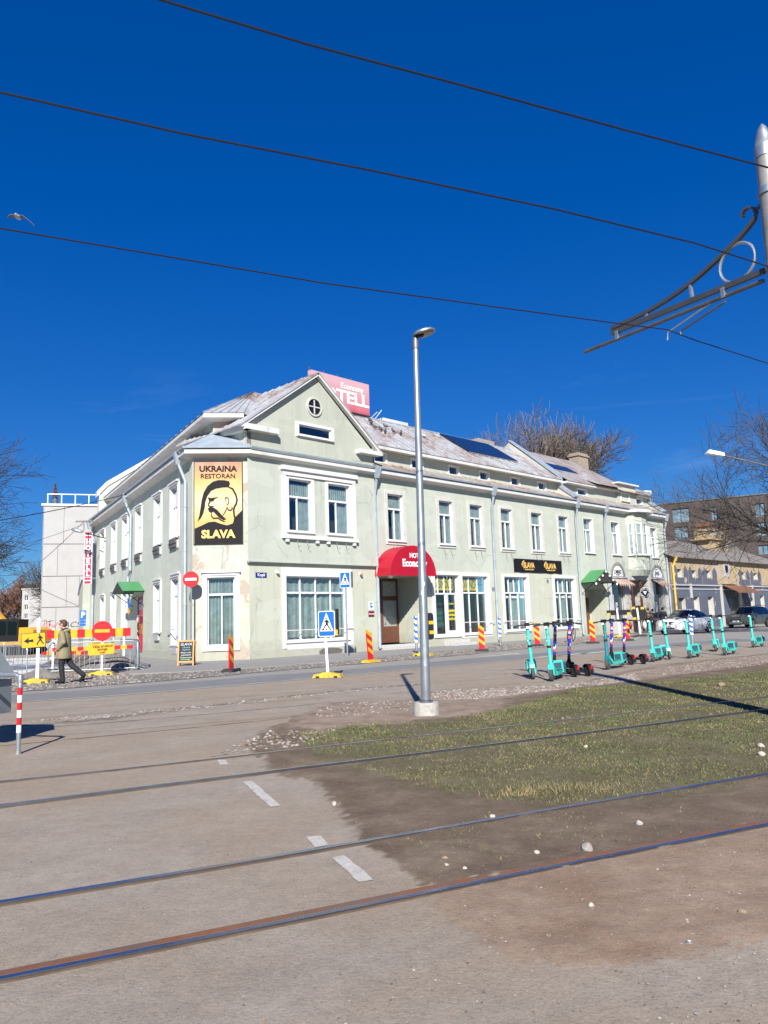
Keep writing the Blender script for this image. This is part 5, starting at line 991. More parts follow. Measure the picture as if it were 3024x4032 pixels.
# no entry signs
def noentry(F, label, cz, r, tall):
    o = thing('no_entry_sign', label, 'traffic sign', F)
    if tall: mb = MB(); mb.tube([(0, .05, 0), (0, .05, cz+r*.6)], .035, 8); mb.build('post', M['steel'], o, F, True)
    else: sfoot(o, F); slotpost(o, F @ T(0, .03, 0), cz-r*.5)
    shape('disc', arc(0, cz, r, 0, 360, 28)[:-1], M['red'], o, F, .025); board(F @ T(0, -.026, 0), -r*.72, r*.72, cz-r*.16, cz+r*.16, -.006, 0, M['signwhite'] if tall else M['yellow'], 'bar', o); return o
noentry(T(-8.37, 33.0, .05, R(4)), 'red no entry sign with white bar on a post at the building corner', 3.5, .34, True)
n2 = noentry(T(-9.63, 26.2, .02, R(10)), 'large red no entry sign with yellow bar in front of the site fence', 1.46, .335, False); F2 = W[n2.name]
shape('text_plate', rrect(-.42, .42, .68, 1.03, .05), M['yellow'], n2, F2 @ T(.02, 0, 0, 0, R(-3)), .03)
for i, s in enumerate(('Välja arvatud', 'ehitaja', 'loal')): text(s, .125, .002, mat=M['black'], parent=n2, M=F2 @ T(.02, -.034, .95-.1*i, 0, R(-3)))
# diversion sign
dv = thing('diversion_sign', 'yellow pedestrian diversion sign with black arrow pointing left', 'traffic sign', T(-10.45, 23.1, .02, R(14))); F3 = W[dv.name]; sfoot(dv, F3)
slotpost(dv, F3 @ T(.05, .03, 0), 1.9, hw=.045); Fd = F3 @ T(-.02, 0, 0, 0, R(-2.5))
shape('plate', rrect(-.34, .34, 1.03, 1.47, .03), M['black'], dv, Fd, .02); shape('yellow_field', rrect(-.325, .325, 1.045, 1.455, .025), M['yellow'], dv, Fd @ T(0, -.021, 0), .004)
shapes('arrow_and_walker', [[(-.27, 1.24), (-.12, 1.34), (-.14, 1.27), (0, 1.28), (0, 1.2), (-.14, 1.21), (-.12, 1.15)]] + walker(.18, 1.25, .36, -1), M['black'], dv, Fd @ T(0, -.027, 0), .003)
# parking sign
pk = thing('parking_sign', 'blue parking sign with white P in front of the grey panel wall', 'traffic sign', T(-19.65, 50, 0, R(8))); F4 = W[pk.name]
board(F4, -.19, .19, 2.25, 2.86, -.02, .01, M['signblue'], 'plate', pk); text('P', .52, .012, mat=M['signwhite'], parent=pk, M=F4 @ T(0, -.024, 2.56)); board(F4, -.18, .18, 2.05, 2.22, -.02, .01, M['signblue'], 'supplementary_plate', pk); board(F4, -.18, .18, 1.86, 2.02, -.02, .01, M['signblue'], 'supplementary_plate', pk); mb = MB(); mb.tube([(0, .03, 0), (0, .03, 2.8)], .03, 6); mb.build('post', M['steel'], pk, F4)
# signs seen from behind
def backsign(F, label, kind):
    o = thing('temporary_sign', label, 'traffic sign', F); sfoot(o, F, 'rubber' if kind == 'round' else 'yellow'); slotpost(o, F @ T(0, -.03, 0, 0, R(-3)), 1.75, hw=.05)
    if kind == 'round': shape('sign_back', arc(.0, 1.45, .45, 0, 360, 24)[:-1], M['black'], o, F @ T(0, .03, 0), .02); P_ = [(-.3, 1.75), (.22, 1.72), (-.28, 1.1)]
    elif kind == 'wide': board(F, -.72, .72, 1.35, 1.66, .01, .03, M['black'], 'sign_back', o); P_ = [(-.6, 1.42), (.6, 1.42)]
    else: shape('sign_back', rrect(-.02, .5, .65, 1.75, .12), M['black'], o, F @ T(0, .03, 0), .02); P_ = [(.40, 1.35), (.42, .95)]
    for x, z in P_: board(F, x-.1, x+.1, z-.07, z+.07, -.004, .008, M['yellow'], 'yellow_sticker', o)
backsign(T(1.42, 32.4, .02, R(-20)), 'black back of a temporary sign standing behind the street lamp', 'tall'); backsign(T(14.4, 48.4, .05, R(-15)), 'wide black back of a temporary sign near the pawnshop', 'wide'); backsign(T(15.5, 47.9, .05, R(-15)), 'round black back of a temporary sign beside the pedestrians', 'round')
# delineators
def delineator(x, y, label, rz, lean=0, base='rubber', z=.02):
    F = T(x, y, z, rz); o = thing('delineator', label, 'delineator', F, 'red and yellow roadside delineators'); mb = MB(); mb.prism([(-.32, 0), (.32, 0), (.28, .07), (.1, .1), (-.1, .1), (-.28, .07)], -.2, .2); mb.build('foot', M['rubber'] if base == 'rubber' else mat('scuffed yellow foot', (.58, .40, .03), .7, var=.25, dirt=.5), o, F)
    Fp = F @ T(0, 0, .08, 0, R(lean)); hw, H_ = .13, .98; mb = MB(); mb.box(-hw, hw, -.025, .025, 0, H_); mb.build('blade', M['red'], o, Fp)
    for k in range(3):
        for sgn, yy in ((-1, -.029), (1, .026)):
            zc = .26+k*.31; a, b = (-hw, hw); lo, hi = zc+(.10 if True else 0), zc-.10
            mb = MB(); mb.prism([(a, lo), (b, hi), (b, hi+.15), (a, lo+.15)], yy, yy+.003); mb.build('yellow_stripe', M['yellow'], o, Fp)
    return o
for a in [(-5.16, 25.55, 'red delineator turned edge-on near the cut corner, slightly leaning', R(72), 0), (-.66, 28.5, 'red and yellow delineator leaning left on a yellow foot', R(50), -5, 'yellow'), (4.17, 34.9, 'red and yellow delineator in front of the blacked out shop window', R(-5)), (7.42, 38.9, 'red and yellow delineator just behind the leftmost mint scooters', R(-5)), (10.5, 40.1, 'red and yellow delineator below the pawnshop side canopy', R(-5)), (13.0, 42.4, 'red and yellow delineator behind the second pair of patterned scooters', R(-5))]: delineator(*a)
# blue-white bollards
def bollard(x, y, h, label):
    F = T(x, y, .05); o = thing('bollard', label, 'bollard', F, 'blue and white striped posts'); mb = MB(); mb.lathe([(.06, 0), (.06, .45), (.0, .45)], 14); mb.build('steel_sleeve', M['steel'], o, F, True)
    mb = MB(); n, k = 14, 20
    for i in range(k):
        z0_, z1_ = .45+(h-.45)*i/k, .45+(h-.45)*(i+1)/k
        for j in range(n):
            a, b = 2*math.pi*j/n, 2*math.pi*(j+1)/n; r__ = .075; st_ = int(((z0_-.45)/(h-.45)*4+j/n) % 1 > .5)
            mb.quad((r__*math.cos(a), r__*math.sin(a), z0_), (r__*math.cos(b), r__*math.sin(b), z0_), (r__*math.cos(b), r__*math.sin(b), z1_), (r__*math.cos(a), r__*math.sin(a), z1_), st_)
    mb.poly([(.075*math.cos(2*math.pi*j/n), .075*math.sin(2*math.pi*j/n), h) for j in range(n)]); mb.build('striped_tube', [M['signblue'], M['signwhite']], o, F)
bollard(1.25, 35.0, 1.62, 'blue and white striped post left of the lamp post'); bollard(5.84, 40.7, 1.45, 'blue and white striped post between the downpipe and the mint scooters'); bollard(12.68, 32.6, 1.25, 'blue and white striped post in front of the white car')
# A-board
ab = thing('chalkboard', 'orange framed chalkboard standing at the corner of the building', 'a-board', T(-7.85, 30.3, .05, R(4))); F5 = W[ab.name]
for s, rx in ((-1, R(-10)), (1, R(10))):
    Fq = F5 @ T(0, .22*s, 0) @ Matrix.Rotation(rx*1.0, 4, 'X')
    mb = MB(); w_ = .31; mb.box(-w_, -w_+.05, -.02, .02, 0, .98); mb.box(w_-.05, w_, -.02, .02, 0, .98); mb.box(-w_+.05, w_-.05, -.02, .02, .92, .98); mb.box(-w_+.05, w_-.05, -.02, .02, .12, .18); mb.build('frame', M['orange'], ab, Fq)
    mb = MB(); mb.box(-w_+.05, w_-.05, -.008, .008, .18, .92); mb.build('slate', M['black'], ab, Fq)
    if s < 0:
        M['chalk'] = mat('chalk', (.62, .66, .66), .9); M['chalkblue'] = mat('blue chalk', (.25, .5, .62), .9)
        for t_, z_, sz, m_ in (('SLAVA', .82, .15, 'chalk'), ('Ukraina', .70, .09, 'chalkblue'), ('restoran', .61, .09, 'chalkblue'), ('Ehtsate toidu', .50, .075, 'chalk'), ('pelmeenid', .41, .085, 'chalk'), ('Tubane koht', .31, .085, 'chalk')): text(t_, sz, 0, mat=M[m_], parent=ab, M=Fq @ T(0, -.012, z_), shear=.25)
        shapes('arrow', [[(-.2, .225), (.1, .225), (.1, .205), (.18, .235), (.1, .262), (.1, .245), (-.2, .245)]], mat('green chalk', (.15, .5, .2), .9), ab, Fq @ T(0, -.010, 0))
# pipe barrier with grey box at the left edge
pbr = thing('pipe_barrier', 'galvanised pipe barrier with red and white striped leg at the left edge', 'barrier', T(-4.58, 9.72, 0)); F6 = T(-4.58, 9.72, 0)
mb = MB(); mb.tube([(0, 0, 0), (0, 0, .26)], .027, 12); mb.tube([(0, 0, .80), (0, 0, .88), (-.02, .01, .93), (-.07, .03, .96), (-1.6, .55, 1.0), (-1.66, .57, .97), (-1.68, .575, .9), (-1.68, .575, 0)], .03, 12); mb.build('pipe', M['steel'], pbr, F6, True)
mb = MB(); n = 6
for i in range(n): mb.lathe([(.0285, .26+.54*i/n), (.0285, .26+.54*(i+1)/n)], 12, mi=i % 2)
mb.build('striped_leg', [M['signwhite'], M['red']], pbr, F6, True)
mb = MB(); mb.lathe([(.034, .86), (.036, .88), (.036, .94), (.03, .95)], 12); mb.lathe([(.036, -.02), (.037, .0), (.037, .04)], 12); mb.build('elbow_collar', M['steel'], pbr, F6, True)
gbx = thing('grit_box', 'grey plastic box with sloped lid and white label behind the pipe barrier', 'box', T(-5.75, 10.35, .35)); F7 = T(-5.72, 10.25, 0, R(-12)); gm_ = mat('grey green plastic', (.22, .245, .24), .55, var=.08)
mb = MB(); mb.prism([(-.62, .42), (.50, .42), (.50, .86), (-.62, .86)], 0, .5); mb.build('bin', gm_, gbx, F7); mb = MB(); mb.add([(-.68, -.05, .88), (.54, -.05, .88), (.54, .55, .88), (-.68, .55, .88), (-.60, .2, 1.32), (.25, .2, 1.32), (.25, .5, 1.32), (-.60, .5, 1.32)], [(0, 1, 5, 4), (1, 2, 6, 5), (2, 3, 7, 6), (3, 0, 4, 7), (4, 5, 6, 7), (0, 3, 2, 1)]); mb.build('lid', gm_, gbx, F7)
for x in (-.56, -.2): mb = MB(); mb.box(x, x+.06, .05, .45, 0, .42); mb.build('leg', M['steel'], gbx, F7)
mb = MB(); mb.box(.2, .42, -.004, 0.0, .50, .64); lb_ = mb.build('white_label', M['signwhite'], gbx, F7); text('CE', .05, 0, mat=M['black'], parent=lb_, M=F7 @ T(.26, -.008, .61)); mb = MB(); mb.box(.23, .36, -.007, -.005, .535, .545); mb.box(.23, .33, -.007, -.005, .56, .566); mb.build('print_lines', M['black'], lb_, F7)
# ------------------------------------------------------------------ scooters
M['mint'] = mat('mint scooter paint', (.055, .50, .42), .32, var=.04); M['teal'] = mat('dark teal scooter paint', (.012, .17, .20), .35, var=.04); M['tyregrey'] = mat('dusty tyre', (.07, .068, .065), .85, var=.2, sc=12)
def stickers():
    m, N, L, b = nm('blue orange sticker pattern'); vo = N.new('ShaderNodeTexVoronoi'); vo.inputs['Scale'].default_value = 16; L.new(tc(N, L), vo.inputs['Vector'])
    sx = N.new('ShaderNodeSeparateColor'); L.new(vo.outputs['Color'], sx.inputs[0]); r = ramp(N, L, sx.outputs[0], [(0, (.02, .03, .42)), (.45, (.75, .12, .04)), (.62, (.02, .03, .42)), (.8, (.7, .7, .72))]); [n for n in N if n.type == 'VALTORGB'][0].color_ramp.interpolation = 'CONSTANT'
    L.new(r, b.inputs['Base Color']); b.inputs['Roughness'].default_value = .4; return m
M['sticker'] = stickers()
def wheel(mb, c, r, w, n=20): mb.lathe([(r*.55, -w*.5), (r*.8, -w*.5), (r*.97, -w*.32), (r, 0), (r*.97, w*.32), (r*.8, w*.5), (r*.55, w*.5)], n, c, 'y')
def scooter(kind):
    o = thing('electric_scooter', 'x', 'scooter', I4.copy(), 'rental scooters parked along the verge'); c = M[{'mint': 'mint', 'teal': 'teal', 'pattern': 'sticker'}[kind]]
    pat = kind == 'pattern'; r = .115 if pat else .125
    for x, nm_ in ((.42, 'front_wheel'), (-.46, 'rear_wheel')):
        mb = MB(); wheel(mb, (x, 0, r), r, .075 if pat else .07); wo = mb.build(nm_, M['tyregrey'] if not pat else M['rubber'], o, I4, True)
        mb = MB(); mb.lathe([(.0, -.03), (r*.57, -.03), (r*.57, .03), (.0, .03)], 12, (x, 0, r), 'y'); mb.build('hub', M['steeldark'], wo, I4, True)
    mb = MB()
    for y in (-.055, .055): mb.tube([(.42, y, r), (.40, y*.9, r+.17), (.385, y*.4, r+.22)], .016, 6)
    mb.build('fork', M['black'] if pat else c, o, I4, True)
    mb = MB(); mb.tube([(.40, 0, r+.16), (.375, 0, .42), (.32, 0, 1.13)] if not pat else [(.40, 0, r+.16), (.385, 0, .46)], .036 if pat else .04, 12); mb.build('stem', M['black'] if pat else c, o, I4, True)
    if pat: mb = MB(); mb.tube([(.385, 0, .46), (.33, 0, 1.12)], .037, 12); mb.build('sticker_sleeve', c, o, I4, True)
    else:
        mb = MB(); mb.tube([(.3555, 0, .68), (.352, 0, .73)], .043, 12); mb.build('stem_band', M['black'], o, I4, True)
        mb = MB(); mb.prism([(.28, .24), (.46, .24), (.44, .32), (.37, .38), (.30, .36)], -.05, .05); mb.build('front_fender', c, o, I4)
        text('Bolt', .085, .002, mat=M['signwhite'], parent=o, M=T(.325, 0, .88) @ Matrix.Rotation(R(-4), 4, 'Y') @ Matrix.Rotation(R(90), 4, 'Z') @ T(0, -.042, 0) @ Matrix.Rotation(R(-90), 4, 'Y'))
    mb = MB(); mb.tube([(.30, -.27, 1.16), (.33, -.1, 1.175), (.33, .1, 1.175), (.30, .27, 1.16)], .013, 8); hb = mb.build('handlebar', M['black'], o, I4, True)
    for s in (-1, 1):
        mb = MB(); mb.tube([(.31, .17*s, 1.168), (.295, .29*s, 1.158)], .02, 8); mb.build('grip', M['rubber'], hb, I4, True); mb = MB(); mb.tube([(.34, .15*s, 1.165), (.37, .24*s, 1.14)], .007, 5); mb.build('brake_lever', M['steeldark'], hb, I4)
    mb = MB(); mb.box(.29, .39, -.05, .05, 1.13, 1.22); mb.build('display', M['black'], o, I4); mb = MB(); mb.box(.385, .41, -.03, .03, 1.09, 1.14); mb.build('headlamp', M['signwhite'], o, I4)
    if pat:
        mb = MB(); mb.prism([(-.36, .11), (.26, .11), (.38, .25), (.34, .28), (.24, .17), (-.36, .17)], -.09, .09); mb.build('deck', M['black'], o, I4); mb = MB(); mb.box(-.33, .22, -.08, .08, .172, .178); mb.build('deck_mat', mat('grey grip mat', (.16, .165, .17), .8), o, I4)
        mb = MB(); n = 10; P_ = [(-.46+.155*math.cos(R(20+180*i/n)), .115+.155*math.sin(R(20+180*i/n))) for i in range(n+1)]
        for i in range(n): mb.prism([P_[i], P_[i+1], (P_[i+1][0]*.97-.0138, P_[i+1][1]*.97+.0035), (P_[i][0]*.97-.0138, P_[i][1]*.97+.0035)], -.06, .06)
        fd = mb.build('rear_fender', M['black'], o, I4, True); mb = MB(); mb.box(-.625, -.605, -.02, .02, .16, .25); mb.build('tail_light', M['red'], fd, I4)
    else:
        mb = MB(); mb.add([(-.42, -.08, .10), (.20, -.08, .10), (.20, .08, .10), (-.42, .08, .10), (-.40, -.1, .19), (.24, -.1, .19), (.24, .1, .19), (-.40, .1, .19)], [(0, 3, 2, 1), (4, 5, 6, 7), (0, 1, 5, 4), (1, 2, 6, 5), (2, 3, 7, 6), (3, 0, 4, 7)]); mb.prism([(.20, .11), (.40, .30), (.37, .33), (.16, .19)], -.06, .06); mb.build('deck', M['mint'], o, I4)
        mb = MB(); mb.box(-.37, .18, -.085, .085, .192, .2); mb.build('deck_mat', M['black'], o, I4)
        mb = MB(); mb.add([(-.64, -.09, .18), (-.28, -.11, .13), (-.28, .11, .13), (-.64, .09, .18), (-.60, -.08, .36), (-.30, -.1, .39), (-.30, .1, .39), (-.60, .08, .36)], [(0, 3, 2, 1), (4, 5, 6, 7), (0, 1, 5, 4), (1, 2, 6, 5), (2, 3, 7, 6), (3, 0, 4, 7)]); rb_ = mb.build('rear_housing', M['mint'], o, I4); mb = MB(); mb.box(-.278, -.272, -.075, .075, .22, .34); mb.box(-.56, -.34, -.116, -.09, .2, .34); mb.box(-.56, -.34, .09, .116, .2, .34); mb.build('housing_inset', mat('slate blue inset', (.04, .085, .12), .5), rb_, I4)
    mb = MB(); mb.tube([(-.05, .08, .12), (-.1, .2, .01), (-.08, .24, .005)], .01, 5); mb.build('kickstand', M['steeldark'], o, I4); return o
protos = {}
SC = [('mint', 3.38, 18.45, (-.15, -1), 'leftmost mint rental scooter, seen head-on'), ('mint', 3.66, 17.7, (-.42, -.91), 'second mint rental scooter from the left, turned three quarters'), ('pattern', 4.25, 19.2, (-.30, .95), 'left black deck scooter with blue and orange patterned stem in the left cluster'), ('pattern', 4.62, 19.3, (-.26, .96), 'right black deck scooter with blue and orange patterned stem in the left cluster'), ('teal', 5.8, 20.8, (-.62, -.78), 'dark teal stemmed scooter with curved stem standing alone in the middle'), ('pattern', 6.75, 22.9, (-.33, .94), 'left patterned stem scooter behind the dark teal one'), ('pattern', 7.15, 23.0, (-.30, .95), 'right patterned stem scooter behind the dark teal one'), ('mint', 7.9, 23.4, (-.52, -.85), 'mint scooter just left of the white car bonnet'), ('mint', 8.72, 24.35, (-.12, -.99), 'mint scooter in front of the white car grille'), ('mint', 9.42, 24.5, (-.58, -.81), 'mint scooter in front of the white car door'), ('mint', 11.75, 28.1, (-.42, -.9), 'rear mint scooter of the pair right of the white car, leaning'), ('mint', 10.95, 25.5, (-.64, -.77), 'front mint scooter of the pair right of the white car'), ('mint', 14.05, 30.1, (-.68, -.73), 'rightmost whole mint scooter in front of the dark suv'), ('mint', 14.75, 29.2, (-.68, -.73), 'mint scooter cut off by the right edge of the picture')]
for kind, x, y, f, lab in SC:
    ln = math.hypot(*f); hx, hy = f[0]/ln, f[1]/ln; sc_ = 1.08; off = .42 if kind != 'pattern' else -.46
    Mx = T(x-hx*off*sc_*(0 if kind == 'pattern' else 1), y-hy*off*sc_*(0 if kind == 'pattern' else 1), .008, math.atan2(hy, hx)) @ Matrix.Rotation(R(3.5 if kind != 'pattern' else 3), 4, 'X') @ Matrix.Scale(sc_, 4)
    if kind not in protos: protos[kind] = scooter(kind); W_old = {}
    o = copy_tree(protos[kind], Mx, lab)
def kill(o):
    for c in list(o.children): kill(c)
    bpy.data.objects.remove(o)
for p_ in protos.values(): kill(p_)
# bicycle by the wall
bk_ = thing('bicycle', 'dark bicycle parked on the pavement behind the patterned scooters', 'bicycle', T(10.2, 43.6, .05, R(62))); FBk = W[bk_.name] @ Matrix.Rotation(R(6), 4, 'X')
for x, nm_ in ((.52, 'front_wheel'), (-.52, 'rear_wheel')):
    mb = MB(); mb.tube([(x+.34*math.cos(2*math.pi*i/24), 0, .35+.34*math.sin(2*math.pi*i/24)) for i in range(24)], .024, 6, closed=True); wo = mb.build(nm_, M['rubber'], bk_, FBk, True)
    for i in range(8): a = math.pi*i/8; mb = MB(); mb.tube([(x+.33*math.cos(a), 0, .35+.33*math.sin(a)), (x-.33*math.cos(a), 0, .35-.33*math.sin(a))], .004, 3); mb.build('spoke', M['steel'], wo, FBk)
mb = MB()
for p in ([(.52, 0, .35), (.36, 0, .88), (.34, 0, 1.0)], [(.38, 0, .82), (-.05, 0, .32)], [(.37, 0, .86), (-.14, 0, .80)], [(-.05, 0, .32), (-.18, 0, .92)], [(-.52, 0, .35), (-.05, 0, .32)], [(-.52, 0, .35), (-.15, 0, .8)]): mb.tube(p, .018, 6)
mb.build('bicycle_frame', mat('maroon frame', (.09, .02, .02), .4), bk_, FBk, True)
mb = MB(); mb.tube([(.28, -.3, 1.02), (.36, -.1, 1.03), (.36, .1, 1.03), (.28, .3, 1.02)], .014, 6); mb.build('handlebar', M['black'], bk_, FBk, True)
mb = MB(); mb.ell((-.2, 0, .95), (.14, .07, .035), 10, 6); mb.build('saddle', M['black'], bk_, FBk, True); mb = MB(); mb.lathe([(.0, -.012), (.09, -.012), (.09, .012), (0, .012)], 14, (-.05, 0, .32), 'y'); mb.build('crank', M['steeldark'], bk_, FBk)

# ------------------------------------------------------------------ cars
def car(F, label, paint, coupe):
    o = thing('parked_car', label, 'car', F); Lh = 2.33
    # stations: x, half width, sill z, belt z, roof z, roof half width
    if coupe: st_ = [(-2.33, .70, .50, .86, .98, .55), (-2.22, .86, .36, 1.0, 1.10, .66), (-1.85, .94, .30, 1.06, 1.22, .64), (-1.3, .96, .28, 1.05, 1.42, .60), (-.6, .95, .27, 1.03, 1.58, .58), (.0, .945, .27, 1.02, 1.62, .585), (.35, .945, .27, 1.01, 1.56, .60), (.75, .945, .27, 1.01, 1.34, .66), (1.15, .945, .28, 1.0, 1.09, .74), (1.5, .945, .30, .98, 1.05, .76), (1.95, .92, .30, .90, .97, .72), (2.22, .86, .28, .78, .86, .62), (2.33, .70, .34, .66, .72, .5)]
    else: st_ = [(-2.3, .74, .48, .92, 1.0, .6), (-2.26, .86, .36, 1.0, 1.35, .60), (-2.05, .90, .30, 1.04, 1.60, .60), (-1.5, .91, .28, 1.04, 1.69, .61), (-.7, .91, .27, 1.03, 1.73, .61), (.0, .91, .27, 1.02, 1.72, .61), (.35, .91, .27, 1.02, 1.66, .62), (.75, .91, .27, 1.02, 1.40, .66), (1.12, .91, .28, 1.02, 1.12, .74), (1.5, .91, .30, 1.0, 1.08, .76), (1.95, .90, .30, .96, 1.02, .74), (2.2, .84, .28, .88, .94, .64), (2.3, .70, .34, .72, .78, .5)]
    rings = []
    for x, w_, s, b, r, rw in st_: rings.append([(x, w_*.90, s), (x, w_, s+.14), (x, w_*1.0, (s+b)/2), (x, w_*.985, b-.08), (x, w_*.955, b), (x, rw, r-.05), (x, rw*.82, r), (x, 0, r+.015)])
    full = [[(p[0], -p[1], p[2]) for p in rg__] + [(p[0], p[1], p[2]) for p in rg__[-2::-1]] for rg__ in rings]; n = len(full[0])
    body, rfp, gl = MB(), MB(), {'windscreen': MB(), 'rear_window': MB(), 'side_window': [MB(), MB()]}
    for i in range(len(full)-1):
        hi = (st_[i][4]-st_[i][3]+st_[i+1][4]-st_[i+1][3])/2
        for j in range(n-1):
            q_ = [full[i][j], full[i+1][j], full[i+1][j+1], full[i][j+1]]; xm = (st_[i][0]+st_[i+1][0])/2
            side = j in (4, n-6); top = 5 <= j <= n-7
            steep = abs(st_[i+1][4]-st_[i][4])/abs(st_[i+1][0]-st_[i][0]) > .3 and hi > .15
            if side and hi > .25: gl['side_window'][0 if j == 4 else 1].quad(*q_)
            elif top and steep and 0 < xm < 1.2: gl['windscreen'].quad(*q_)
            elif top and steep and xm < -.9 and not coupe or (top and coupe and -1.95 < xm < -.9): gl['rear_window'].quad(*q_)
            elif top and hi > .25: rfp.quad(*q_)
            else: body.quad(*q_)
    body.poly([full[0][j] for j in range(n)]); body.poly([full[-1][j] for j in range(n-1, -1, -1)])
    for i in range(len(full)-1): body.quad(full[i][0], full[i][-1], full[i+1][-1], full[i+1][0])
    bo = body.build('body', paint, o, F, 'weld'); rfp.build('roof_panel', paint, o, F, 'weld'); gl['windscreen'].build('windscreen', M['carglass'], o, F, 'weld'); gl['rear_window'].build('rear_window', M['carglass'], o, F, True)
    for s in (0, 1): gl['side_window'][s].build('side_window', M['carglass'], o, F)
    for s in (-1, 1):
        for x in (-.35, .62): mb = MB(); z1 = 1.5 if x < 0 else 1.32; mb.add([(x-.03, .925*s, 1.0), (x+.03, .925*s, 1.0), (x-.02, .63*s, z1), (x-.08, .63*s, z1)], [(0, 1, 2, 3)] if s < 0 else [(3, 2, 1, 0)]); mb.build('pillar', M['black'], o, F)
        for x in (-.55, .55): mb = MB(); mb.box(x-.1, x+.1, .95*s-.015, .95*s+.015, .86, .89); mb.build('door_handle', paint, o, F)
        for x in (-.42, .72, -1.2): mb = MB(); mb.box(x-.006, x+.006, .952*s-.004, .952*s+.004, .36, .98); mb.build('door_gap', M['black'], o, F)
        mb = MB(); mb.ell((.78, 1.02*s, 1.08), (.08, .12, .08), 10, 6); mb.build('wing_mirror', paint if coupe else M['black'], o, F, True)
        for x in (1.42, -1.4):
            mb = MB(); wheel(mb, (x, .84*s, .35), .35, .24, 24); wo = mb.build('wheel', M['rubber'], o, F, True); mb = MB()
            for k in range(10): a = 2*math.pi*k/10; mb.tube([(x+.04*math.cos(a), .955*s, .35+.04*math.sin(a)), (x+.24*math.cos(a), .955*s, .35+.24*math.sin(a))], .022, 4)
            mb.tube([(x+.245*math.cos(2*math.pi*k/20), .95*s, .35+.245*math.sin(2*math.pi*k/20)) for k in range(20)], .02, 5, closed=True); mb.build('rim', M['steel'] if coupe else M['steeldark'], wo, F)
            mb = MB(); P1 = arc(x, .36, .43, -8, 188, 14); P2 = arc(x, .36, .36, -8, 188, 14)
            for k in range(14): mb.prism([P1[k], P1[k+1], P2[k+1], P2[k]], .93*s, .965*s)
            mb.build('wheel_arch', M['black'], o, F)
        mb = MB(); mb.add([(2.28, .46*s, .70), (2.05, .86*s, .74), (1.95, .885*s, .87), (2.2, .52*s, .83)], [(0, 1, 2, 3)]); v0 = list(mb.v); mb.v = [(x+.03, y, z+.012) for x, y, z in v0]; mb.build('headlight', mat('headlight glass', (.62, .66, .70), .1), o, F)
        mb = MB(); mb.add([(2.32, .50*s, .36), (2.20, .82*s, .38), (2.20, .84*s, .58), (2.33, .54*s, .52)], [(0, 1, 2, 3)]); mb.v = [(x+.02, y, z) for x, y, z in mb.v]; mb.build('air_intake', M['black'], o, F)
        if coupe: mb = MB(); mb.add([(2.33, .06*s, .66), (2.30, .36*s, .66), (2.24, .40*s, .82), (2.28, .04*s, .83)], [(0, 1, 2, 3)]); mb.v = [(x+.035, y, z) for x, y, z in mb.v]; mb.build('kidney_grille', M['black'], o, F)
    if not coupe: mb = MB(); mb.add([(2.33, -.4, .66), (2.33, .4, .66), (2.25, .46, .86), (2.25, -.46, .86)], [(0, 1, 2, 3)]); mb.v = [(x+.03, y, z) for x, y, z in mb.v]; gr_ = mb.build('grille', M['black'], o, F); mb = MB(); mb.box(2.30, 2.34, -.55, .55, .40, .47); mb.build('skid_plate', M['steel'], o, F); mb = MB(); mb.box(2.28, 2.36, -.44, .44, .745, .765); mb.build('grille_bar', M['steel'], gr_, F)
    else: mb = MB(); mb.box(2.30, 2.36, -.42, .42, .36, .44); mb.build('lower_grille', M['black'], o, F)
    mb = MB(); mb.box(2.35, 2.375, -.27, .27, .50, .61); pl = mb.build('number_plate', M['signwhite'], o, F); mb = MB(); mb.box(2.374, 2.378, -.27, -.21, .50, .61); mb.build('plate_band', M['signblue'], pl, F)
    text('795 MGB' if coupe else '374 BKR', .12, .003, mat=M['black'], parent=pl, M=F @ T(2.379, .02, .553, R(90)), sx=.8)
    if not coupe:
        for s in (-1, 1): mb = MB(); mb.tube([(-1.9, .6*s, 1.70), (-1.6, .6*s, 1.78), (.1, .6*s, 1.79), (.3, .6*s, 1.70)], .022, 6); mb.build('roof_rail', M['black'], o, F, True)
    return o
M['carwhite'] = mat('white car paint', (.62, .63, .65), .25, var=.02, coat=.6); M['cargrey'] = mat('dark green grey car paint', (.045, .052, .045), .25, var=.05, coat=.6)
car(T(20.2, 52.8, .01, math.atan2(-.66, -.75)), 'white suv coupe parked in front of the yellow and grey shed', M['carwhite'], True)
car(T(29.6, 63.8, .01, math.atan2(-.65, -.76)), 'dark green grey suv parked beyond the white car', M['cargrey'], False)

# ------------------------------------------------------------------ people
def limb(mb, pts, rr, n=10):
    mb.tube(pts, rr, n)
    for p, r in zip(pts, rr): mb.ell(p, (r, r, r), n, 6)
def fuse(mb, name, m, parent, F, vox=.016, it=3):
    me = mb.mesh('tmp', m); o = bpy.data.objects.new('tmp', me); col.objects.link(o); md = o.modifiers.new('r', 'REMESH'); md.mode = 'VOXEL'; md.voxel_size = vox; s = o.modifiers.new('s', 'SMOOTH'); s.iterations = it
    me2 = bpy.data.meshes.new_from_object(o.evaluated_get(bpy.context.evaluated_depsgraph_get())); bpy.data.objects.remove(o); me2.name = name; me2.materials.clear(); me2.materials.append(m); me2.polygons.foreach_set('use_smooth', [True]*len(me2.polygons))
    return link(name, me2, parent, F)
M['skin'] = mat('skin', (.50, .30, .22), .55, var=.05); M['khaki'] = mat('khaki parka cloth', (.235, .20, .12), .85, var=.12, sc=6, bp=.3); M['blackcloth'] = mat('black denim', (.014, .014, .016), .8, var=.2); M['brownhair'] = mat('brown hair', (.075, .035, .02), .7, var=.3, sc=30)
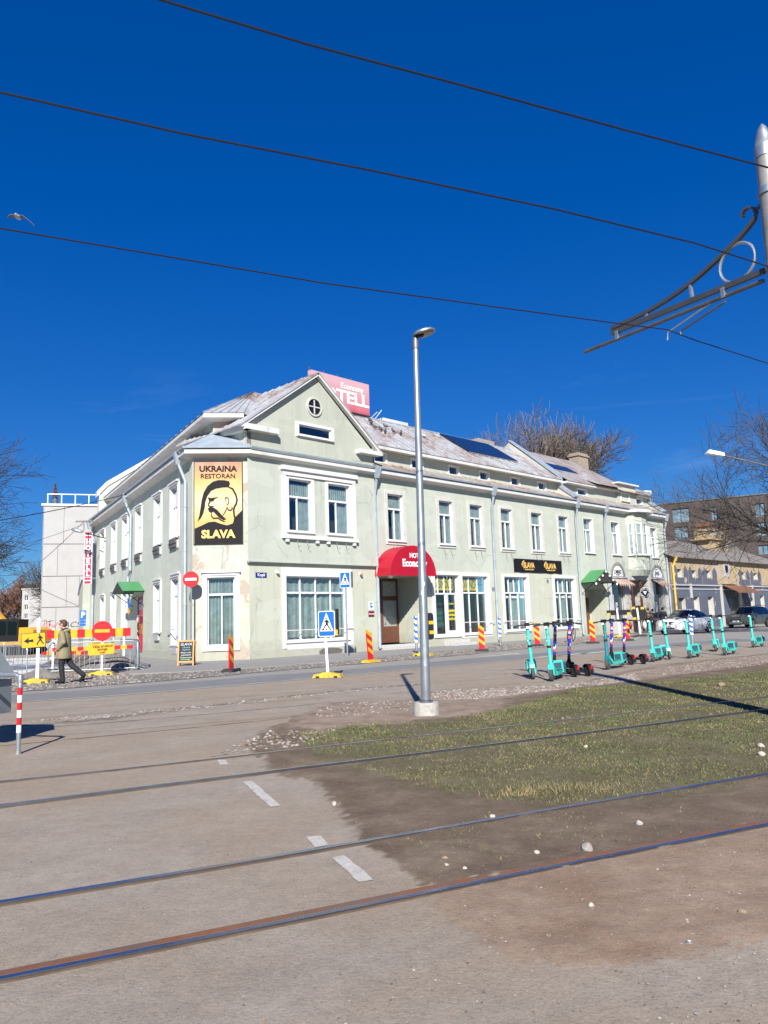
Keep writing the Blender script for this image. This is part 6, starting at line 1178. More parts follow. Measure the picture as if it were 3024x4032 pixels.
def hand(mb, w_, d, side):    # palm and five bent fingers from the wrist w_ along direction d
    w_ = Vector(w_); d = Vector(d).normalized(); s = d.cross(Vector((0, 0, 1))).normalized(); u = s.cross(d)
    mb.ell(w_+d*.045, (.045, .035, .022), 8, 6)
    for k, (o_, l) in enumerate(((-.030, .066), (-.010, .078), (.010, .074), (.030, .058))): a = w_+d*.085+s*o_; limb(mb, [a, a+d*l*.5-u*.008, a+d*l*.8-u*.03], [.009, .0085, .007], 6)
    a = w_+d*.03+s*.03*side; limb(mb, [a, a+d*.03+s*.022*side+u*.01, a+d*.06+s*.024*side+u*.018], [.011, .010, .008], 6)
def head(o, F, c, hair, turn=0, glasses=False):
    FHd = F @ T(*c, turn); mb = MB(); mb.ell((0, 0, .02), (.095, .075, .115), 14, 10); mb.ell((.025, 0, -.055), (.065, .055, .065), 12, 8); mb.ell((.098, 0, -.005), (.018, .014, .026), 8, 6); mb.ell((.08, 0, -.095), (.02, .028, .018), 8, 6)
    for s in (-1, 1): mb.ell((-.005, .077*s, .0), (.018, .012, .03), 8, 6)
    hd_ = fuse(mb, 'head', M['skin'], o, FHd, .008, 2)
    for s in (-1, 1): mb = MB(); mb.ell((.088, .032*s, .02), (.008, .014, .007), 8, 5); mb.build('eye', M['black'], hd_, FHd)
    mb = MB(); mb.ell((.093, 0, -.06), (.006, .024, .005), 8, 5); mb.build('mouth', mat('lips', (.36, .14, .11), .5), hd_, FHd)
    mb = MB(); mb.ell((-.02, 0, .055), (.10, .084, .095), 14, 8); mb.ell((-.05, 0, .01), (.075, .082, .085), 12, 8); mb.ell((.05, 0, .105), (.055, .06, .035), 10, 6); fuse(mb, 'hair', hair, hd_, FHd, .010, 1)
    if glasses:
        mb = MB(); mb.box(.094, .1, -.065, .065, .008, .035); mb.box(-.0, .1, .078, .084, .022, .032); mb.box(-.0, .1, -.084, -.078, .022, .032); mb.build('sunglasses', M['black'], hd_, FHd)
pm = thing('person', 'man in a khaki parka and black trousers walking left while holding a phone', 'person', T(-9.38, 22.55, .02, R(176))); Fm = W[pm.name]
mb = MB(); limb(mb, [(0, 0, .97), (.0, 0, 1.15), (.02, 0, 1.33), (.0, 0, 1.45), (.02, 0, 1.56)], [.15, .145, .16, .10, .055]); limb(mb, [(0, .09, .93), (.02, .1, .52), (-.02, .1, .10)], [.085, .06, .042]); limb(mb, [(0, -.09, .93), (-.16, -.1, .52), (-.50, -.1, .26)], [.085, .06, .042])
limb(mb, [(0, .19, 1.42), (-.10, .25, 1.16), (.10, .21, .98)], [.055, .045, .032]); limb(mb, [(0, -.19, 1.42), (.04, -.25, 1.14), (.30, -.18, 1.10)], [.055, .045, .03]); hand(mb, (.30, -.18, 1.10), (1, .1, .05), 1); hand(mb, (.10, .21, .98), (.6, -.1, -.7), -1)
fuse(mb, 'body', M['skin'], pm, Fm, .012, 2); head(pm, Fm, (.06, 0, 1.675), M['brownhair'], 0, True)
mb = MB()
zs_ = [.70, .78, .92, 1.05, 1.2, 1.32, 1.42, 1.47]; rx_ = [.19, .195, .185, .178, .172, .165, .135, .08]; ry_ = [.24, .245, .235, .225, .22, .215, .185, .1]; tv = [(rx_[i]*math.cos(2*math.pi*j/16), ry_[i]*math.sin(2*math.pi*j/16), zs_[i]) for i in range(8) for j in range(16)]
mb.add(tv, [(i*16+j, i*16+(j+1) % 16, (i+1)*16+(j+1) % 16, (i+1)*16+j) for i in range(7) for j in range(16)] + [tuple(range(15, -1, -1)), tuple(range(112, 128))])
limb(mb, [(0, .18, 1.43), (-.11, .27, 1.17), (.07, .23, .99)], [.085, .075, .062]); limb(mb, [(0, -.18, 1.43), (.03, -.27, 1.15), (.25, -.19, 1.10)], [.085, .075, .06]); mb.ell((-.06, 0, 1.5), (.11, .12, .06), 12, 8); fuse(mb, 'parka', M['khaki'], pm, Fm, .014, 2)
mb = MB(); mb.tube([(.1, .0, 1.5), (.03, .1, 1.52), (-.05, .06, 1.55), (-.05, -.06, 1.55), (.03, -.1, 1.52)], .035, 8, closed=True); mb.tube([(.12, -.03, 1.5), (.19, -.05, 1.38), (.2, -.07, 1.24)], .035, 8); mb.build('scarf', M['blackcloth'], pm, Fm, True)
mb = MB(); limb(mb, [(0, .08, .90), (.03, .1, .52), (-.02, .1, .10)], [.115, .085, .07]); limb(mb, [(0, -.08, .90), (-.15, -.1, .53), (-.50, -.1, .25)], [.115, .085, .07]); fuse(mb, 'trousers', M['blackcloth'], pm, Fm, .014, 2)
mb = MB(); limb(mb, [(-.04, .1, .07), (.08, .1, .055), (.17, .1, .045)], [.06, .055, .045]); fuse(mb, 'shoe', M['black'], pm, Fm, .012, 2)
mb = MB(); limb(mb, [(-.56, -.1, .22), (-.50, -.1, .12), (-.45, -.1, .05)], [.055, .055, .045]); fuse(mb, 'shoe', M['black'], pm, Fm, .012, 2)
ph = thing('phone', 'dark phone held in the walking man\'s hand', 'phone', Fm @ T(.40, -.17, 1.14)); mb = MB(); mb.box(-.02, .06, -.04, .04, -.004, .006); mb.build('phone_body', M['black'], ph, W[ph.name] @ Matrix.Rotation(R(-35), 4, 'Y'))
mb = MB(); mb.box(-.012, .052, -.034, .034, .0065, .0085); mb.build('screen', M['darkpane'], ph, W[ph.name] @ Matrix.Rotation(R(-35), 4, 'Y'))
def walker_back(x, y, rz, label, coat, legs, h=1.0, bag=None, hood=False):
    o = thing('person', label, 'person', T(x, y, .05, rz) @ Matrix.Scale(h, 4)); F = W[o.name]
    mb = MB(); limb(mb, [(0, 0, .97), (0, 0, 1.2), (0, 0, 1.38), (.01, 0, 1.55)], [.14, .13, .13, .05]); limb(mb, [(0, .09, .93), (.03, .1, .5), (0, .1, .09), (.14, .1, .05)], [.085, .06, .05, .04]); limb(mb, [(0, -.09, .93), (-.03, -.1, .5), (-.08, -.1, .09), (.06, -.1, .05)], [.085, .06, .05, .04])
    for s in (-1, 1): limb(mb, [(0, .19*s, 1.42), (-.03, .26*s, 1.12), (.06, .24*s, .9)], [.05, .042, .03]); hand(mb, (.06, .24*s, .9), (.1, 0, -1), s)
    fuse(mb, 'body', M['skin'], o, F, .016, 2); head(o, F, (.03, 0, 1.66), M['black'] if hood else M['brownhair'])
    mb = MB()
    for z, a, b in ((.85, .17, .23), (1.0, .165, .22), (1.2, .165, .22), (1.38, .14, .2)): mb.ell((0, 0, z), (a, b, .13), 12, 8)
    for s in (-1, 1): limb(mb, [(0, .18*s, 1.42), (-.03, .27*s, 1.13), (.05, .245*s, .93)], [.08, .07, .055])
    fuse(mb, 'jacket', coat, o, F, .018, 2)
    mb = MB(); limb(mb, [(0, .08, .9), (.03, .1, .5), (0, .1, .12)], [.11, .08, .065]); limb(mb, [(0, -.08, .9), (-.03, -.1, .5), (-.08, -.1, .12)], [.11, .08, .065]); fuse(mb, 'trousers', legs, o, F, .018, 2); return o
jb = mat('brown leather', (.06, .04, .03), .5, var=.2); jn = mat('dark blue jacket', (.012, .016, .05), .7, var=.2); jc = mat('dark camouflage', (.06, .055, .045), .8, var=.5, sc=14)
P1_ = FA @ Vector((23.1, -2.4, 0)); P2_ = FA @ Vector((24.7, -2.4, 0)); P3_ = FA @ Vector((27.0, -2.4, 0)); P4_ = FA @ Vector((26.2, -2.0, 0))
walker_back(P1_.x, P1_.y, R(60), 'person in dark clothes behind the round sign back near the pawnshop', M['blackcloth'], M['blackcloth'], 1.02, hood=True); walker_back(P2_.x, P2_.y, R(75), 'person in a brown leather jacket seen from behind at the pawnshop', jb, M['blackcloth'], 1.0); walker_back(P3_.x, P3_.y, R(50), 'person in a dark patterned coat with blue backpack beside the white car', jc, M['blackcloth'], 1.0, hood=True); walker_back(P4_.x, P4_.y, R(50), 'person in a dark blue jacket half hidden behind the blue backpack', jn, M['blackcloth'], .95, hood=True)
bp_ = thing('backpack', 'blue backpack worn by the person beside the white car', 'backpack', T(P3_.x, P3_.y, 1.1)); mb = MB(); mb.ell((-.20, 0, 1.22), (.12, .17, .24), 12, 8); mb.build('pack', jn, bp_, T(P3_.x, P3_.y, .05, R(50)), True); mb = MB(); mb.ell((-.28, 0, 1.12), (.06, .13, .1), 10, 6); mb.build('pocket', M['navy'], bp_, T(P3_.x, P3_.y, .05, R(50)), True)
for x, y, m_, lab in ((P2_.x-.35, P2_.y-.1, 'whitenew', 'white carrier bag held beside the brown leather jacket'), (P1_.x-.55, P1_.y+.1, 'maroon', 'dark red carrier bag held by the person in dark clothes')):
    b_ = thing('carrier_bag', lab, 'bag', T(x, y, .3)); mb = MB(); mb.ell((0, 0, .32), (.14, .2, .27), 10, 8); mb.build('bag', M[m_], b_, W[b_.name], True); mb = MB(); mb.tube([(0, -.08, .55), (0, -.04, .66), (0, .04, .66), (0, .08, .55)], .012, 5); mb.build('bag_handle', M[m_], b_, W[b_.name])
# ------------------------------------------------------------------ building site: fences, boards, heaps, excavator
barme = None
def fence(p, q, label, nb=17, h=1.08):
    global barme
    a, b = Vector(p), Vector(q); L0 = (b-a).length; F = T(a.x, a.y, .02, math.atan2(b.y-a.y, b.x-a.x)); o = thing('crowd_fence', label, 'fence', F, 'steel crowd control fences around the site')
    mb = MB(); rr = .14; mb.tube([(0, 0, .12)] + [(0, 0, .4)] + [(rr-rr*math.cos(R(t)), 0, h-rr+rr*math.sin(R(t))) for t in (0, 30, 60, 90)] + [(L0-rr+rr*math.sin(R(t)), 0, h-rr+rr*math.cos(R(t))) for t in (0, 30, 60, 90)] + [(L0, 0, .4), (L0, 0, .12)], .021, 6, closed=True); mb.build('frame_tube', M['steel'], o, F, True)
    if barme is None: t = MB(); t.tube([(0, 0, .12), (0, 0, h-.01)], .009, 5); barme = t.mesh('bar', M['steel'])
    for i in range(1, nb): link('bar', barme, o, F @ T(L0*i/nb, 0, 0))
    for x in (.25, L0-.25): mb = MB(); mb.tube([(x, -.3, 0), (x, -.05, .1), (x, .05, .1), (x, .3, 0)], .018, 5); mb.build('foot', M['steel'], o, F, True)
    return o
fence((-11.95, 27.4), (-9.1, 28.0), 'front crowd fence behind the large no entry sign'); fence((-9.05, 28.1), (-9.75, 30.4), 'crowd fence turning the corner toward the red door', 16); fence((-9.75, 30.5), (-10.9, 32.8), 'second crowd fence along the side pavement', 16); fence((-10.9, 32.9), (-12.1, 35.2), 'farthest crowd fence along the side pavement', 16)
fence((-13.9, 24.9), (-11.15, 24.05), 'nearest crowd fence at the left edge'); fence((-22.5, 40.5), (-19.6, 39.7), 'far crowd fence in front of the excavator', 18); fence((-19.5, 39.7), (-16.6, 38.9), 'far crowd fence right of the excavator cab', 18); fence((-16.5, 38.8), (-14.0, 36.8), 'far crowd fence behind the walking man', 18)
def barrier(p, q, z0, z1, n, label, posts=True):
    a, b = Vector(p), Vector(q); L0 = (b-a).length; F = T(a.x, a.y, .02, math.atan2(b.y-a.y, b.x-a.x)); o = thing('barrier_board', label, 'barrier', F); striped(F, 0, L0, z0, z1, -.02, n, 'striped_board', o)
    if posts:
        for x in (.25, L0-.25): mb = MB(); mb.box(x-.04, x+.04, 0, .05, .05, z1+.05); mb.build('post', M['whitenew'], o, F); mb = MB(); mb.prism([(x-.35, 0), (x+.35, 0), (x+.28, .1), (x-.28, .1)], -.2, .2); mb.build('foot', M['rubber'], o, F)
    return o
barrier((-13.0, 29.6), (-9.9, 29.9), 1.24, 1.55, 11, 'large red and yellow barrier board behind the walking man'); barrier((-11.8, 27.35), (-9.15, 27.9), .80, .93, 13, 'narrow red and yellow board hung on the front fence', False); barrier((-9.25, 28.9), (-9.9, 31.0), .9, 1.02, 8, 'narrow red and yellow board on the side pavement fence', False); barrier((-13.4, 30.2), (-11.2, 28.9), .62, .74, 9, 'low slanting red and yellow board left of the walking man', False)
yl = thing('warning_plate', 'small yellow notice plate on the fence beside the no entry sign', 'sign', T(-10.9, 29.5, .98)); board(T(-10.9, 29.5, 0, R(6), R(-6)), -.28, .28, .97, 1.12, -.01, .01, M['yellow'], 'plate', yl); text('ROHKEM TÖÖD', .08, 0, mat=M['black'], parent=yl, M=T(-10.9, 29.485, 1.045, R(6), R(-6)))
def heap(c, r, h, m, label, seed):
    bm = bmesh.new(); bmesh.ops.create_grid(bm, x_segments=26, y_segments=26, size=1); q = random.Random(seed); ph = [q.random()*6 for _ in range(8)]
    for v in bm.verts:
        x, y = v.co.x, v.co.y; d = math.hypot(x, y); e = max(0, 1-d); nz = sum(math.sin(x*(3+k*2.3)+y*(4.1-k*1.7)+ph[k])/(k+1.5) for k in range(6))*.16
        v.co = Vector((x*r[0], y*r[1], h*(e**1.1)*(1+nz)+nz*.10*h-.05*(1-e)))
    me = bpy.data.meshes.new('dirt_heap'); bm.to_mesh(me); bm.free(); me.materials.append(m); me.polygons.foreach_set('use_smooth', [True]*len(me.polygons)); return tag(link('dirt_heap', me, None, T(*c)), label, 'heap')
heap((-10.5, 29.0, 0), (1.7, 1.4), .75, M['gravelbed'], 'grey brown earth heap behind the front fence', 1); heap((-14.4, 38.2, 0), (2.6, 1.6), .95, M['sand'], 'sandy orange heap on the white limestone', 2); heap((-12.2, 33.5, 0), (1.3, 1.0), .9, M['gravelbed'], 'small dark stone heap behind the barrier board', 3); heap((-11.9, 26.6, 0), (1.3, .7), .28, M['gravelbed'], 'low mud mound left of the front fence', 4)
M['cat'] = mat('excavator yellow', (.58, .30, .02), .45, var=.12, dirt=.4)
ex = thing('excavator', 'yellow excavator with black cab behind the fences at the left edge', 'excavator', T(-27.2, 57, 0, R(-12))); Fe = W[ex.name]
for y in (-1.0, .7): mb = MB(); mb.prism([(-1.5, 0), (1.5, 0), (1.8, .3), (1.5, .62), (-1.5, .62), (-1.8, .3)], y, y+.4); mb.build('track', M['rubber'], ex, Fe)
mb = MB(); mb.prism([(-1.2, .75), (1.9, .75), (2.1, 1.0), (2.1, 1.75), (1.7, 1.95), (.6, 1.95), (.4, 1.3), (-1.2, 1.3)], -1.05, 1.05); mb.build('counterweight_body', M['cat'], ex, Fe)
mb = MB(); mb.prism([(-1.3, 1.0), (.9, 1.0), (.95, 2.55), (-.75, 2.62), (-1.3, 1.7)], -1.1, -.05); cab = mb.build('cab', M['black'], ex, Fe); mb = MB(); mb.prism([(-.95, 1.45), (-.1, 1.45), (-.1, 2.42), (-.62, 2.45), (-1.05, 1.75)], -1.13, -1.105); mb.build('cab_window', M['carglass'], cab, Fe); mb = MB(); mb.prism([(.05, 1.45), (.75, 1.45), (.78, 2.38), (.05, 2.42)], -1.13, -1.105); mb.build('cab_window', M['carglass'], cab, Fe)
mb = MB(); mb.prism([(-.6, 1.3), (-1.3, 2.6), (-2.4, 3.7), (-3.6, 4.0), (-3.6, 3.55), (-2.5, 3.2), (-1.75, 2.3), (-1.3, 1.2)], .05, .5); mb.build('boom', M['cat'], ex, Fe); mb = MB(); mb.prism([(-3.4, 4.1), (-3.7, 4.0), (-4.2, 1.8), (-3.9, 1.75)], .1, .45); mb.build('stick', M['cat'], ex, Fe); mb = MB(); mb.prism([(-4.4, 1.8), (-3.7, 1.8), (-3.3, 1.1), (-3.9, .6), (-4.5, 1.0)], -.2, .75); mb.build('bucket', M['steeldark'], ex, Fe); mb = MB(); mb.tube([(-.9, .3, 1.4), (-2.2, .3, 2.9)], .07, 8); mb.build('ram', M['steel'], ex, Fe, True)
# ------------------------------------------------------------------ neighbouring buildings
def bframe(o, ang): a = R(ang); d = (math.sin(a), math.cos(a)); return frame(o, d, (-d[1], d[0]))
M['panel'] = mat('light grey concrete panel', (.385, .38, .375), .85, var=.05, sc=1.2, dirt=.08); M['joint'] = mat('panel joint', (.24, .24, .24), .9)
FWh = bframe((-27.4, 62), 72); an = thing('panel_building', 'tall light grey panel building with graffiti beyond the side street', 'building', FWh)
mb = MB(); mb.box(-.3, 16, .06, 9, -.3, 11.75); mb.build('core', M['joint'], an, FWh)
rows = [(8.66, 11.8, [-.35, 1.22, 5.0, 9, 16]), (6.04, 8.62, [-.35, .8, 4.2, 8.4, 16]), (3.54, 6.0, [-.35, 1.54, 2.5, 6, 16]), (-.3, 3.5, [-.35, .79, 4.6, 9, 16])]
for z0, z1, xs in rows:
    for i in range(len(xs)-1): mb = MB(); mb.box(xs[i]+.012, xs[i+1]-.012, 0, .12, z0+.012, z1-.012); mb.build('wall_panel', M['panel'], an, FWh)
mb = MB(); mb.box(-.36, -.3, .0, 9, -.3, 11.75); mb.build('side_wall', M['panel'], an, FWh); mb = MB(); mb.box(-.5, 16, -.12, 9, 11.8, 11.95); mb.build('parapet', M['signwhite'], an, FWh)
for i in range(12): mb = MB(); mb.box(-.1+i*1.05, -.03+i*1.05, .1, .17, 11.95, 12.75); mb.build('railing_post', M['signwhite'], an, FWh)
mb = MB(); mb.box(-.1, 12, .1, .16, 12.75, 12.82); mb.build('railing_rail', M['signwhite'], an, FWh)
gk = mat('black spray paint', (.03, .03, .03), .8); grd = mat('red spray paint', (.5, .03, .06), .8); q = random.Random(4)
def scrib(x0, z0, w_, h_, n, m): shapes('graffiti', [stroke([(x0+w_*(i/n)+q.uniform(-.1, .1), z0+h_*q.random()) for i in (k, k+.4, k+.9, k+1.2)], .035) for k in range(n)], m, an, FWh @ T(0, -.004, 0), .003)
scrib(-.2, 1.75, .55, .7, 5, grd); scrib(.45, 1.85, .5, .5, 5, grd); scrib(-.15, 2.35, .7, .22, 5, gk)
text('ACS', .62, .0, shear=.4, mat=gk, parent=an, M=FWh @ T(1.95, -.005, 2.1), sx=1.1); scrib(2.6, 1.8, .6, .5, 4, gk)
pt_ = thing('potted_conifer', 'reddish potted conifer on the roof terrace of the panel building', 'plant', FWh @ T(.45, .6, 11.95)); mb = MB(); mb.lathe([(.18, 0), (.25, .5), (.0, .5)], 10); mb.build('pot', M['steeldark'], pt_, W[pt_.name])
mb = MB(); qq = random.Random(2)
for i in range(260): t = qq.random(); a = qq.random()*6.28; r_ = .28*(1-t)*(.5+.5*qq.random()); p = Vector((r_*math.cos(a), r_*math.sin(a), .5+t*1.25)); mb.add([p, p+Vector((qq.gauss(0, .05), qq.gauss(0, .05), .14)), p+Vector((qq.gauss(0, .06), qq.gauss(0, .06), .02))], [(0, 1, 2)])
mb.build('foliage', mat('russet needles', (.12, .05, .035), .9), pt_, W[pt_.name])
FW2 = bframe((-40, 92), 80); wb2 = thing('white_house', 'small distant white house with three dark windows', 'building', FW2)
def simple_house(o, F, x0, x1, z1, dep, wins_, wm, wnd='darkpane', fm='whitenew'):
    mb = MB(); xs = sorted({x0, x1, *[v for w_ in wins_ for v in w_[:2]]}); zs = sorted({-.3, z1, *[v for w_ in wins_ for v in w_[2:4]]})
    for i in range(len(xs)-1):
        for j in range(len(zs)-1):
            cx, cz = (xs[i]+xs[i+1])/2, (zs[j]+zs[j+1])/2
            if any(w_[0] < cx < w_[1] and w_[2] < cz < w_[3] for w_ in wins_): continue
            mb.quad((xs[i], 0, zs[j]), (xs[i+1], 0, zs[j]), (xs[i+1], 0, zs[j+1]), (xs[i], 0, zs[j+1]))
    for a, b, c, d in wins_: mb.quad((a, 0, c), (a, .2, c), (a, .2, d), (a, 0, d)); mb.quad((b, 0, d), (b, .2, d), (b, .2, c), (b, 0, c)); mb.quad((a, 0, d), (a, .2, d), (b, .2, d), (b, 0, d)); mb.quad((a, 0, c), (b, 0, c), (b, .2, c), (a, .2, c))
    mb.quad((x0, 0, -.3), (x0, 0, z1), (x0, dep, z1), (x0, dep, -.3)); mb.quad((x1, 0, z1), (x1, 0, -.3), (x1, dep, -.3), (x1, dep, z1)); mb.quad((x0, 0, z1), (x1, 0, z1), (x1, dep, z1), (x0, dep, z1)); mb.quad((x1, dep, -.3), (x0, dep, -.3), (x0, dep, z1), (x1, dep, z1)); mb.build('wall', wm, o, F)
    for a, b, c, d in wins_:
        t = .06; mb = MB(); mb.box(a, a+t, .1, .18, c, d); mb.box(b-t, b, .1, .18, c, d); mb.box(a+t, b-t, .1, .18, d-t, d); mb.box(a+t, b-t, .1, .18, c, c+t); mb.box((a+b)/2-.03, (a+b)/2+.03, .11, .17, c+t, d-t); wo = mb.build('window', M[fm], o, F); mb = MB(); mb.box(a, b, .185, .195, c, d); mb.build('pane', M[wnd], wo, F)
simple_house(wb2, FW2, -3.25, 8, 6.7, 10, [(-3.0, -2.55, 5.37, 6.03), (-3.0, -2.55, 4.29, 4.94), (-3.0, -2.55, 3.25, 3.87)], M['panel'])
mb = MB(); mb.box(-3.35, 8.1, -.1, 10.1, 6.7, 6.85); mb.build('parapet', M['panel'], wb2, FW2)
lo = thing('lean_to', 'low pale green annex wall at the far end of the side front', 'building', FB @ T(-23.5, -.2, 0)); mb = MB(); mb.prism([(-24.6, -.3), (-22.95, -.3), (-22.95, 5.2), (-24.1, 4.7), (-24.6, 4.2)], -.6, 3); mb.build('wall', M['gable'], lo, FB); mb = MB(); mb.prism([(-24.7, 4.2), (-24.1, 4.75), (-22.95, 5.25), (-22.95, 5.33), (-24.15, 4.84), (-24.78, 4.25)], -.7, 3.1); mb.build('coping', M['zinc'], lo, FB)
# brown block behind the shed
M['brownclad'] = mat('dark brown cladding', (.065, .048, .043), .6, var=.3, sc=3)
FBr = bframe((38, 95), 120); br = thing('apartment_block', 'dark brown clad apartment block behind the shed', 'building', FBr)
M['blueglass'] = mat('pale blue glazing', (.16, .24, .30), .12, var=.4, sc=1)
simple_house(br, FBr, -14, 8.7, 15.0, 14, [(-2.03, 0, 12.55, 14.3), (2.5, 3.2, 12.46, 14.1), (7.4, 8.45, 12.37, 14.0), (-1.94, -.32, 10.35, 12.0), (7.3, 8.4, 10.1, 11.7), (7.3, 8.4, 7.86, 9.0), (2.5, 3.2, 8.0, 9.6), (-1.9, -.3, 7.9, 9.6)], M['brownclad'], 'blueglass', 'steeldark')
for k in range(46): x = -14+k*.5; mb = MB(); mb.box(x, x+.02, -.015, 0, 9.2 if False else 5, 15.0); 
mb = MB(); mb.box(-14.1, 8.8, -.1, 14, 15.0, 15.15); mb.build('parapet', M['steeldark'], br, FBr)
wr = thing('white_roof_house', 'white roofed building edge showing above the brown block', 'building', T(36, 118, 0)); mb = MB(); mb.box(-8, 5, 0, 12, 0, 19.5); mb.build('wall', M['panel'], wr, T(36, 118, 0, R(-20))); mb = MB(); mb.prism([(-8.3, 19.5), (5.3, 19.5), (5.3, 19.9), (-8.3, 21.6)], -.4, 12.4); mb.build('roof', M['signwhite'], wr, T(36, 118, 0, R(-20)))
# ruined shed along the street
FSh = FA @ T(0, -.3, 0); sh = thing('street_shed', 'derelict low building with ochre upper wall, grey painted lower wall and slate roof', 'building', FSh @ T(33.5, 0, 0))
M['ochre'] = plaster('flaking ochre plaster', (.41, .315, .185), (.4, .3, .15), .55); M['greyblue'] = plaster('blue grey painted plaster', (.10, .115, .15), (.1, .1, .12), .60)
M['slate'] = mat('weathered corrugated slate', (.17, .155, .145), .85, var=.25, sc=2)
gw = [(34.4, 35.5, 4.3, 5.0), (37.2, 38.3, 4.35, 4.95), (40.2, 41.3, 4.4, 5.0), (48.3, 49.3, 4.4, 5.0), (51.5, 52.5, 4.4, 5.0)]; lw = [(34.3, 35.6, 1.0, 2.6), (37.2, 38.3, .9, 2.7), (40.1, 41.3, .9, 2.7), (44.8, 48.2, .2, 2.6), (50, 51, .9, 2.8), (52.6, 53.6, .9, 2.8)]
def shedwall(x0, x1, z0, z1, holes, m, y):
    mb = MB(); xs = sorted({x0, x1, *[v for h in holes for v in h[:2]]}); zs = sorted({z0, z1, *[v for h in holes for v in h[2:4]]})
    for i in range(len(xs)-1):
        for j in range(len(zs)-1):
            cx, cz = (xs[i]+xs[i+1])/2, (zs[j]+zs[j+1])/2
            if not any(h[0] < cx < h[1] and h[2] < cz < h[3] for h in holes): mb.quad((xs[i], y, zs[j]), (xs[i+1], y, zs[j]), (xs[i+1], y, zs[j+1]), (xs[i], y, zs[j+1]))
    for a, b, c, d in holes: e = y+.35; mb.quad((a, y, c), (a, e, c), (a, e, d), (a, y, d)); mb.quad((b, y, d), (b, e, d), (b, e, c), (b, y, c), 1); mb.quad((a, y, d), (a, e, d), (b, e, d), (b, y, d)); mb.quad((a, y, c), (b, y, c), (b, e, c), (a, e, c), 1)
    mb.build('wall', [m, M['wallW']], sh, FSh)
shedwall(33.45, 60, 5.15, 6.1, [], M['ochre'], 0); shedwall(33.45, 60, 3.8, 5.15, gw, M['ochre'], 0); shedwall(33.45, 60, -.3, 3.8, lw, M['greyblue'], -.04)
pk_ = []; x = 33.7
for a, b in ((33.8, 36.6), (36.7, 39.4), (39.5, 42.6), (47.6, 50.4), (50.6, 53.4)):
    mb = MB(); m_ = (a+b)/2; mb.prism([(a, 3.84), (b, 3.84), (b, 4.9), (b-.5, 5.25), (m_+.62, 4.95), (m_+.6, 4.3), (m_-.6, 4.3), (m_-.62, 4.95), (a+.5, 5.25), (a, 4.9)], -.03, .0)
    me = polyshape([(a, 3.84), (b, 3.84), (b, 4.9), (b-.45, 5.3), (m_+.62, 4.95), (m_+.6, 4.3), (m_-.6, 4.3), (m_-.62, 4.95), (a+.45, 5.3), (a, 4.9)], .02); me.materials.append(M['greyblue']); link('painted_gable_panel', me, sh, FSh @ T(0, -.004, 0))
for h in gw + lw: mb = MB(); mb.box(h[0], h[1], .3, .34, h[2], h[3]); mb.build('boarded_window', M['steeldark'] if h in lw[3:4] or h == lw[0] else M['wallW'], sh, FSh)
mb = MB(); mb.box(33.4, 60, -.16, .0, 3.62, 3.72); mb.box(33.4, 60, -.1, .0, 3.3, 3.38); mb.build('ledge', M['greytrim'], sh, FSh)
for x, w_ in ((36.62, .3), (42.9, .35), (47.1, .5), (50.45, .3)): mb = MB(); mb.box(x, x+w_, -.14, .0, -.3 if w_ > .4 or x > 42 and x < 44 else 2.6, 3.78); mb.build('pilaster', M['wallW'], sh, FSh)
mb = MB(); mb.box(43.0, 46.6, -.12, .0, 3.84, 6.0); mb.build('ochre_bay', M['ochre'], sh, FSh); mb = MB(); mb.box(43.9, 45.3, -.15, -.12, 4.5, 5.75); mb.build('crest_panel', M['greytrim'], sh, FSh); shapes('crest', [[(44.25, 5.55), (44.95, 5.55), (44.95, 5.1), (44.6, 4.75), (44.25, 5.1)]], M['black'], sh, FSh @ T(0, -.155, 0))
n = 44
for i in range(n):          # corrugated slate courses
    x0, x1 = 33.0+27*i/n, 33.0+27*(i+1)/n; xm = (x0+x1)/2
    if 'slm' not in globals(): t_ = MB(); t_.add([(0, -.45, 5.95), (.3, -.45, 6.02), (.6136, -.45, 5.95), (.6136, 5.2, 8.35), (.3, 5.2, 8.42), (0, 5.2, 8.35), (0, -.45, 5.9), (.6136, -.45, 5.9)], [(0, 1, 4, 5), (1, 2, 3, 4), (6, 7, 2, 1, 0)]); slm = t_.mesh('slate_sheet', M['slate'])
    link('slate_sheet', slm, sh, FSh @ T(x0, 0, 0))
mb = MB(); mb.quad((33, 5.2, 8.38), (60, 5.2, 8.38), (60, 10, 6.2), (33, 10, 6.2)); mb.quad((33.45, 0, -.3), (33.45, 0, 6), (33.45, 10, 6), (33.45, 10, -.3)); mb.poly([(33.45, -.3, 6), (33.45, 5.2, 8.35), (33.45, 10, 6.1)]); mb.build('back_roof', M['slate'], sh, FSh)
mb = MB(); mb.box(49.4, 53.6, 3.0, 4.6, 6.5, 9.5); mb.box(48.9, 54.2, 2.8, 4.8, 8.5, 8.66); mb.box(49.8, 51.8, 3.1, 4.4, 9.5, 9.9); ch_ = mb.build('chimney_stack', M['ochre'], sh, FSh); mb = MB(); mb.box(49.6, 52.0, 2.9, 4.5, 9.9, 10.25); mb.box(52.1, 53.9, 2.95, 4.5, 9.5, 9.95); mb.build('rusty_cap', M['railrust'], ch_, FSh)
mb = MB(); mb.add([(43.3, -1.5, 3.05), (48.9, -1.5, 3.05), (48.9, -.1, 3.75), (43.3, -.1, 3.75)], [(0, 1, 2, 3)]); mb.box(43.3, 48.9, -1.5, -1.44, 2.98, 3.05); mb.build('rusty_porch', M['railrust'], sh, FSh)
mb = MB(); mb.prism([(54, 6.4), (61, 6.4), (61, 7.6), (57, 8.8), (54, 8.6)], 4, 4.4); mb.build('stone_fire_wall', M['gravelbed'], sh, FSh)
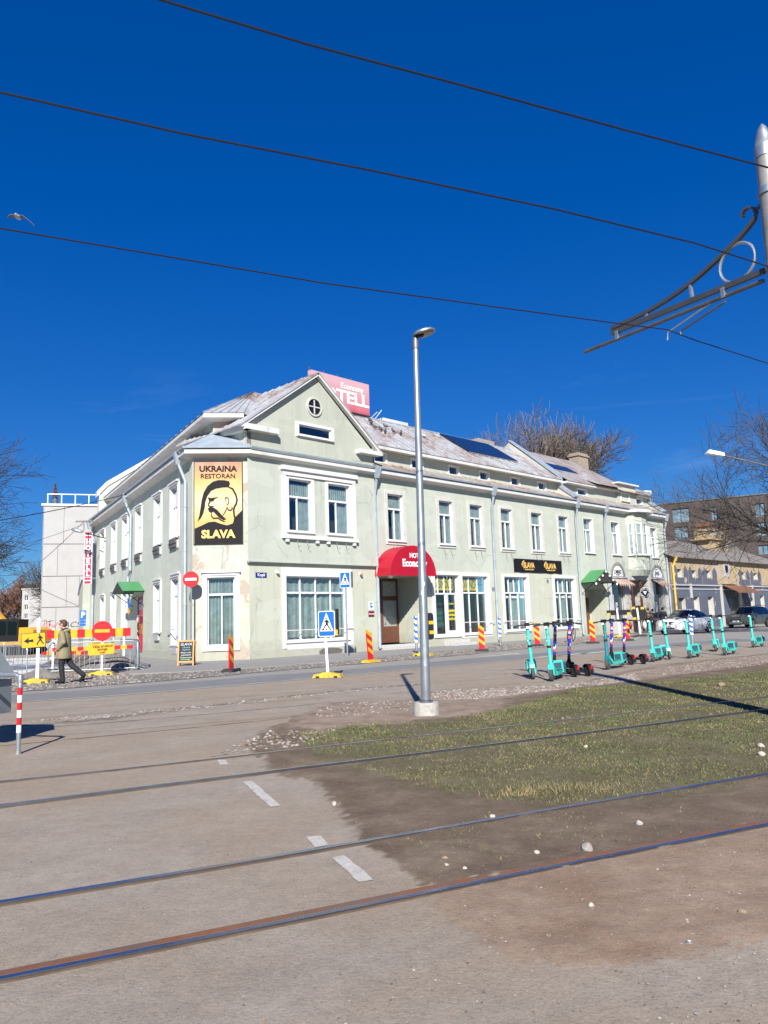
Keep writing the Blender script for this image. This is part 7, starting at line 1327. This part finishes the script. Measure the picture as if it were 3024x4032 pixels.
mb = MB(); mb.tube([(33.75, -.3, 5.7), (33.75, -.2, 5.4), (33.6, -.14, 5.2), (33.6, -.14, 0)], .09, 8); mb.lathe([(.1, 5.6), (.2, 5.95), (.0, 5.95)], 10, (33.78, -.32, 0)); mb.build('yellow_downpipe', mat('faded yellow pipe', (.55, .36, .06), .6, var=.2), sh, FSh, True)

# ------------------------------------------------------------------ bare trees
def bare_tree(base, H_, spread, seed, label, barkc, levels=5, lean=(0, 0), dens=1.0, minr=.010, trunkh=.28, up_=.35, name='bare_tree', bark_twig=None, top=None):
    q = random.Random(seed); trunk, crown = MB(), MB()
    def grow(p, d, ln, r, lev):
        n = 3 if lev else 5; pts = [p]; rr = [r]; dd = d.copy()
        for i in range(n):
            dd = (dd + Vector((q.gauss(0, .13), q.gauss(0, .13), q.gauss(0, .08)+.05*up_))).normalized(); pts.append(pts[-1]+dd*ln/n); rr.append(max(r*(1-.55*(i+1)/n), minr))
        (trunk if lev < 2 else crown).tube(pts, rr, 8 if lev == 0 else 6 if lev == 1 else 4 if lev == 2 else 3, cap=False)
        if lev >= levels: return
        k = int((5 if lev == 0 else 5 if lev < 3 else 4)*dens+q.random())
        for j in range(k):
            t = (.45 if lev == 0 else .25)+(.55 if lev == 0 else .75)*(j+q.random()*.6)/k; i0 = min(int(t*n), n-1); pp = pts[i0].lerp(pts[i0+1], t*n-i0); r1 = rr[i0]*.62
            a = q.random()*6.28; ax = dd.orthogonal().normalized(); ax.rotate(Matrix.Rotation(a, 3, dd)); nd = dd.copy(); nd.rotate(Matrix.Rotation(q.uniform(.5, 1.0)*spread, 3, ax)); nd.z += .22*up_; nd.normalize()
            grow(pp, nd, ln*q.uniform(.52, .75), max(r1, minr), lev+1)
        if lev: grow(pts[-1], dd, ln*.6, rr[-1], lev+1)
    o = thing(name, label, 'tree', T(*base)); grow(Vector((0, 0, -.1)), Vector((lean[0], lean[1], 1)).normalized(), H_*(trunkh+.2), H_*.021, 0)
    F = W[o.name]
    if top: F = F @ Matrix.Scale(top/max(v[2] for v in crown.v), 4)
    trunk.build('trunk', barkc, o, F, True); crown.build('crown', bark_twig or barkc, o, F); return o
bark1 = mat('dark grey bark', (.055, .047, .042), .9, var=.3, sc=5); bark2 = mat('lichen covered bark', (.12, .10, .045), .9, var=.5, sc=3); bark3 = mat('grey brown bark', (.125, .10, .08), .9, var=.3)
bare_tree((26.6, 45.5, 0), 15.5, 1.0, 11, 'large bare tree with lichen yellow limbs at the right edge', bark2, 5, (-.10, -.02), .95, .011, bark_twig=bark1)
bare_tree((-15.9, 25.5, 0), 10.2, 1.1, 5, 'bare tree with drooping twigs at the left edge', bark1, 5, (.16, 0), 1.1, .0065, up_=.05)
bare_tree((-33.6, 74, 0), 10.5, 1.0, 8, 'small bare tree beside the light grey panel building', bark1, 4, (.02, 0), 1.2, .016)
bare_tree((14.4, 80, 0), 20, 1.0, 21, 'bare brownish tree behind the roof, left of the pair', bark3, 5, (0, 0), 1.25, .022, up_=.6, top=23.0); bare_tree((18.9, 81, 0), 20, 1.0, 33, 'bare brownish tree behind the roof, right of the pair', bark3, 5, (0, 0), 1.25, .022, up_=.6, top=23.0)
bare_tree((-47, 98, 0), 8.8, 1.0, 41, 'distant bare tree with reddish buds above the excavator boom', mat('reddish twigs', (.16, .085, .06), .9), 5, (0, 0), 1.1, .022); bare_tree((-43.0, 100, 0), 9.5, .95, 42, 'distant dark bare tree left of the small white house', bark1, 5, (0, 0), 1.1, .022)
bare_tree((32.5, 80, 0), 11.0, .9, 51, 'young bare tree in front of the brown apartment block', bark3, 4, (0, 0), 1.1, .018)
# ------------------------------------------------------------------ other lamps, cables and birds
o = thing('street_lamp', 'white led street lamp on a long arm at the right edge', 'street lamp', T(17.6, 31, 0)); F = I4
mb = MB(); mb.lathe([(.11, 0), (.075, 6.8), (0, 6.8)], 12, (17.6, 31, 0)); mb.build('pole', M['steel'], o, F, True); mb = MB(); mb.tube([(17.6, 31, 6.75), (15.8, 31, 7.25), (13.95, 31, 7.77)], .035, 8); mb.build('arm', M['steeldark'], o, F, True)
mb = MB(); mb.add([(13.3, 30.85, 7.86), (14.02, 30.9, 7.72), (14.02, 31.1, 7.72), (13.3, 31.15, 7.86), (13.42, 30.88, 8.0), (14.02, 30.92, 7.86), (14.02, 31.08, 7.86), (13.42, 31.12, 8.0)], [(0, 3, 2, 1), (4, 5, 6, 7), (0, 1, 5, 4), (1, 2, 6, 5), (2, 3, 7, 6), (3, 0, 4, 7)]); mb.build('lamp_head', M['signwhite'], o, F)
o = thing('wall_lamp', 'old street lamp on a bracket high on the far end of the side front', 'street lamp', T(-20.2, 52, 7.9)); mb = MB(); mb.tube([(-18.9, 51.6, 7.7), (-20.4, 52, 8.15)], .04, 6); mb.build('arm', M['black'], o, I4); mb = MB(); mb.ell((-20.95, 52, 8.33), (.45, .17, .12), 12, 7, M=Matrix.Rotation(R(15), 4, 'Y')); mb.build('lamp_head', M['steel'], o, I4, True)
o = thing('cable_bracket', 'steel cross bar with insulators on the side eave', 'bracket', T(-20.9, 53, 9.0)); mb = MB(); mb.box(-21.5, -20.3, 53, 53.08, 9.06, 9.16); mb.build('cross_bar', M['steeldark'], o, I4); mb = MB(); mb.tube([(-20.9, 53, 8.4), (-20.9, 53, 9.1)], .03, 5); mb.build('stem', M['steeldark'], o, I4)
def cable(a, b, sag, label, r=.02):
    a, b = Vector(a), Vector(b); P_ = []
    for i in range(17): t = i/16; p = a.lerp(b, t); p.z -= sag*4*t*(1-t); P_.append(p)
    mb = MB(); mb.tube(P_, r, 5); tag(mb.build('service_cable', M['black']), label, 'cable')
e1 = FB @ Vector((-8.5, -.5, 9.25)); cable(e1, (-24, 24, 4.2), .5, 'thick black cable rising to the side eave', .022); cable((-20.9, 53, 9.1), (-34, 66, 4.8), .5, 'thin cable from the cross bar toward the small bare tree', .018); cable((-20.9, 53, 8.9), (-33, 50, 5.4), .4, 'thin cable from the cross bar to the left', .014)
gu = thing('seagull', 'seagull gliding in the blue sky at the upper left', 'bird', T(-14.85, 30, 18.72) @ Matrix.Scale(.82, 4)); Fg = W[gu.name]; M['gull'] = mat('white feathers', (.42, .42, .42), .8); M['gullwing'] = mat('grey feathers', (.13, .135, .15), .8)
mb = MB(); mb.ell((0, -.05, -.03), (.13, .24, .10), 12, 8); mb.ell((.0, -.27, -.01), (.065, .08, .065), 10, 7); mb.add([(-.05, .15, -.02), (.05, .15, -.02), (.07, .32, 0), (-.07, .32, 0)], [(0, 1, 2, 3)]); fuse(mb, 'body', M['gull'], gu, Fg, .015, 2)
def wing(pts, nm_):
    mb = MB()
    for i in range(len(pts)-1):
        (xa, za, ca), (xb, zb, cb_) = pts[i], pts[i+1]; mb.add([(xa, -.14*ca, za), (xb, -.14*cb_, zb), (xb, .12*cb_, zb-.01), (xa, .14*ca, za-.02), (xa, -.14*ca, za+.02), (xb, -.14*cb_, zb+.015), (xb, .12*cb_, zb+.005), (xa, .14*ca, za)], [(0, 1, 2, 3), (7, 6, 5, 4), (0, 4, 5, 1), (3, 2, 6, 7)])
    mb.build(nm_, M['gullwing'], gu, Fg)
wing([(.08, .02, 1), (.25, .01, 1), (.45, -.14, .9), (.65, -.32, .7), (.86, -.52, .15)], 'wing'); wing([(-.08, .03, 1), (-.25, .07, 1), (-.42, .07, .8), (-.56, -.04, .15)], 'wing'); mb = MB(); mb.tube([(0, -.33, -.01), (0, -.40, -.03)], .014, 5); mb.build('beak', M['yellow'], gu, Fg)
for k, (x, d) in enumerate([(4.07, 4.11), (3.74, 3.66), (3.42, 3.03), (3.7, 2.84), (3.76, 2.53), (4.89, 3.6), (4.88, 2.95), (5.42, 2.85), (8.12, 3.4)]):
    z = 11.02+(d-.62)*.68+.06; F = FA @ T(x, d, z, R(180+60*math.sin(k*2.1))); wh = k == 8
    o = thing('pigeon', 'white pigeon sitting alone on the roof right of the lamp post' if wh else ('topmost dark pigeon of the flock, nearest the foot of the roof sign', 'dark pigeon directly below the topmost one beside the roof sign', 'leftmost dark pigeon of the flock on the rusty roof', 'dark pigeon just right of the leftmost one on the rusty roof', 'lowest dark pigeon of the flock on the rusty roof', 'dark pigeon highest of those in the middle of the flock', 'second dark pigeon from the right of the flock on the roof', 'rightmost dark pigeon of the flock, left of the lamp post')[k], 'bird', F, None if wh else 'dark pigeons on the roof'); 
    if k == 0:
        mb = MB(); mb.ell((0, 0, .13), (.15, .085, .09), 10, 7, M=Matrix.Rotation(R(-18), 4, 'Y')); mb.ell((.13, 0, .27), (.05, .045, .05), 8, 6); mb.tube([(.07, 0, .15), (.13, 0, .26)], [.06, .04], 8); mb.box(-.3, -.05, -.045, .045, .07, .10); b0 = fuse(mb, 'body', mat('pigeon grey', (.07, .07, .08), .7), o, F, .016, 2)
    else: b1 = link('body', b0.data if not wh else b0.data.copy(), o, F)
    if wh: b1.data.materials[0] = M['gull']
    mb = MB(); mb.tube([(.17, 0, .27), (.21, 0, .26)], [.012, .004], 5); mb.build('beak', M['steeldark'], o, F)
